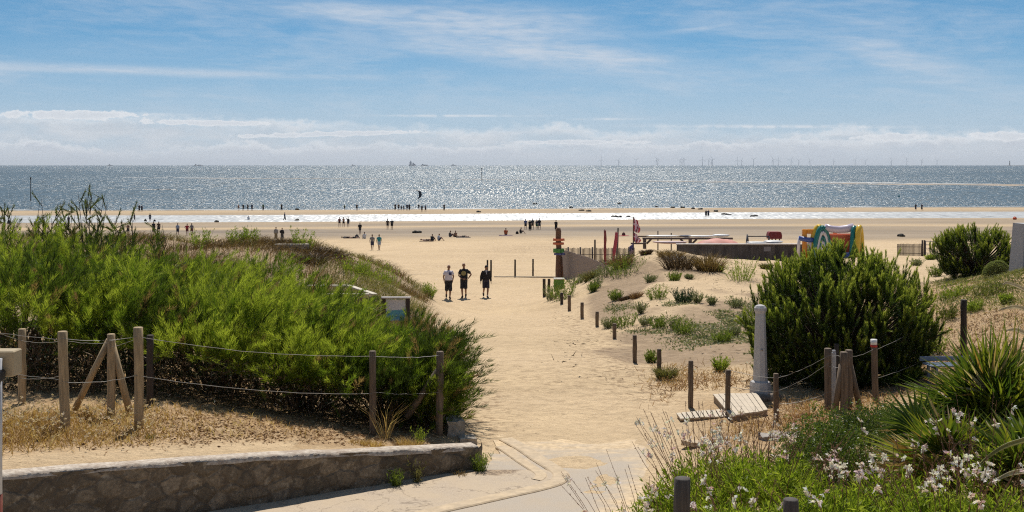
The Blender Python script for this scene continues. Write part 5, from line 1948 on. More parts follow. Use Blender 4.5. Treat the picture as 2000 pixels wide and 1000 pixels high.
def tuft(name, px, Y, h, w, n, mat, label, cat='plant', group=None, seed=0, shape='grass', bw=.014, droop=.35, spread=.5, loc=None, leaf=None):
    rng = np.random.default_rng(seed + 500)
    if loc is None:
        x0, y0 = xy(px, Y); loc = Vector((x0, y0, gz(x0, y0)))
    r = np.sqrt(rng.random(n)) * w * .5; a = rng.uniform(0, 2 * np.pi, n)
    bx, by = r * np.cos(a) * .7, r * np.sin(a) * .7
    bz = ground(loc.x + bx, loc.y + by) - loc.z - .02
    D = np.stack([np.cos(a) * r / w * 2 * spread, np.sin(a) * r / w * 2 * spread, np.ones(n)], 1) + rng.normal(size=(n, 3)) * .16
    L = h * rng.uniform(.5, 1.08, n)
    tint = np.clip(rng.normal(size=n) * .22 + .5, 0, 1)
    root = empty(name, loc, 0, label, cat, group)
    if shape == 'leafy':  # upright stems set with small leaves
        k = 9
        t = rng.uniform(.12, 1, (n, k))
        base = np.stack([bx, by, bz], 1)[:, None] + norm(D)[:, None] * (L[:, None] * t)[..., None]
        dd = rng.normal(size=(n, k, 3)) * .5 + np.array([0, 0, .95])
        me = blades('leaves', base.reshape(-1, 3), dd.reshape(-1, 3), (leaf or .10) * rng.uniform(.8, 1.6, n * k), (leaf or .10) * .26, np.repeat(tint, k), mat, 'leaf', .1, rng)
        link('leaves', me, root)
        me = blades('stems', np.stack([bx, by, bz], 1), D, L, bw, tint * .4, mat, 'tri', 0, rng)
        link('stems', me, root)
    else:
        link('leaves', blades('leaves', np.stack([bx, by, bz], 1), D, L, bw * rng.uniform(.7, 1.2, n), tint, mat, 'grass', droop, rng), root)
    return root


GRN = leaf_mat('dune plant green', (.07, .10, .018), (.15, .20, .03), (.27, .31, .07), .45)
YGR = leaf_mat('young yellow green', (.12, .17, .02), (.22, .28, .035), (.36, .40, .07), .45)
GREY = leaf_mat('grey green leaves', (.11, .125, .055), (.20, .215, .10), (.34, .35, .20), .3)
RUS = leaf_mat('russet stalks', (.10, .045, .022), (.20, .105, .05), (.34, .22, .12), .3)
MAR = leaf_mat('brown marram', (.075, .045, .02), (.165, .105, .045), (.30, .205, .10), .4)
OLV = leaf_mat('olive marram', (.06, .06, .02), (.13, .12, .04), (.25, .22, .08), .4)
DGR = leaf_mat('deep green leaves', (.012, .03, .012), (.03, .065, .022), (.07, .11, .04), .25, .45, .4)

# the brown dune at the back left: one sea of marram grass
n = 60000
px = rng.uniform(-150, 870, n); Y = rng.uniform(34, 58, n)
x = (px - 1000) / FOC * Y
z = ground(x, Y)
pn = fbm(x * .35, Y * .35, 67, 3)
dens = smooth(np.interp(px, [500, 700], [.30, .20]), np.interp(px, [500, 700], [.52, .40]), pn) * np.interp(px, [-150, 300, 450, 840, 858], [.5, .6, 1, 1, 0]) * (1 - smooth(55, 58, Y)) * smooth(.10, .5, (858 - px) / 100)
keep = rng.random(n) < dens
x, Y, z, pn, px = x[keep], Y[keep], z[keep], pn[keep], px[keep]; n = len(x)
cn = fbm(x * .5 + 7, Y * .4, 69, 3)
D = rng.normal(size=(n, 3)) * .25 + np.array([.18, 0, 1])
L = rng.uniform(.35, .8, n) * (.5 + pn)
brown = cn < .53
brown = cn < .55
for nm, mk, mt, lb in (('marram_grass', brown, MAR, 'brown marram grass covering the dune behind the hedge'), ('green_marram', ~brown, OLV, 'olive green marram grass in patches on the left dune')):
    me = blades(nm, np.stack([x, Y, z - .02], 1)[mk], D[mk], L[mk], rng.uniform(.012, .020, mk.sum()), np.clip(.5 + (cn[mk] - .5) * 1.5 + rng.normal(size=mk.sum()) * .25, 0, 1), mt, 'grass', .5, rng)
    tag(link(nm, me), lb, 'grass', None, 'stuff')
for i, (px_, Y_, h, w, lab) in enumerate([(392, 49, .75, 1.2, 'yellow green shoots on the dune crest below the man in the white shirt'), (463, 49, .75, 1.0, 'yellow green shoots on the crest at the middle of the left dune'), (487, 49.5, .7, .9, 'yellow green shoots just left of the two walkers in grey and black'), (592, 49, .85, 1.1, 'yellow green shoots at the right end of the dune crest'),
                                          (745, 45, .8, 1.8, 'yellow green weeds above the notice board'), (690, 45, .7, 1.4, 'yellow green weeds above the timber enclosure'), (120, 33, 2.3, .9, 'yellow green shoots in the hedge under the bare shrub'), (838, 51, .6, .5, 'yellow green weeds at the dune edge beside the path')]):
    tuft('weed_shoots', px_, Y_, h * 1.1, w, 60, YGR, lab, 'plant', None, i, 'leafy', .02, .2, .35, None, .12)
for i, (px_, Y_, h, w, lab) in enumerate([(645, 49, .8, 1.4, 'dark brown dead bush on the crest of the left dune'), (560, 49.5, .6, 1.6, 'low grey brown dead bush on the crest of the left dune'), (610, 46, .8, 1.3, 'rounded brown dead bush in the middle of the left dune')]):
    tuft('dead_bush', px_, Y_, h, w, 500, DEADT, lab, 'bush', None, 40 + i, 'grass', .022, .3, .9)
p0 = at(570, 486, 40)
mb = MB(); mb.box(0, 0, .10, 1.5, .6, .25, .1, 0, .03)
tag(mb.build('grey_slab', CONC, None, p0), 'grey slab lying on the crest of the left dune', 'slab')

# -------- separate plants on the right dune (px, base py, height px, width px, kind)
kinds = {'g': ('dune_plant', GRN, 'leafy', 70, .016), 'y': ('dune_plant', YGR, 'leafy', 70, .016), 'm': ('marram_clump', MAR, 'grass', 420, .022), 'o': ('marram_clump', OLV, 'grass', 380, .02),
         'r': ('russet_plant', RUS, 'grass', 200, .018), 's': ('dune_plant', GREY, 'leafy', 60, .014), 'd': ('dark_shrub', DGR, 'leafy', 120, .02), 'x': ('dead_bush', DEADT, 'grass', 420, .02)}
dunepl = [
    (1218, 537, 42, 70, 'g', 'green clump on the dune crest below the furled banners'), (1180, 540, 22, 46, 's', 'grey green mound left of the crest clump'), (1155, 545, 30, 34, 'o', 'olive clump where the paling fence meets the dune'),
    (1215, 520, 36, 50, 'm', 'brown clump behind the crest beside the pink banner'), (1190, 522, 24, 30, 'm', 'brown grass at the foot of the dark red banner'),
    (1262, 497, 16, 26, 'x', 'small dark tuft on bare sand at the dune top'), (1325, 524, 46, 74, 'x', 'dark dead bush on the dune top below the boat rack'), (1310, 503, 26, 66, 'm', 'low brown grass along the top of the dune'),
    (1385, 528, 54, 62, 'm', 'tall russet brown marram clump on the dune crest'), (1402, 530, 24, 22, 'o', 'thin olive grass leaning at the right of the brown marram clump'),
    (1445, 547, 44, 66, 'y', 'bright yellow green clump on the right dune'), (1478, 508, 20, 30, 'g', 'green tuft in front of the dark club wall'), (1497, 525, 18, 26, 'o', 'olive tuft right of the bright yellow green clump'),
    (1505, 506, 14, 26, 'g', 'small tuft before the wall near the bouncy castle'), (1540, 504, 16, 30, 'o', 'low olive tuft below the blue inflatable tube'),
    (1317, 549, 18, 26, 'g', 'small bright green plant alone on the upper dune slope'), (1271, 552, 16, 20, 's', 'faint grey green sprig on the upper dune slope'), (1346, 545, 8, 16, 's', 'flat grey green cushion on the upper dune slope'),
    (1336, 590, 27, 42, 'd', 'dark green bushy shrub in the middle of the dune'), (1283, 585, 30, 40, 'g', 'tall green weeds left of the dark shrub'), (1243, 581, 20, 28, 'r', 'rust red plant among the green weeds'), (1203, 587, 22, 20, 'g', 'green sprig left of the rust red plant'), (1222, 585, 12, 36, 'x', 'dry brown litter plants below the rust red plant'),
    (1362, 592, 22, 14, 's', 'grey green sprig just right of the dark shrub'), (1437, 601, 22, 22, 's', 'grey green plant left of the big pine'), (1390, 596, 18, 14, 's', 'thin pale sprig on the sand between dark shrub and pine'),
    (1252, 612, 22, 12, 's', 'thin lone sprig above the low green clump'), (1221, 638, 30, 46, 'g', 'broad green clump behind the row of short posts'), (1189, 640, 20, 24, 's', 'grey green clump touching the stubby post'),
    (1288, 640, 26, 34, 'g', 'green clump in the row of three on the damp sand'), (1262, 636, 18, 26, 's', 'sparse grey weeds left of the middle clump'), (1335, 652, 36, 46, 'g', 'tall green weeds on the damp sand patch'), (1318, 644, 30, 16, 's', 'thin stalks beside the tall green weeds'),
    (1272, 709, 24, 20, 'g', 'small dark green plant left of a path post'), (1408, 725, 28, 22, 'y', 'yellow green weed above the russet grass'), (1300, 740, 40, 40, 'o', 'olive grass clump at the foot of the path post'),
    (1100, 585, 38, 50, 'g', 'green shrub around the planter at the path edge'), (1078, 586, 30, 26, 's', 'grey green weeds at the foot of the first row post'), (1127, 556, 18, 34, 's', 'grey green weeds behind the planter box'), (1165, 563, 20, 26, 's', 'grey weeds on the left flank of the dune'),
    (1157, 570, 16, 14, 'g', 'small dark sprig on the left flank of the dune'), (1410, 668, 20, 40, 'g', 'low green weeds in the carpet beside the pine'), (1432, 655, 16, 30, 's', 'fresh green weeds nearest the pine in the carpet'),
    (1828, 540, 24, 24, 'g', 'green weed on the sand between the two pines'), (1790, 520, 14, 22, 's', 'low weed on the sand right behind the big pine'), (1817, 508, 10, 20, 'y', 'small yellow green tuft at the foot of the gate'),
]
for i, (px_, pb_, hp, wp_, kd, lab) in enumerate(dunepl):
    p = at(px_, pb_)
    nm, mt, sh, n_, bw = kinds[kd]
    s_ = p.y / FOC
    tuft(nm, 0, 0, hp * s_ * 1.05, wp_ * s_, n_, mt, lab, 'plant', None, 100 + i, sh, bw * max(.8, p.y / 45), .35, .55, p, .11 * max(.75, p.y / 55))
# light green cushion shrub under the obelisk
p = at(1948, 538, 20)
s_ = p.y / FOC
rr = np.random.default_rng(9)
n = 5000
d = rand_dirs(n, rr); d[:, 2] = np.abs(d[:, 2])
P = d * np.array([24 * s_, 20 * s_, 27 * s_]) * (.9 + .18 * fbm(d[:, :1] * 3 + 5, d[:, 1:2] * 3 + 5, 5, 3))
root = empty('cushion_shrub', p, 0, 'pale green rounded cushion shrub below the concrete marker', 'shrub')
link('foliage', blades('foliage', P, d + rr.normal(size=(n, 3)) * .5 + np.array([0, 0, .3]), .09, .035, np.clip(rr.normal(size=n) * .2 + .55, 0, 1), leaf_mat('pale cushion green', (.12, .14, .05), (.22, .25, .09), (.36, .38, .18), .35), 'leaf', .1, rr), root)

# creeping grey green carpet on the dune
n = 30000
px = rng.uniform(1180, 1480, n); py = rng.uniform(590, 700, n)
Yv = rng.uniform(27, 46, n); x = (px - 1000) / FOC * Yv
z = ground(x, Yv); pyv = HZ + (CAMZ - z) * FOC / Yv
pn = fbm(x * .8, Yv * .55, 77, 4)
bl = np.zeros(n)
for cx_, cy_, rx_, ry_ in ((1435, 618, 70, 26), (1400, 660, 70, 30), (1320, 600, 45, 8), (1210, 604, 40, 8), (1440, 690, 45, 18), (1360, 645, 60, 12), (1290, 600, 30, 8), (1270, 648, 40, 5)):
    bl = np.maximum(bl, np.exp(-((px - cx_) / rx_) ** 2 - ((pyv - cy_) / ry_) ** 2))
keep = (rng.random(n) < np.clip(bl * 1.25, 0, 1)) & (pn > .46)
x, Yv, z = x[keep], Yv[keep], z[keep]; n = len(x)
me = blades('creeping_carpet', np.stack([x, Yv, z], 1), rng.normal(size=(n, 3)) * np.array([1, 1, .3]) + np.array([0, 0, .55]), rng.uniform(.06, .14, n), rng.uniform(.025, .05, n), np.clip(fbm(x * 3, Yv * 3, 78, 2) + rng.normal(size=n) * .2, 0, 1), GREY, 'leaf', .1, rng)
tag(link('creeping_carpet', me), 'grey green carpet of creeping plants on the damp dune sand', 'ground cover', None, 'stuff')
# bits of litter and dead stalks strewn over the sand
n = 1500
px = rng.uniform(1080, 1560, n); Yv = rng.uniform(26, 60, n); x = (px - 1000) / FOC * Yv
pn = fbm(x * .5, Yv * .5, 79, 3)
keep = pn > .52
x, Yv = x[keep], Yv[keep]; n = len(x); z = ground(x, Yv)
me = blades('dune_litter', np.stack([x, Yv, z + .015], 1), rng.normal(size=(n, 3)) * np.array([1, 1, .25]), rng.uniform(.08, .25, n), rng.uniform(.01, .03, n), rng.random(n) * .6, DEADT, 'tri', 0, rng)
tag(link('dune_litter', me), 'dry stalks and litter strewn over the dune sand', 'litter', None, 'stuff')
# russet dry grass by the posts and deck
n = 26000
px = rng.uniform(1240, 1760, n); Y = rng.uniform(18.5, 29, n); x = (px - 1000) / FOC * Y; z = ground(x, Y); pyv = HZ + (CAMZ - z) * FOC / Y
bl = np.zeros(n)
for cx_, cy_, rx_, ry_, a_ in ((1330, 750, 50, 28, 1), (1400, 748, 70, 22, .8), (1560, 815, 80, 34, .8), (1480, 830, 60, 18, .5), (1690, 800, 70, 40, .6), (1640, 790, 90, 18, .4), (1420, 860, 50, 16, .25)):
    bl = np.maximum(bl, a_ * np.exp(-((px - cx_) / rx_) ** 2 - ((pyv - cy_) / ry_) ** 2))
keep = (rng.random(n) < bl * (.4 + .9 * fbm(x, Y, 81, 3))) & ~((px > 1318) & (px < 1505) & (pyv > 765) & (pyv < 822))
x, Y, z = x[keep], Y[keep], z[keep]; n = len(x)
me = blades('russet_grass', np.stack([x, Y, z - .01], 1), rng.normal(size=(n, 3)) * .5 + np.array([0, 0, .8]), rng.uniform(.12, .36, n), rng.uniform(.008, .016, n), np.clip(fbm(x * 2, Y * 2, 83, 3) * 1.3 - .1 + rng.normal(size=n) * .2, 0, 1), leaf_mat('russet dry grass', (.16, .075, .03), (.33, .18, .08), (.52, .36, .18), .35), 'grass', .5, rng)
tag(link('russet_grass', me), 'russet dry grass around the deck and the fence posts', 'grass', None, 'stuff')

# right bank: dry, pinkish and green ground cover
n = 60000
px = rng.uniform(1700, 2150, n); Y = rng.uniform(22.5, 50, n); x = (px - 1000) / FOC * Y; z = ground(x, Y); pyv = HZ + (CAMZ - z) * FOC / Y
g_ = fbm(x * .45, Y * .35, 85, 3)
edge = smooth(0, 60, px - np.interp(pyv, [500, 560, 640, 720, 790], [1800, 1800, 1800, 1745, 1705]))
keep = (rng.random(n) < edge * (.45 + .6 * g_) * (1 - .75 * ((g_ < .42) & (pyv < 600))))
x, Y, z, g_, pyv, px = x[keep], Y[keep], z[keep], g_[keep], pyv[keep], px[keep]; n = len(x)
gr = (g_ + (600 - pyv) / 420 + rng.normal(size=n) * .07) > .52
D = rng.normal(size=(n, 3)) * .55 + np.array([0, 0, .75])
Ls = rng.uniform(.08, .26, n)
DRYP = leaf_mat('dry pinkish herbs', (.18, .10, .06), (.38, .24, .15), (.58, .45, .34), .3)
BANKG = leaf_mat('bank green', (.07, .085, .02), (.15, .165, .04), (.28, .28, .09), .4)
for nm, mk, mt, lb in (('dry_bank_grass', ~gr, DRYP, 'dry pinkish grass on the right bank'), ('green_ground_cover', gr, BANKG, 'yellow green ground cover on the upper right bank')):
    me = blades(nm, np.stack([x, Y, z - .01], 1)[mk], D[mk], Ls[mk] * (.8 if nm[0] == 'd' else 1.1), rng.uniform(.010, .024, mk.sum()), np.clip(fbm(x[mk] * 1.5, Y[mk] * 1.5, 87, 3) * 1.4 - .2 + rng.normal(size=mk.sum()) * .22, 0, 1), mt, 'grass', .5, rng)
    tag(link(nm, me), lb, 'grass', None, 'stuff')
for i, (px_, pb_, hp, w_, lab) in enumerate([(1800, 705, 48, 30, 'leafy yellow green weed at the right foot of the pine'), (1830, 690, 55, 34, 'tallest leafy weed right of the pine foot'), (1772, 690, 40, 26, 'leafy weed against the dark pine foot'), (1862, 582, 26, 60, 'bright green patch plant above the brown post'), (1940, 575, 24, 90, 'olive clump on the upper right bank'), (1900, 608, 24, 40, 'yellow green weed behind the brown post'), (1965, 590, 16, 30, 'small bright weed near the pale dead leaves'), (1850, 625, 34, 40, 'olive weeds beside the right flank of the pine')]):
    p = at(px_, pb_); s_ = p.y / FOC
    tuft('bank_weed', 0, 0, hp * s_, w_ * s_, 60, YGR if i in (0, 1, 2, 3, 5, 6) else BANKG, lab, 'plant', None, 300 + i, 'leafy', .012, .3, .4, p, .085)

# ------------------------------------------------------------------ pines


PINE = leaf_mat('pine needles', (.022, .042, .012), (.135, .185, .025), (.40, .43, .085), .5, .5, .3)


def pine(px, pb_, ww, hh, n, seed, label, Y=None):
    rng = np.random.default_rng(seed)
    p = at(px, pb_, 15) if Y is None else Vector((*xy(px, Y), gz(*xy(px, Y))))
    s_ = p.y / FOC
    rx, h = ww * s_ / 2, hh * s_
    root = empty('pine_bush', p, 0, label, 'pine')
    P, D, L, T, WID = [], [], [], [], []
    mb = MB()
    shoots = []
    for i in range(n):
        if i % 10 == 0:
            th0 = rng.uniform(0, 2 * np.pi); c0_ = rng.uniform(-.08, 1.0); rr0 = rng.uniform(.55, 1.0) ** .4; tb0 = rng.normal() * .13; fan = rng.uniform(.25, .5)
        th = th0 + rng.normal() * .13; c_ = float(np.clip(c0_ + rng.normal() * .055, -.1, 1.0))
        lump = .72 + .54 * float(fbm(math.cos(th) * 2 + 8 + seed, math.sin(th) * 2 + 8 + c_ * 3, 150 + seed, 3))
        prof = max(0, 1 - max(0, (c_ - .30) / .70) ** 2.4) ** .5 * (.80 + .20 * min(1, (c_ + .08) / .38))
        rr_ = min(1.0, rr0 + rng.normal() * .05)
        r = rx * prof * lump * rr_ * .93
        z_ = h * (.10 + .80 * c_) * (.9 + .2 * (lump - .8)) * (1 if rr_ > .8 else rr_ + .1)
        b_ = np.array([r * math.cos(th), r * math.sin(th) * .9, max(.1, z_ - .12)])
        out = np.array([math.cos(th) * .26, math.sin(th) * .26, 0]) * (1.2 - c_ * .8)
        d = norm(out + np.array([0, 0, 1.0]) + rng.normal(size=3) * fan * .75)
        ln = rng.uniform(.20, .42) * (1.2 if c_ > .6 else .9)
        shoots.append((b_, d, ln))
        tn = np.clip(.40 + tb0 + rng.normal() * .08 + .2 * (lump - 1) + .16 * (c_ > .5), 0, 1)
        k = 92
        t = rng.uniform(0, 1, k)
        base = b_ + d * (t * ln)[:, None]
        ups = rng.normal(size=(k, 3))
        ups = norm(ups - (ups @ d)[:, None] * d)
        ang = .55 - .25 * t
        dd = d * np.cos(ang)[:, None] + ups * np.sin(ang)[:, None]
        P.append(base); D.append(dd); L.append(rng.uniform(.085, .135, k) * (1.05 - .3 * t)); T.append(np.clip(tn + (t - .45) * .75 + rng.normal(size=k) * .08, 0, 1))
        WID.append(np.full(k, .013))
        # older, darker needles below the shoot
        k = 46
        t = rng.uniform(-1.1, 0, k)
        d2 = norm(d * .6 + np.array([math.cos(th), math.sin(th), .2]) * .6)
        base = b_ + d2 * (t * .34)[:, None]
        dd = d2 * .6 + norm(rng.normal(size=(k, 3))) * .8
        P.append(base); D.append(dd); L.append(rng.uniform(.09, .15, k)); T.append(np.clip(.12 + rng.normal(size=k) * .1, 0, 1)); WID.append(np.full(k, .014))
        if i % 4 == 0:
            mb.tube([(b_[0] * .12, b_[1] * .12, .05 + b_[2] * .15), (b_[0] * .55, b_[1] * .55, b_[2] * .6), tuple(b_)], [.035, .022, .010], 5, 0, True, False)
    for i in range(60):
        j = rng.integers(n); b_, d, ln = shoots[j]
    P = np.concatenate(P); 
    gl = ground(p.x + P[:, 0], p.y + P[:, 1]) - p.z
    P[:, 2] = np.maximum(P[:, 2], gl + .05)
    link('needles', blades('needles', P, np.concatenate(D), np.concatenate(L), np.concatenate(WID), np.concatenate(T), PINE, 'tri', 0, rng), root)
    mb.tube([(0, 0, -.1), (.03, 0, h * .3), (0, .02, h * .75)], [.10, .075, .03], 8)
    mb.build('branches', M('pine bark', (.085, .055, .04), .9, .4, 10, .6), root)
    return root


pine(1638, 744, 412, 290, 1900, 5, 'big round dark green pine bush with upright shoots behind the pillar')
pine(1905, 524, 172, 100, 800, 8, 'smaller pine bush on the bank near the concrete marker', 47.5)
# ================================================================== foreground flower bed
GAU = leaf_mat('gaura leaf green', (.07, .11, .012), (.20, .27, .022), (.38, .42, .06), .5)
STEM = leaf_mat('reddish stems', (.16, .08, .06), (.28, .15, .11), (.36, .24, .16), .3)
PETAL = leaf_mat('white pink petals', (.66, .42, .46), (.78, .68, .70), (.86, .84, .83), .35, .6)
EUO = leaf_mat('small leaf green', (.03, .055, .008), (.10, .15, .018), (.25, .31, .05), .35, .4, .5)


def gaura(px, Y, w, h, ns, nf, label, seed, stemh=.30, lean=(0, 0), flow=1.0):
    rng = np.random.default_rng(seed)
    x0, y0 = xy(px, Y); loc = Vector((x0, y0, gz(x0, y0)))
    root = empty('gaura_plant', loc, 0, label, 'flowering plant', 'white flowered plants in the bed')
    n = nf; k = 15
    r = np.sqrt(rng.random(n)) * w / 2; a = rng.uniform(0, 2 * np.pi, n)
    bx, by = r * np.cos(a), r * np.sin(a) * .7
    bz = ground(loc.x + bx, loc.y + by) - loc.z
    hh = h * np.sqrt(np.maximum(.12, 1 - (r / w * 2) ** 2 * .75)) * rng.uniform(.75, 1.08, n)
    D = np.stack([np.cos(a) * r / w * 1.1 + lean[0], np.sin(a) * r / w * .9, np.ones(n)], 1) + rng.normal(size=(n, 3)) * .10
    D = norm(D)
    t = rng.uniform(.30, 1, (n, k)) ** .7
    base = np.stack([bx, by, bz], 1)[:, None] + D[:, None] * (hh[:, None] * t)[..., None]
    dd = D[:, None] * .9 + rng.normal(size=(n, k, 3)) * .50
    pt = np.clip(.45 + rng.normal(size=n) * .16, 0, 1)
    tint = np.clip(pt[:, None] + (t - .6) * .5 + rng.normal(size=(n, k)) * .10, 0, 1)
    link('foliage', blades('foliage', base.reshape(-1, 3), dd.reshape(-1, 3), rng.uniform(.055, .105, n * k), rng.uniform(.012, .021, n * k), tint.ravel(), GAU, 'leaf', .1, rng), root)
    mb = MB(); FP = []; FD = []; FL = []; FT = []; BP = []; BD = []
    for i in range(ns):
        rr_ = math.sqrt(rng.random()) * w / 2; a_ = rng.uniform(0, 2 * math.pi)
        s = Vector((rr_ * math.cos(a_), rr_ * math.sin(a_) * .7, h * .45))
        d = Vector((math.cos(a_) * rr_ / w * 1.5 + lean[0] + rng.normal() * .12, math.sin(a_) * rr_ / w * 1.0 + rng.normal() * .12, 1)).normalized()
        L = h * .5 + stemh * rng.uniform(.45, 1.25)
        e = s + d * L + Vector((lean[0] * L * .5, 0, -.03))
        m_ = s.lerp(e, .55) + Vector((rng.normal() * .02, rng.normal() * .02, .02))
        mb.tube([s, m_, e], [.0030, .0025, .0018], 4, 0, True, False)
        # buds along the top
        for q in range(9):
            f = rng.uniform(.55, 1)
            BP.append(m_.lerp(e, (f - .55) / .45)); BD.append(np.array(d) + rng.normal(size=3) * .45)
        if rng.random() < .30 * flow:
            cf_ = rng.uniform(.55, .95)
            for c_ in range(rng.integers(2, 6)):
                f = cf_ + rng.normal() * .05
                cpos = np.array(m_.lerp(e, min(1, max(0, (f - .4) / .6)))) + rng.normal(size=3) * .018
                fd = norm(rng.normal(size=3) + np.array([0, -.4, .5]))
                u_ = norm(np.cross(fd, rng.normal(size=3))); v_ = np.cross(fd, u_)
                tn = np.clip(rng.normal() * .3 + .62, 0, 1)
                for q in range(5):
                    an = (q - 2) * .75
                    FP.append(cpos); FD.append(u_ * math.cos(an) + v_ * math.sin(an) + fd * .35); FL.append(rng.uniform(.028, .046)); FT.append(np.clip(tn + rng.normal() * .12, 0, 1))
    mb.build('stems', M('gaura stem', (.30, .16, .11), .95, .3, 20, 0, .01, (1, 1, 1), None, .05, 0, .3), root)
    BP = np.array(BP)
    link('closed_blossoms', blades('closed_blossoms', BP, np.array(BD), rng.uniform(.014, .032, len(BP)), .008, rng.random(len(BP)), STEM, 'leaf', 0, rng), root)
    if FP:
        link('blossoms', blades('blossoms', np.array(FP), np.array(FD), np.array(FL), np.array(FL) * .62, np.array(FT), PETAL, 'leaf', .1, rng), root)
    return root


gaura(1262, 12.2, 1.0, .92, 36, 330, 'white flowered plant with long reddish stems at the edge of the road', 1, .42, (-.05, 0), 1.9)
gaura(1390, 11.8, 1.1, .86, 70, 380, 'white flowered green plant just behind the dark foreground post', 2, .45, (.0, 0), 1.7)
gaura(1500, 10.8, 1.0, .66, 42, 330, 'white flowered plant between the two foreground posts', 3, .42, (0, 0), 1.6)
gaura(1262, 10.4, .75, .62, 8, 230, 'low flowered plant with bare stems at the bottom edge by the road', 4, .30, (-.04, 0), 1.8)
gaura(1355, 9.6, .85, .52, 26, 290, 'bright green flowered clump hugging the dark foreground post', 5, .30, (0, 0), 1.1)
gaura(1470, 8.9, .8, .46, 16, 260, 'bright green clump at the bottom edge left of the low post', 6, .25, (0, 0), 1.1)
gaura(1640, 9.0, .8, .55, 22, 280, 'bright green clump at the bottom edge right of the low post', 7, .30, (0, 0), 1.2)
gaura(1850, 9.0, .9, .62, 40, 260, 'pink white flowered plant in front of the palm', 8, .42, (-.05, 0), 1.4)
gaura(1990, 9.4, .9, .62, 30, 260, 'white flowered plant in the bottom right corner', 9, .40, (-.1, 0), 1.3)
gaura(1740, 10.2, .7, .60, 30, 200, 'white flowered plant at the left foot of the palm', 10, .40, (0, 0), 1.3)
gaura(1925, 11.0, .8, .95, 40, 90, 'tall pink white sprays in front of the palm heart', 11, .40, (0, 0), 1.6)
gaura(1480, 14.5, .6, .45, 26, 60, 'sparse flowered stems on the sandy ground behind the flower bed', 12, .45, (0, 0), .9)
gaura(1575, 15.5, .5, .5, 20, 60, 'sparse white flowered stems below the brown fence posts', 13, .45, (0, 0), 1.2)


def leafy_bush(name, px, Y, rx, ry, h, n, label, seed, mat, leaf=.05, cat='shrub', spiky=0.0, low=-.2):
    rng = np.random.default_rng(seed)
    x0, y0 = xy(px, Y); loc = Vector((x0, y0, gz(x0, y0)))
    root = empty(name, loc, 0, label, cat)
    d = rand_dirs(n, rng); d[:, 2] = np.abs(d[:, 2]) * 1.0 + low * rng.random(n)
    rr_ = rng.uniform(.45, 1.0, n) ** .5
    lump = .72 + .5 * fbm(d[:, 0] * 2.2 + 9 + seed, d[:, 1] * 2.2 + 9 + d[:, 2] * 2, 170 + seed, 4)
    P = d * np.array([rx, ry, h]) * (rr_ * lump)[:, None] + np.array([0, 0, .05])
    gl = ground(loc.x + P[:, 0], loc.y + P[:, 1]) - loc.z
    P[:, 2] = np.maximum(P[:, 2], gl + .02)
    # leaves sit in small rosettes at twig ends
    k = 9
    b_ = P[:, None] + rng.normal(size=(n, k, 3)) * leaf * .55
    dd = d[:, None] * .6 + rng.normal(size=(n, k, 3)) * .75 + np.array([0, 0, .5])
    tint = np.clip(.45 + (lump - .95) * .9 + rng.normal(size=n) * .12, 0, 1)[:, None] + rng.normal(size=(n, k)) * .12
    link('foliage', blades('foliage', b_.reshape(-1, 3), dd.reshape(-1, 3), leaf * rng.uniform(.6, 1.2, n * k), leaf * rng.uniform(.35, .5, n * k), np.clip(tint, 0, 1).ravel(), mat, 'leaf', .1, rng), root)
    mb = MB()
    for i in range(22):
        e = Vector(P[rng.integers(n)])
        mb.tube([(rng.normal() * .05, rng.normal() * .05, -.05), e * .5 + Vector((0, 0, .08)), e], [.014, .009, .004], 5, 0, True, False)
    mb.build('branches', BRANCH, root)
    return root


leafy_bush('evergreen_shrub', 1612, 13.2, .78, .65, 1.15, 2300, 'dense small leaved green shrub left of the palm', 21, EUO, .038)
leafy_bush('evergreen_shrub', 1680, 14.8, .85, .6, 1.12, 1900, 'green shrub in front of the fence posts', 22, leaf_mat('mid leaf green', (.04, .065, .014), (.10, .14, .028), (.20, .25, .05), .35, .45, .4), .042)
leafy_bush('evergreen_shrub', 1785, 15.8, .55, .6, .5, 800, 'low green shrub on the bank behind the palm', 23, leaf_mat('mid leaf green', (.04, .065, .014), (.10, .14, .028), (.20, .25, .05)), .042)
leafy_bush('evergreen_shrub', 1730, 17.5, .7, .6, .45, 800, 'low green shrub at the feet of the striped fence post', 26, EUO, .042)
leafy_bush('evergreen_shrub', 1850, 18.5, .9, .6, .42, 900, 'low spreading shrub between the bench and the small palm', 27, leaf_mat('mid leaf green', (.04, .065, .014), (.10, .14, .028), (.20, .25, .05)), .042)
leafy_bush('glossy_shrub', 2010, 19.0, .45, .5, .55, 260, 'dark glossy leaved shrub at the right edge above the bench', 24, DGR, .12)
# lift of the glossy shrub: it grows on a short trunk up the bank
rngp = np.random.default_rng(5)


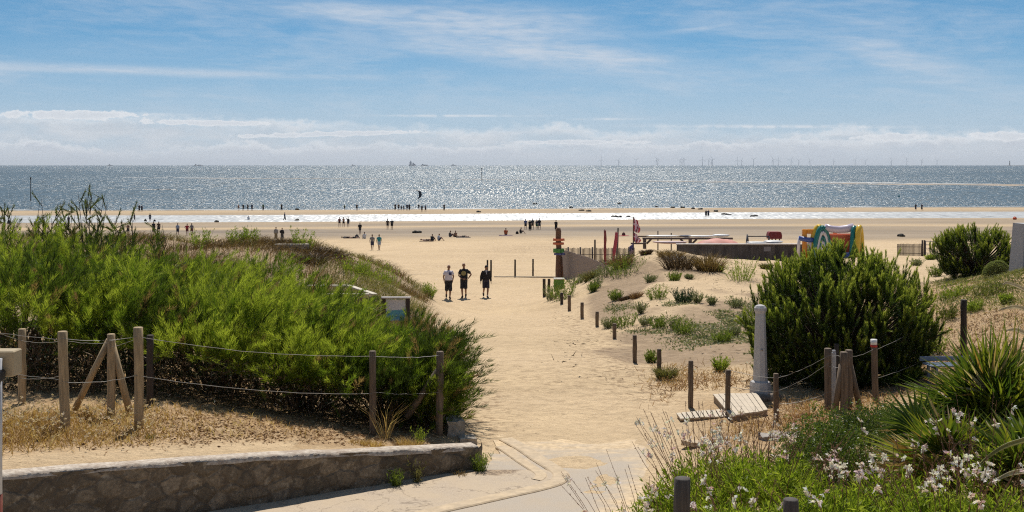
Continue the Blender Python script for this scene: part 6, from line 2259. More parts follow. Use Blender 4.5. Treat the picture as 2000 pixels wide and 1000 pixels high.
def fan_palm(px, Y, label, seed, nf, base_h, L0, L1, loc=None, up=(.2, 1.1), az=None, dry=.12, pet=(.25, .55)):
    rng = np.random.default_rng(seed)
    x0, y0 = xy(px, Y); z0 = gz(x0, y0)
    root = empty('fan_palm', (x0, y0, z0), 0, label, 'palm')
    V = []; T = []; stalk = MB()
    for i in range(nf):
        a = rng.uniform(0, 2 * np.pi) if az is None else rng.uniform(*az)
        el = rng.uniform(*up)
        pl = rng.uniform(*pet)
        d = np.array([math.cos(a) * math.cos(el), math.sin(a) * math.cos(el), math.sin(el)])
        s0 = np.array([rng.normal() * .07, rng.normal() * .07, base_h * rng.uniform(.5, 1)])
        c_ = s0 + d * pl + np.array([0, 0, -.05 * pl])
        stalk.tube([tuple(s0), tuple(s0 + d * pl * .5 + np.array([0, 0, .02])), tuple(c_)], [.014, .010, .008], 5, 0, True, False)
        d = norm(d + np.array([0, 0, -.12]))
        # fan plane: spanned by d and a sideways vector, a bit folded
        sd_ = norm(np.cross(d, np.array([0, 0, 1.0]) + rng.normal(size=3) * .35)); nm_ = np.cross(sd_, d)
        m_ = rng.integers(15, 21); spread = rng.uniform(1.05, 1.45); L = rng.uniform(L0, L1)
        isdry = rng.random() < dry
        for j in range(m_):
            t = (j / (m_ - 1) - .5) * 2
            an = t * spread
            dj = norm(d * math.cos(an) + sd_ * math.sin(an) + nm_ * (.16 * math.cos(an) + rng.normal() * .05))
            Lj = L * (1 - .30 * abs(t) ** 1.6) * rng.uniform(.9, 1.06)
            wj = .043 * rng.uniform(.85, 1.15)
            sj = norm(np.cross(dj, nm_)); nj = np.cross(sj, dj)
            droop = np.array([0, 0, -1.0]) * Lj * rng.uniform(.02, .14)
            p0, p1, p2 = c_, c_ + dj * Lj * .45 + droop * .15, c_ + dj * Lj + droop
            fold = nj * wj * .45
            V.append([p0, p1 - sj * wj * .5 + fold, p1, p1 + sj * wj * .5 + fold, p2])
            tn = rng.normal() * .10 + (.40 if not isdry else 1.2)
            T.append(np.clip(tn + .10 * (i % 3 - 1) + .06 * (rng.random() > .85), 0, .78) if not isdry else np.clip(.92 + rng.normal() * .05, 0, 1))
    V = np.array(V); n = len(V)
    i5 = np.arange(n)[:, None] * 5
    F = [i5 + np.array([[0, 2, 1]]), i5 + np.array([[1, 2, 4]]), i5 + np.array([[0, 3, 2]]), i5 + np.array([[2, 3, 4]])]
    me = fast_mesh('fronds', V.reshape(-1, 3), F, PALM, {'tint': np.repeat(np.array(T), 5)})
    link('fronds', me, root)
    stalk.build('stalks', M('palm stalk', (.10, .11, .035), .6, .3, 10, 0), root)
    mb = MB(); mb.tube([(0, 0, -.1), (.02, 0, base_h * .5), (0, 0, base_h)], [.13, .12, .08], 10)
    mb.build('trunk', M('palm fibre', (.09, .06, .04), .95, .4, 12, .8, .03), root)
    return root


def palm_mat():
    m, nt, b = new_mat('palm leaf')
    t = attr(nt, 'tint')
    r = nt.nodes.new('ShaderNodeValToRGB'); nt.links.new(t.k, r.inputs[0])
    e = r.color_ramp.elements
    e[0].color = col((.022, .045, .010)); e[1].color = col((.60, .52, .36))
    for p_, c_ in ((.35, (.08, .125, .020)), (.6, (.26, .28, .03)), (.78, (.26, .22, .04)), (.84, (.40, .22, .06))):
        e.new(p_).color = col(c_)
    cc = S(nt, r.outputs[0])
    setp(nt, b, Base__Color=cc, Roughness=.38)
    b.inputs['Specular IOR Level'].default_value = .5
    tr = node(nt, 'ShaderNodeBsdfTranslucent', Color=mix(nt, 1.0, cc, (1.1, 1.15, .6), 'MULTIPLY'))
    mx = nt.nodes.new('ShaderNodeMixShader'); mx.inputs[0].default_value = .42
    nt.links.new(b.outputs[0], mx.inputs[1]); nt.links.new(tr.outputs[0], mx.inputs[2])
    nt.links.new(mx.outputs[0], nt.nodes['Material Output'].inputs[0])
    return m


PALM = palm_mat()
fan_palm(1950, 13.0, 'large fan palm with stiff pointed leaves on the right bank', 3, 74, 1.0, .74, 1.02, None, (.05, 1.45), None, .07, (.25, .5))
fan_palm(1850, 12.0, 'small fan palm spreading toward the flower bed', 4, 30, .55, .58, .78, None, (.0, 1.1), (1.6, 5.6), .14, (.2, .45))
fan_palm(2030, 11.2, 'fan palm cut by the right edge of the picture', 6, 26, .6, .55, .75, None, (.05, 1.3), None, .10, (.2, .45))

# pale dried strap leaves hanging in from the right edge
DRY = M('bleached dry leaf', (.66, .58, .38), .7, .2, 8, .2, .01, (1, 1, 1), None, .3, 0, .3)
for pts, lab in (([(2012, 572, 22), (1990, 560, 22), (1966, 552, 22), (1958, 556, 22)], 'pale dried leaf at the right edge below the marker'), ([(2015, 612, 21.5), (1990, 600, 21.5), (1966, 601, 21.5), (1950, 606, 21.5)], 'broad pale dried leaf at the right edge above the dark shrub'),
                 ([(2010, 655, 19.4), (1985, 644, 19.4), (1962, 645, 19.4)], 'short pale dried leaf touching the dark glossy shrub'),
                 ([(2010, 856, 10.2), (1960, 872, 10.2), (1920, 900, 10.2), (1885, 945, 10.2)], 'long arching yellow green strap leaf in front of the palms'), ([(2010, 918, 10.0), (1970, 925, 10.0), (1930, 945, 10.0)], 'pale bleached strap leaf above the flowers in the corner')):
    Q = [wp(*q) for q in pts]
    Q = [v for v in catmull(Q, 5)]
    w = .045 if 'strap' in lab else .075
    root_p = Q[0]
    P = []
    for i, q in enumerate(Q):
        f = i / (len(Q) - 1)
        ww = w * (1 - f ** 2.2) + .006
        P.append([q + Vector((0, -.01, ww * .5)) - root_p, q + Vector((0, .02, 0)) - root_p, q + Vector((0, -.01, -ww * .5)) - root_p])
    mb = MB(); mb.grid(P, 0, True)
    o = mb.build('strap_leaf', DRY if 'yellow' not in lab else M('yellow green strap', (.36, .34, .12), .5, .2, 8, .2, .01, (1, 1, 1), None, .3, 0, .3), None, root_p)
    md = o.modifiers.new('thickness', 'SOLIDIFY'); md.thickness = .006
    tag(o, lab, 'leaf')

# weeds along the wall foot and at its end
for i, (px_, pb_, hp, w_, n_, mt, sh, lab) in enumerate([(938, 922, 40, 26, 60, GRN, 'leafy', 'green weeds against the end of the stone wall'), (812, 945, 50, 16, 26, OLV, 'leafy', 'thin weed with yellow leaves at the wall foot'), (775, 952, 38, 20, 40, GRN, 'leafy', 'small green weed in the joint at the wall foot'), (898, 930, 22, 34, 120, MAR, 'grass', 'dry brown weeds at the wall foot near its end'),
                                                         (752, 858, 120, 26, 40, STRAW, 'grass', 'tall pale dry grass stalks in front of the fence post'), (800, 872, 30, 70, 260, STRAW, 'grass', 'yellow dry grass tuft on the coping near the end post'), (730, 872, 26, 60, 200, STRAW, 'grass', 'straw tuft on the terrace edge below the tall stalks'), (700, 868, 22, 50, 120, STRAW, 'grass', 'thin straw tuft left of the other straw tufts'),
                                                         (818, 868, 34, 20, 26, YGR, 'leafy', 'bright green weed at the foot of the end post'), (292, 856, 20, 24, 60, OLV, 'grass', 'small green grass tuft right of the braced post foot'), (180, 850, 16, 24, 60, OLV, 'grass', 'small green grass tuft between the two tall fence posts'), (262, 852, 14, 20, 50, OLV, 'grass', 'tiny green grass tuft in the post shadow'), (455, 955, 46, 22, 30, GREY, 'leafy', 'pale weed growing in the face of the stone wall')]):
    p = at(px_, pb_); s_ = p.y / FOC
    if p.y < wall_y(p.x) + .1 and p.x < -.6 and pb_ < 900:
        p.y += .4
    tuft('wall_weed', 0, 0, hp * s_, w_ * s_, n_, mt, lab, 'plant', None, 700 + i, sh, .008, .3, .35, p, .05)
# ================================================================== people
def remesh(mb, name, voxel, mats=None, smooth_it=2):
    me = mb.mesh('tmp', [])
    o = bpy.data.objects.new('tmp', me); COL.objects.link(o)
    md = o.modifiers.new('r', 'REMESH'); md.mode = 'VOXEL'; md.voxel_size = voxel; md.use_smooth_shade = True
    if smooth_it:
        ms = o.modifiers.new('s', 'SMOOTH'); ms.iterations = smooth_it; ms.factor = .5
    dg = bpy.context.evaluated_depsgraph_get()
    out = bpy.data.meshes.new_from_object(o.evaluated_get(dg))
    out.name = name
    bpy.data.objects.remove(o); bpy.data.meshes.remove(me)
    return out


def J(**kw):
    """joints of a standing figure 1.75 m tall that faces -Y; L is the figure's own left (+X seen from the front is its left)"""
    j = dict(pelvis=(0, 0, .93), waist=(0, .0, 1.08), chest=(0, 0, 1.30), neck=(0, .01, 1.475), head=(0, -.02, 1.63))
    for s, n in ((1, 'L'), (-1, 'R')):
        j['sh' + n] = (s * .170, .01, 1.40); j['el' + n] = (s * .25, .02, 1.13); j['wr' + n] = (s * .265, -.03, .88)
        j['hip' + n] = (s * .098, 0, .90); j['kn' + n] = (s * .115, -.01, .49); j['an' + n] = (s * .12, .03, .085); j['hd' + n] = None
    j.update(kw)
    return {k: (Vector(v) if v is not None else None) for k, v in j.items()}


def lerp3(a, b_, f):
    return a + (b_ - a) * f


def body_mb(j, fem=0, detail=False):
    mb = MB()
    sw = .90 if fem else 1.0
    pv, wa, ch, nk, hd = j['pelvis'], j['waist'], j['chest'], j['neck'], j['head']
    tors = [(lerp3(pv, wa, -.35), (.14, .10)), (pv, (.165, .115)), (wa, (.145 * sw, .105)), (lerp3(wa, ch, .55), (.16 * sw, .115)), (ch, (.175 * sw, .12)), (lerp3(ch, nk, .55), (.17 * sw, .095)), (lerp3(ch, nk, .85), (.10, .07)), (nk, (.062, .062)), (lerp3(nk, hd, .45), (.055, .058))]
    mb.tube([t[0] for t in tors], [t[1] for t in tors], 14)
    up = (hd - nk).normalized()
    f_ = Vector((0, -1, 0)); f_ = (f_ - up * f_.dot(up)).normalized() if abs(up.y) < .95 else Vector((0, 0, 1))
    prof = [(-.115, .030, .035, -.03), (-.095, .048, .06, -.022), (-.05, .064, .085, -.008), (.0, .074, .095, 0), (.05, .077, .098, .004), (.09, .066, .084, .006), (.118, .038, .05, .006)]
    mb.tube([hd + up * a - f_ * d_ for a, rx, ry, d_ in prof], [(rx, ry) for a, rx, ry, d_ in prof], 14, 0, True, True, None, tuple(up.cross(f_)))
    mb.tube([hd + up * .02 + f_ * .085, hd - up * .03 + f_ * .115, hd - up * .04 + f_ * .09], [.010, .017, .014], 6)
    rt = up.cross(f_)
    for s in (-1, 1):
        c0 = hd + rt * s * .078 + up * .0 - f_ * .01
        mb.ball(c0, (.016, .024, .034), 8, 6)
    for n in 'LR':
        sh, el, wr = j['sh' + n], j['el' + n], j['wr' + n]
        mb.tube([lerp3(ch, sh, .55) + Vector((0, 0, .03)), sh, lerp3(sh, el, .25), lerp3(sh, el, .6), el, lerp3(el, wr, .25), lerp3(el, wr, .7), wr], [.06, .062, .052, .046, .038, .040, .032, .025], 10)
        d_ = (wr - el).normalized() if j['hd' + n] is None else (j['hd' + n] - wr).normalized()
        side = Vector((0, 1, 0)); side = (side - d_ * side.dot(d_)).normalized() if abs(d_.y) < .9 else Vector((0, 0, 1))
        palm_n = d_.cross(side)
        k = wr + d_ * .085
        mb.tube([wr - d_ * .01, wr + d_ * .04, k], [(.026, .018), (.038, .017), (.040, .015)], 10, 0, True, True, None, tuple(side))
        if detail:
            sgn = 1 if n == 'L' else -1
            for q, (o_, ln) in enumerate(((-.030, .070), (-.010, .080), (.010, .075), (.030, .060))):
                b0 = k + side * o_ - d_ * .012
                curl = palm_n * sgn * -.5
                b1 = b0 + d_ * ln * .5; b2 = b1 + (d_ + curl * .6).normalized() * ln * .32; b3 = b2 + (d_ + curl * 1.2).normalized() * ln * .28
                mb.tube([b0, b1, b2, b3], [.0095, .009, .008, .0065], 7)
            t0 = wr + d_ * .03 - side * .032
            mb.tube([t0, t0 + (d_ * .6 - side * .7).normalized() * .035, t0 + (d_ * .6 - side * .7).normalized() * .035 + (d_ - side * .1).normalized() * .03], [.012, .010, .008], 7)
        else:
            mb.tube([k - d_ * .01, k + d_ * .05, k + d_ * .085], [(.036, .014), (.030, .013), (.016, .01)], 8, 0, True, True, None, tuple(side))
        hp, kn, an = j['hip' + n], j['kn' + n], j['an' + n]
        mb.tube([lerp3(hp, kn, -.08), lerp3(hp, kn, .12), lerp3(hp, kn, .5), kn, lerp3(kn, an, .25), lerp3(kn, an, .6), an], [.080, .080, .066, .054, .057, .046, .036], 12)
        tdir = j.get('toe' + n)
        toe = tdir if tdir is not None else an + Vector((.015 if n == 'L' else -.015, -.17, -.055))
        heel = an + (an - toe).normalized() * .055 + Vector((0, 0, -.03))
        mb.tube([heel + Vector((0, 0, -.012)), an + Vector((0, 0, -.045)), lerp3(an, toe, .6) + Vector((0, 0, -.018)), toe], [.034, .040, .036, .022], 9)
    return mb


def top_mb(j, fem=0, sleeve=.55, length=.25, grow=.022, loose=0.0):
    mb = MB()
    sw = .90 if fem else 1.0
    pv, wa, ch, nk = j['pelvis'], j['waist'], j['chest'], j['neck']
    g = grow
    T = [(lerp3(wa, pv, length / .25 * .75), (.17 * sw + g + loose, .118 + g + loose)), (wa, (.155 * sw + g + loose, .115 + g + loose)), (lerp3(wa, ch, .55), (.163 * sw + g + loose * .6, .118 + g + loose * .5)), (ch, (.178 * sw + g, .122 + g)), (lerp3(ch, nk, .50), (.160 * sw + g, .098 + g)), (lerp3(ch, nk, .80), (.098 + g, .078 + g)), (lerp3(ch, nk, .96), (.070 + g * .6, .068 + g * .6))]
    mb.tube([t[0] for t in T], [t[1] for t in T], 16)
    for n in 'LR':
        sh, el, wr = j['sh' + n], j['el' + n], j['wr' + n]
        P = [lerp3(ch, sh, .5) + Vector((0, 0, .03)), sh, lerp3(sh, el, .3)]; R = [.060 + g * .6, .058 + g * .6, .058 + g * .7]
        if sleeve < 1:
            P.append(lerp3(sh, el, sleeve)); R.append(.062 + g)
        else:
            P += [lerp3(sh, el, .7), el, lerp3(el, wr, .5), lerp3(el, wr, .95)]; R += [.055 + g * .8, .050 + g * .8, .045 + g * .7, .034 + g * .7]
        if sleeve > 0:
            mb.tube(P, R, 12)
    return mb


def bottom_mb(j, length=1.1, grow=.02, flare=.015):
    """length: 1 reaches the knee, 2 the ankle"""
    mb = MB()
    pv, wa = j['pelvis'], j['waist']
    g = grow
    mb.tube([lerp3(pv, wa, -.45), pv, lerp3(pv, wa, .55)], [(.150 + g, .11 + g), (.172 + g, .122 + g), (.156 + g, .115 + g)], 14)
    for n in 'LR':
        hp, kn, an = j['hip' + n], j['kn' + n], j['an' + n]
        P = [lerp3(hp, kn, -.06), lerp3(hp, kn, .15)]; R = [.078 + g, .078 + g]
        if length <= 1:
            P += [lerp3(hp, kn, length * .6), lerp3(hp, kn, length)]; R += [.066 + g + flare * .5, .056 + g + flare]
        else:
            P += [lerp3(hp, kn, .55), kn, lerp3(kn, an, length - 1)]; R += [.066 + g + flare * .3, .062 + g + flare, .056 + g + flare]
        mb.tube(P, R, 12)
    return mb


def hair_mb(j, longh=0):
    mb = MB()
    nk, hd = j['neck'], j['head']
    up = (hd - nk).normalized(); f_ = Vector((0, -1, 0)); f_ = (f_ - up * f_.dot(up)).normalized() if abs(up.y) < .95 else Vector((0, 0, 1))
    rt = up.cross(f_)
    prof = [(-.035, .075, .045, -.055), (.0, .082, .07, -.035), (.045, .086, .098, -.012), (.085, .078, .094, -.004), (.118, .055, .066, -.004), (.134, .02, .03, -.004)]
    if longh:
        prof = [(-.20, .05, .03, -.075), (-.11, .075, .045, -.07)] + prof
    mb.tube([hd + up * a + f_ * d_ for a, rx, ry, d_ in prof], [(rx, ry) for a, rx, ry, d_ in prof], 14, 0, True, True, None, tuple(rt))
    return mb


def shoe_mb(j, n, grow=.008, sole=True):
    an = j['an' + n]
    tdir = j.get('toe' + n)
    toe = tdir if tdir is not None else an + Vector((.015 if n == 'L' else -.015, -.17, -.055))
    d_ = (toe - an).normalized()
    heel = an - d_ * .055 + Vector((0, 0, -.03))
    mb = MB()
    mb.tube([heel + Vector((0, 0, -.012)), an + Vector((0, 0, -.042)), lerp3(an, toe, .6) + Vector((0, 0, -.018)), toe + d_ * .02], [.042, .050, .046, .030], 10)
    mb.tube([an + Vector((0, 0, -.03)), an + Vector((0, .004, .02))], [.048, .045], 10)
    return mb


SKIN = lambda k=0: M('skin%d' % k, [(.36, .20, .135), (.26, .135, .085), (.42, .26, .19)][k], .55, .08, 14, 0)


def cloth(name, c_):
    return M('cloth ' + name, c_, .85, .14, 14, .25, .006)


POSES = {
    'stand': J(),
    'stand2': J(elL=(.30, .04, 1.17), wrL=(.20, -.06, .98), knR=(-.13, -.03, .49), anR=(-.15, .02, .085)),
    'walk': J(knL=(.10, -.14, .50), anL=(.10, -.18, .10), knR=(-.10, .02, .50), anR=(-.10, .26, .14), toeR=Vector((-.11, .14, .03)), elL=(.25, .10, 1.14), wrL=(.27, .12, .90), elR=(-.25, -.06, 1.14), wrR=(-.26, -.20, .93)),
    'hips': J(elL=(.36, .05, 1.16), wrL=(.19, -.03, 1.0), elR=(-.36, .05, 1.16), wrR=(-.19, -.03, 1.0), hdL=(.12, -.07, .97), hdR=(-.12, -.07, .97)),
    'bend': J(chest=(0, -.22, 1.22), neck=(0, -.36, 1.34), head=(0, -.47, 1.40), shL=(.185, -.28, 1.30), shR=(-.185, -.28, 1.30), elL=(.22, -.33, 1.03), elR=(-.22, -.33, 1.03), wrL=(.2, -.40, .80), wrR=(-.2, -.40, .80)),
    'wave': J(elL=(.34, -.06, 1.50), wrL=(.40, -.16, 1.70)),
    'sit': J(pelvis=(0, 0, .11), waist=(0, .05, .25), chest=(0, .04, .47), neck=(0, -.02, .64), head=(0, -.06, .79), hipL=(.095, -.02, .10), hipR=(-.095, -.02, .10), knL=(.16, -.36, .42), knR=(-.16, -.36, .42), anL=(.13, -.60, .085), anR=(-.13, -.60, .085),
             shL=(.185, .02, .585), shR=(-.185, .02, .585), elL=(.24, -.14, .40), elR=(-.24, -.14, .40), wrL=(.14, -.34, .46), wrR=(-.14, -.34, .46)),
    'lie': J(pelvis=(0, 0, .11), waist=(0, .16, .11), chest=(0, .38, .13), neck=(0, .55, .14), head=(0, .70, .17), hipL=(.09, -.03, .10), hipR=(-.09, -.03, .10), knL=(.11, -.44, .20), knR=(-.11, -.44, .09), anL=(.12, -.82, .08), anR=(-.12, -.86, .08), toeL=Vector((.14, -.90, .20)), toeR=Vector((-.14, -.94, .20)),
             shL=(.185, .49, .12), shR=(-.185, .49, .12), elL=(.30, .22, .07), elR=(-.30, .22, .07), wrL=(.34, -.03, .05), wrR=(-.34, -.03, .05)),
    'w1': J(chest=(0, -.02, 1.30), neck=(.0, -.02, 1.47), head=(.01, -.06, 1.62), elL=(.265, .06, 1.14), wrL=(.215, .0, .90), elR=(-.255, .04, 1.13), wrR=(-.225, -.02, .90), knL=(.085, -.10, .50), anL=(.055, -.13, .085), knR=(-.095, .02, .50), anR=(-.085, .27, .19), toeR=Vector((-.10, .15, .05))),
    'w2': J(head=(.0, -.04, 1.635), elL=(.37, .06, 1.17), wrL=(.225, .0, .97), hdL=(.15, -.07, .92), elR=(-.27, .02, 1.12), wrR=(-.10, -.17, .99), hdR=(.02, -.19, 1.0), knL=(.09, .0, .50), anL=(.07, .20, .15), toeL=Vector((.085, .07, .035)), knR=(-.085, -.08, .49), anR=(-.06, -.09, .085)),
    'w3': J(chest=(0, -.03, 1.29), neck=(0, -.05, 1.45), head=(.0, -.11, 1.58), shL=(.17, -.02, 1.37), shR=(-.17, -.02, 1.37), elL=(.245, .03, 1.10), wrL=(.27, -.02, .84), elR=(-.255, .0, 1.10), wrR=(-.29, -.10, .86), knL=(.085, -.11, .50), anL=(.055, -.15, .085), knR=(-.09, .02, .50), anR=(-.075, .29, .22), toeR=Vector((-.09, .18, .07))),
}


def feet(root, j, me_fn, mat, name):
    for n in 'LR':
        link(name, me_fn(n), root)


def walker(px, pf, pose, label, skin, top, bottom, sleeve, length, blen, rz=0.0, hair=None, jacket=False, loose=.02, size=1.0):
    p = at(px, pf)
    j = POSES[pose]
    root = empty('person', p, rz, label, 'person', None)
    root.scale = (size,) * 3
    body = remesh(body_mb(j, 0, True), 'body', .011); body.materials.append(SKIN(skin)); link('body', body, root)
    t = remesh(top_mb(j, 0, sleeve, length, .020, loose), 'top', .016); t.materials.append(top); to = link('jacket' if jacket else 'shirt', t, root)
    b_ = remesh(bottom_mb(j, blen, .018, .02), 'shorts', .016); b_.materials.append(bottom); link('shorts', b_, root)
    for n in 'LR':
        s = remesh(shoe_mb(j, n, .01), 'shoe', .010); s.materials.append(cloth('dark shoes', (.025, .024, .028))); link('shoe', s, root)
    if hair:
        h = remesh(hair_mb(j), 'hair', .012); h.materials.append(hair); link('hair', h, root)
    up = (j['head'] - j['neck']).normalized(); f_ = Vector((0, -1, 0)); f_ = (f_ - up * f_.dot(up)).normalized(); rt = up.cross(f_)
    for s in (-1, 1):
        mb = MB(); mb.ball(j['head'] + up * .012 + f_ * .088 + rt * s * .031, (.014, .010, .008), 8, 6); mb.build('eye', M('dark eye', (.02, .015, .012), .3, .1, 5, 0), root)
    mb = MB(); mb.ball(j['head'] - up * .065 + f_ * .088, (.024, .010, .006), 8, 6); mb.build('mouth', M('lips', (.22, .085, .07), .5, .1, 5, 0), root)
    return root, j, to


def disc_front(root, name, c_, rx, rz_, mat, y, n=20, th=.006):
    mb = MB()
    mb.tube([(c_[0], y + .02, c_[1]), (c_[0], y, c_[1])], [(rx, rz_), (rx, rz_)], n, 0, False, True, None, (1, 0, 0))
    return mb.build(name, mat, root)


w1, j1, t1 = walker(876, 583, 'w1', 'man in a pale lilac white t-shirt and black knee shorts walking up the path', 1, cloth('lilac white', (.60, .58, .68)), cloth('black shorts', (.022, .022, .027)), .62, .30, 1.25, .16)
mb = MB(); mb.box(.075, -.165, 1.295, .135, .03, .135, 0, 0, .004); mb.build('chest_print', cloth('navy print', (.03, .035, .12)), t1)
w2, j2, t2 = walker(906, 581, 'w2', 'man in a black t-shirt with a round yellow print and one hand on his hip', 1, cloth('black shirt', (.014, .014, .018)), cloth('black shorts', (.018, .018, .022)), .70, .22, 1.08, -.12, None, False, .02, 1.03)
disc_front(t2, 'round_print', (.01, 1.25), .115, .115, cloth('yellow print', (.40, .33, .12)), -.166)
disc_front(t2, 'print_ring', (.01, 1.25), .085, .085, cloth('dull yellow print', (.27, .23, .11)), -.171)
mb = MB(); mb.box(.02, -.24, 1.0, .15, .06, .10, .2, 0, .015); tag(mb.build('hand_bag', cloth('brown pouch', (.17, .10, .085)), None, w2.location), 'small brown pouch held by the man with the yellow print', 'pouch')
w3, j3, t3 = walker(949, 581, 'w3', 'man in a black jacket over a white shirt looking down as he walks', 1, cloth('black jacket', (.012, .012, .015)), cloth('navy shorts', (.028, .025, .045)), 1.0, .28, 1.0, .22, cloth('dark hair', (.035, .028, .025)), True, .025)
mb = MB()
mb.add([(-.055, -.135, 1.44), (.055, -.135, 1.44), (.0, -.185, 1.22), (-.055, -.11, 1.44), (.055, -.11, 1.44), (0, -.15, 1.22)], [(0, 2, 1), (3, 4, 5), (0, 1, 4, 3), (1, 2, 5, 4), (2, 0, 3, 5)])
mb.build('shirt_front', cloth('white shirt', (.55, .56, .62)), w3)
for n in 'LR':
    mb = MB(); a = j3['an' + n]; mb.tube([a + Vector((0, 0, .0)), a + (j3['kn' + n] - a) * .16], [.046, .047], 10); mb.build('sock', cloth('white sock', (.68, .66, .64)), w3)

_PM = {}


def pm(kind, pose, fem, par):
    key = (kind, pose, fem, par)
    if key not in _PM:
        j = POSES[pose]
        if kind == 'body':
            _PM[key] = remesh(body_mb(j, fem), 'body', .026)
        elif kind == 'top':
            _PM[key] = remesh(top_mb(j, fem, par, .25, .030, .01), 'top', .032)
        elif kind == 'bottom':
            _PM[key] = remesh(bottom_mb(j, par, .028, .02), 'bottom', .032)
        elif kind == 'hair':
            _PM[key] = remesh(hair_mb(j, par), 'hair', .028)
        _PM[key].materials.append(None)
    return _PM[key]


def setm(o, m):
    o.material_slots[0].link = 'OBJECT'; o.material_slots[0].material = m


CC = {'black': (.015, .015, .018), 'navy': (.03, .035, .08), 'grey': (.20, .195, .20), 'dgrey': (.06, .06, .065), 'white': (.62, .62, .64), 'blue': (.10, .14, .30), 'lblue': (.30, .36, .48), 'red': (.33, .03, .045), 'teal': (.02, .22, .25),
      'brown': (.09, .055, .035), 'khaki': (.20, .16, .10), 'orange': (.45, .10, .03), 'maroon': (.13, .03, .035), 'green': (.04, .12, .06), 'skin': (.30, .165, .11), 'purple': (.12, .07, .18)}


def person(px, pf, pose, rz, top, bottom, label, fem=0, size=1.0, sleeve=.6, blen=.8, hair='brown', skin=1, group=None, ymin=60, longh=0):
    p = at(px, pf, ymin)
    root = empty('person', p, math.radians(rz), label, 'person', group)
    root.scale = (size,) * 3
    o = link('body', pm('body', pose, fem, 0), root); setm(o, SKIN(skin))
    if top:
        o = link('top', pm('top', pose, fem, sleeve), root); setm(o, cloth(top, CC[top]))
    if bottom:
        o = link('trousers' if blen > 1.3 else 'shorts', pm('bottom', pose, fem, blen), root); setm(o, cloth(bottom, CC[bottom]))
    o = link('hair', pm('hair', pose, fem, longh), root); setm(o, cloth(hair + ' hair', CC[hair]))
    return root


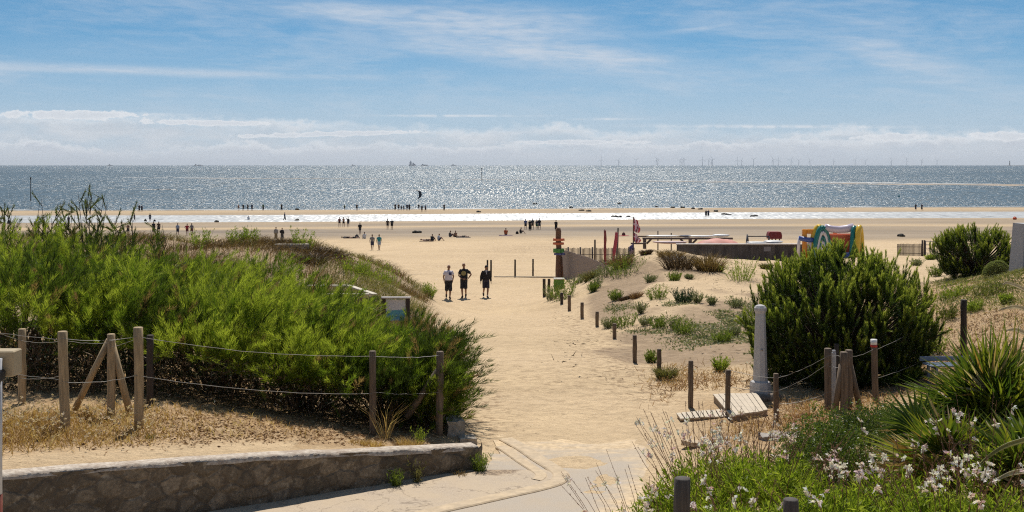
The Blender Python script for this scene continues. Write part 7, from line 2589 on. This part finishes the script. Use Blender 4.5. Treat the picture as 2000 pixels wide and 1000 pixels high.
PEOPLE = [
    # px, feet py, pose, turn, top, bottom, label, extra
    (727, 488.5, 'walk', 180, 'grey', 'navy', 'walker in a grey top and dark shorts beside the teal shirted one', dict(fem=1, longh=0, blen=.9)),
    (740.5, 488.5, 'walk', 172, 'teal', 'lblue', 'walker in a bright teal shirt heading to the sea', dict(blen=.75)),
    (539, 469, 'stand', 170, 'grey', 'khaki', 'person all in pale grey on the beach next to a shorter dark one', dict(blen=1.9, sleeve=1.0)),
    (551, 469, 'stand2', 180, 'black', 'dgrey', 'shorter dark dressed person right of the pale grey one', dict(fem=1, blen=1.8, sleeve=1.0, size=.94)),
    (703, 457.5, 'walk', 180, 'black', 'dgrey', 'lone walker in black in front of the group of three', dict(blen=.8, sleeve=.9, hair='grey')),
    (757, 448.5, 'walk', 180, 'brown', 'black', 'left walker of the dark pair behind the sunbathers', dict(fem=1, longh=1, blen=.6)),
    (765.5, 448.5, 'hips', 180, 'dgrey', 'black', 'right walker of the dark pair behind the sunbathers', dict(blen=.7)),
    (663, 443.5, 'stand', 180, 'maroon', 'black', 'leftmost of three people standing in a row on the wet sand', dict(fem=1, blen=.5)),
    (671, 443.5, 'stand2', 175, None, 'black', 'middle one of three people standing in a row on the wet sand', dict(blen=.6)),
    (680, 443.5, 'wave', 180, 'black', 'navy', 'right one of three people in a row on the wet sand lifting an arm', dict(blen=.7)),
    (556, 430.5, 'walk', 90, 'navy', 'dgrey', 'lone walker in front of the bright tidal pool', dict(blen=1.9, sleeve=1.0, hair='grey')),
    (347, 459, 'stand', 180, 'lblue', 'navy', 'person in a pale blue shirt and dark shorts above the dune', dict(blen=1.0)),
    (365.5, 460, 'hips', 180, 'red', 'maroon', 'person in a dark red top with hands on hips', dict(blen=.6)),
    (374.5, 459, 'stand', 190, 'grey', 'maroon', 'slim person right beside the one in dark red', dict(fem=1, longh=1, blen=.7)),
    (250, 459, 'stand2', 180, None, 'dgrey', 'shirtless person half hidden by the bare shrub', dict(blen=.9)),
    (300, 455, 'stand', 180, 'black', 'black', 'dark figure behind the bare sapling, the left of two', dict(blen=1.8)),
    (310, 455, 'stand2', 180, 'brown', 'black', 'dark figure behind the bare sapling, the right of two', dict(fem=1, blen=.8)),
    (134, 439, 'stand', 180, 'navy', 'dgrey', 'person in navy seen through the shrubs at the left', dict(blen=1.8)),
    (262.5, 433, 'walk', 120, 'navy', 'black', 'walker in navy leaning forward by the pool at the left', dict(blen=.9)),
    (293, 432.5, 'stand', 180, 'dgrey', 'navy', 'person standing by bags at the pool edge on the left', dict(fem=1, blen=.9)),
    (272, 413, 'stand', 180, 'black', 'black', 'left one of two waders above the bare shrub', dict(blen=1.5)),
    (277, 413, 'stand2', 180, 'navy', 'black', 'right one of two waders above the bare shrub', dict(fem=1, blen=1.5)),
    (466, 412, 'stand', 180, None, 'brown', 'leftmost pale one of four waders left of the lone pool walker', dict(fem=1, blen=.4)),
    (475, 411.5, 'stand2', 180, 'black', 'black', 'second of four waders left of the lone pool walker', dict(blen=.9)),
    (484, 411.5, 'stand', 180, 'dgrey', 'black', 'third of four waders left of the lone pool walker', dict(fem=1, blen=.9)),
    (492, 411.5, 'stand2', 180, 'navy', 'black', 'rightmost of four waders left of the lone pool walker', dict(blen=.9)),
    (514, 411, 'stand', 180, 'green', 'black', 'lone greenish figure at the waterline beside the four waders', dict(blen=1.6)),
    (550, 411, 'stand2', 180, 'black', 'black', 'dark figure at the waterline above the lone pool walker', dict(blen=1.6)),
    (673, 410.5, 'stand', 180, 'green', 'dgrey', 'small figure in the shallows above the three in a row', dict(fem=1, blen=.8, size=.85)),
    (697, 411, 'stand2', 180, 'dgrey', 'black', 'single figure at the waterline above the lone walker in black', dict(blen=.9)),
    (772, 410.5, 'stand', 180, 'black', 'black', 'tall dark figure starting the row of six at the waterline', dict(blen=1.7)),
    (778.5, 411, 'stand2', 180, 'brown', 'black', 'second of the six in a row at the waterline', dict(fem=1, blen=.8)),
    (784, 411, 'stand', 180, 'black', 'dgrey', 'small third of the six in a row at the waterline', dict(size=.75, blen=.8)),
    (788.5, 411, 'stand', 180, 'dgrey', 'black', 'small fourth of the six in a row at the waterline', dict(size=.75, blen=.8, fem=1)),
    (795, 411, 'stand2', 180, 'navy', 'black', 'fifth of the six in a row at the waterline', dict(blen=.9)),
    (799.5, 411, 'stand', 180, 'black', 'black', 'last and rightmost of the six in a row at the waterline', dict(blen=1.7)),
    (818, 409.5, 'stand', 180, 'black', 'black', 'leftmost of three figures below the dark wing sail', dict(size=.9, blen=.9)),
    (824, 414, 'walk', 180, 'dgrey', 'black', 'middle one of three figures below the dark wing sail', dict(blen=.9)),
    (831, 414, 'stand2', 180, 'navy', 'black', 'right one of three figures below the dark wing sail', dict(fem=1, blen=.9)),
    (867.5, 411, 'stand', 180, 'dgrey', 'black', 'lone figure at the waterline above the man in the t-shirt', dict(blen=1.7)),
    (1026.5, 448, 'stand', 180, 'blue', 'dgrey', 'person in blue at the left of the group of five', dict(blen=.9)),
    (1035, 450, 'stand', 180, 'black', 'black', 'person in long black in the group of five', dict(fem=1, blen=1.9, longh=1)),
    (1040, 448, 'stand2', 185, 'dgrey', 'brown', 'tall middle person in the group of five', dict(blen=.8, size=1.04)),
    (1048.5, 448, 'stand', 180, 'navy', 'green', 'fourth person in the group of five', dict(fem=1, blen=.8, size=.93)),
    (1053.5, 448, 'stand2', 180, 'black', 'navy', 'rightmost person in the group of five', dict(blen=.9, size=1.05)),
    (1086, 451, 'stand2', 160, 'black', 'black', 'dark figure standing just behind the top of the carved pole', dict(blen=1.6)),
    (1379, 424.5, 'walk', 190, 'dgrey', 'black', 'left one of the couple crossing the tidal flat', dict(blen=1.2)),
    (1383.5, 424.5, 'walk', 170, 'navy', 'black', 'right one of the couple crossing the tidal flat', dict(fem=1, blen=1.2)),
    (1788.5, 410.5, 'stand', 180, 'dgrey', 'navy', 'left one of two strollers on the far sand bar at the right', dict(blen=1.5)),
    (1800.5, 410.5, 'stand2', 180, 'navy', 'dgrey', 'right one of two strollers on the far sand bar at the right', dict(blen=1.5)),
    (1823, 498, 'bend', 70, 'dgrey', 'black', 'person leaning over the grey gate on the right', dict(blen=1.6, ymin=78)),
    # sitting and lying
    (844, 471, 'sit', 150, 'black', 'dgrey', 'person in black sitting among the nearer sunbathers', dict()),
    (857, 470, 'sit', 100, 'lblue', 'navy', 'person in pale blue sitting bent beside the one in black', dict(sleeve=.9)),
    (833, 470.5, 'lie', 80, None, 'brown', 'person lying at the left end of the nearer sunbathers', dict()),
    (879, 463, 'sit', 110, 'dgrey', 'navy', 'person in grey sitting with the farther sunbathers', dict()),
    (890, 463, 'sit', 200, None, 'black', 'bare backed person sitting with the farther sunbathers', dict()),
    (903, 463.5, 'lie', 95, None, 'black', 'person lying flat right of the farther sunbathers', dict()),
    (988, 459, 'sit', 180, 'orange', 'brown', 'sunbather with a reddish top sitting alone on the sand', dict(size=1.1)),
    (1017, 456, 'sit', 90, 'black', 'dgrey', 'person sitting in front of the group of five', dict()),
    (712, 466, 'sit', 200, 'white', 'lblue', 'person in white and pale blue sitting behind the teal shirted walker', dict()),
    (690, 465.5, 'lie', 90, None, 'black', 'person lying left of the one in white and pale blue', dict()),
    (678, 465.5, 'lie', 90, 'dgrey', 'black', 'person lying at the far left of the sunbathers behind the teal walker', dict()),
    (485, 429.5, 'sit', 180, 'white', 'grey', 'person in white sitting at the edge of the bright pool', dict()),
]
for px, pf, pose, rz, top, bot, lab, kw in PEOPLE:
    person(px, pf, pose, rz, top, bot, lab, **kw)

# towels and bags
for px, py, w, c_, lab in [(988, 460, 2.0, 'purple', 'dark towel under the lone sunbather'), (905, 464, 2.0, 'dgrey', 'dark towel under the person lying at the right'), (1217, 461, 1.7, 'red', 'red towel with a heap of things left of the flag mast'), (833, 471.5, 1.8, 'brown', 'brown towel under the person lying at the left')]:
    p = at(px, py, 60)
    P = [[(-w / 2 + w * i / 8, -.45 + .9 * k / 4, .03 + .025 * math.sin(i * 2.1 + k * 1.7)) for k in range(5)] for i in range(9)]
    mb = MB(); mb.grid(P, 0, True)
    o = mb.build('beach_towel', cloth(c_, CC[c_]), None, p); md = o.modifiers.new('thickness', 'SOLIDIFY'); md.thickness = .02
    tag(o, lab, 'towel')
for px, py, c_, s_, lab in [(697, 465, 'dgrey', .5, 'dark bag between the sunbathers behind the teal walker'), (1218, 460, 'maroon', .45, 'dark red bag lying on the red towel'), (284, 432.5, 'black', .5, 'black bag left of the person by the pool'), (302, 433, 'black', .45, 'black bag right of the person by the pool'), (18, 437, 'navy', .7, 'dark blue bin shaped bag on the flat at the far left'), (1010, 457, 'black', .4, 'black bag beside the person sitting before the group of five')]:
    p = at(px, py, 60)
    mb = MB(); mb.tube([(0, 0, -.02), (0, 0, s_ * .3), (0, 0, s_ * .7), (.02, 0, s_)], [(s_ * .55, s_ * .35), (s_ * .6, s_ * .4), (s_ * .5, s_ * .3), (s_ * .2, s_ * .1)], 9)
    mb.tube([(-s_ * .3, 0, s_ * .85), (0, 0, s_ * 1.25), (s_ * .3, 0, s_ * .85)], .02, 5)
    tag(mb.build('bag', cloth(c_, CC[c_]), None, p), lab, 'bag')
# ================================================================== the air
mb = MB(); mb.box(0, 30300, 92, 126000, 61400, 206)
m = bpy.data.materials.new('air'); m.use_nodes = True
nt = m.node_tree; nt.nodes.remove(nt.nodes['Principled BSDF'])
pv = nt.nodes.new('ShaderNodeVolumePrincipled')
pv.inputs['Color'].default_value = (.86, .92, 1.0, 1); pv.inputs['Density'].default_value = 3.0e-5; pv.inputs['Anisotropy'].default_value = .25
nt.links.new(pv.outputs[0], nt.nodes['Material Output'].inputs['Volume'])
tag(mb.build('haze', m), None, None, None, 'stuff')
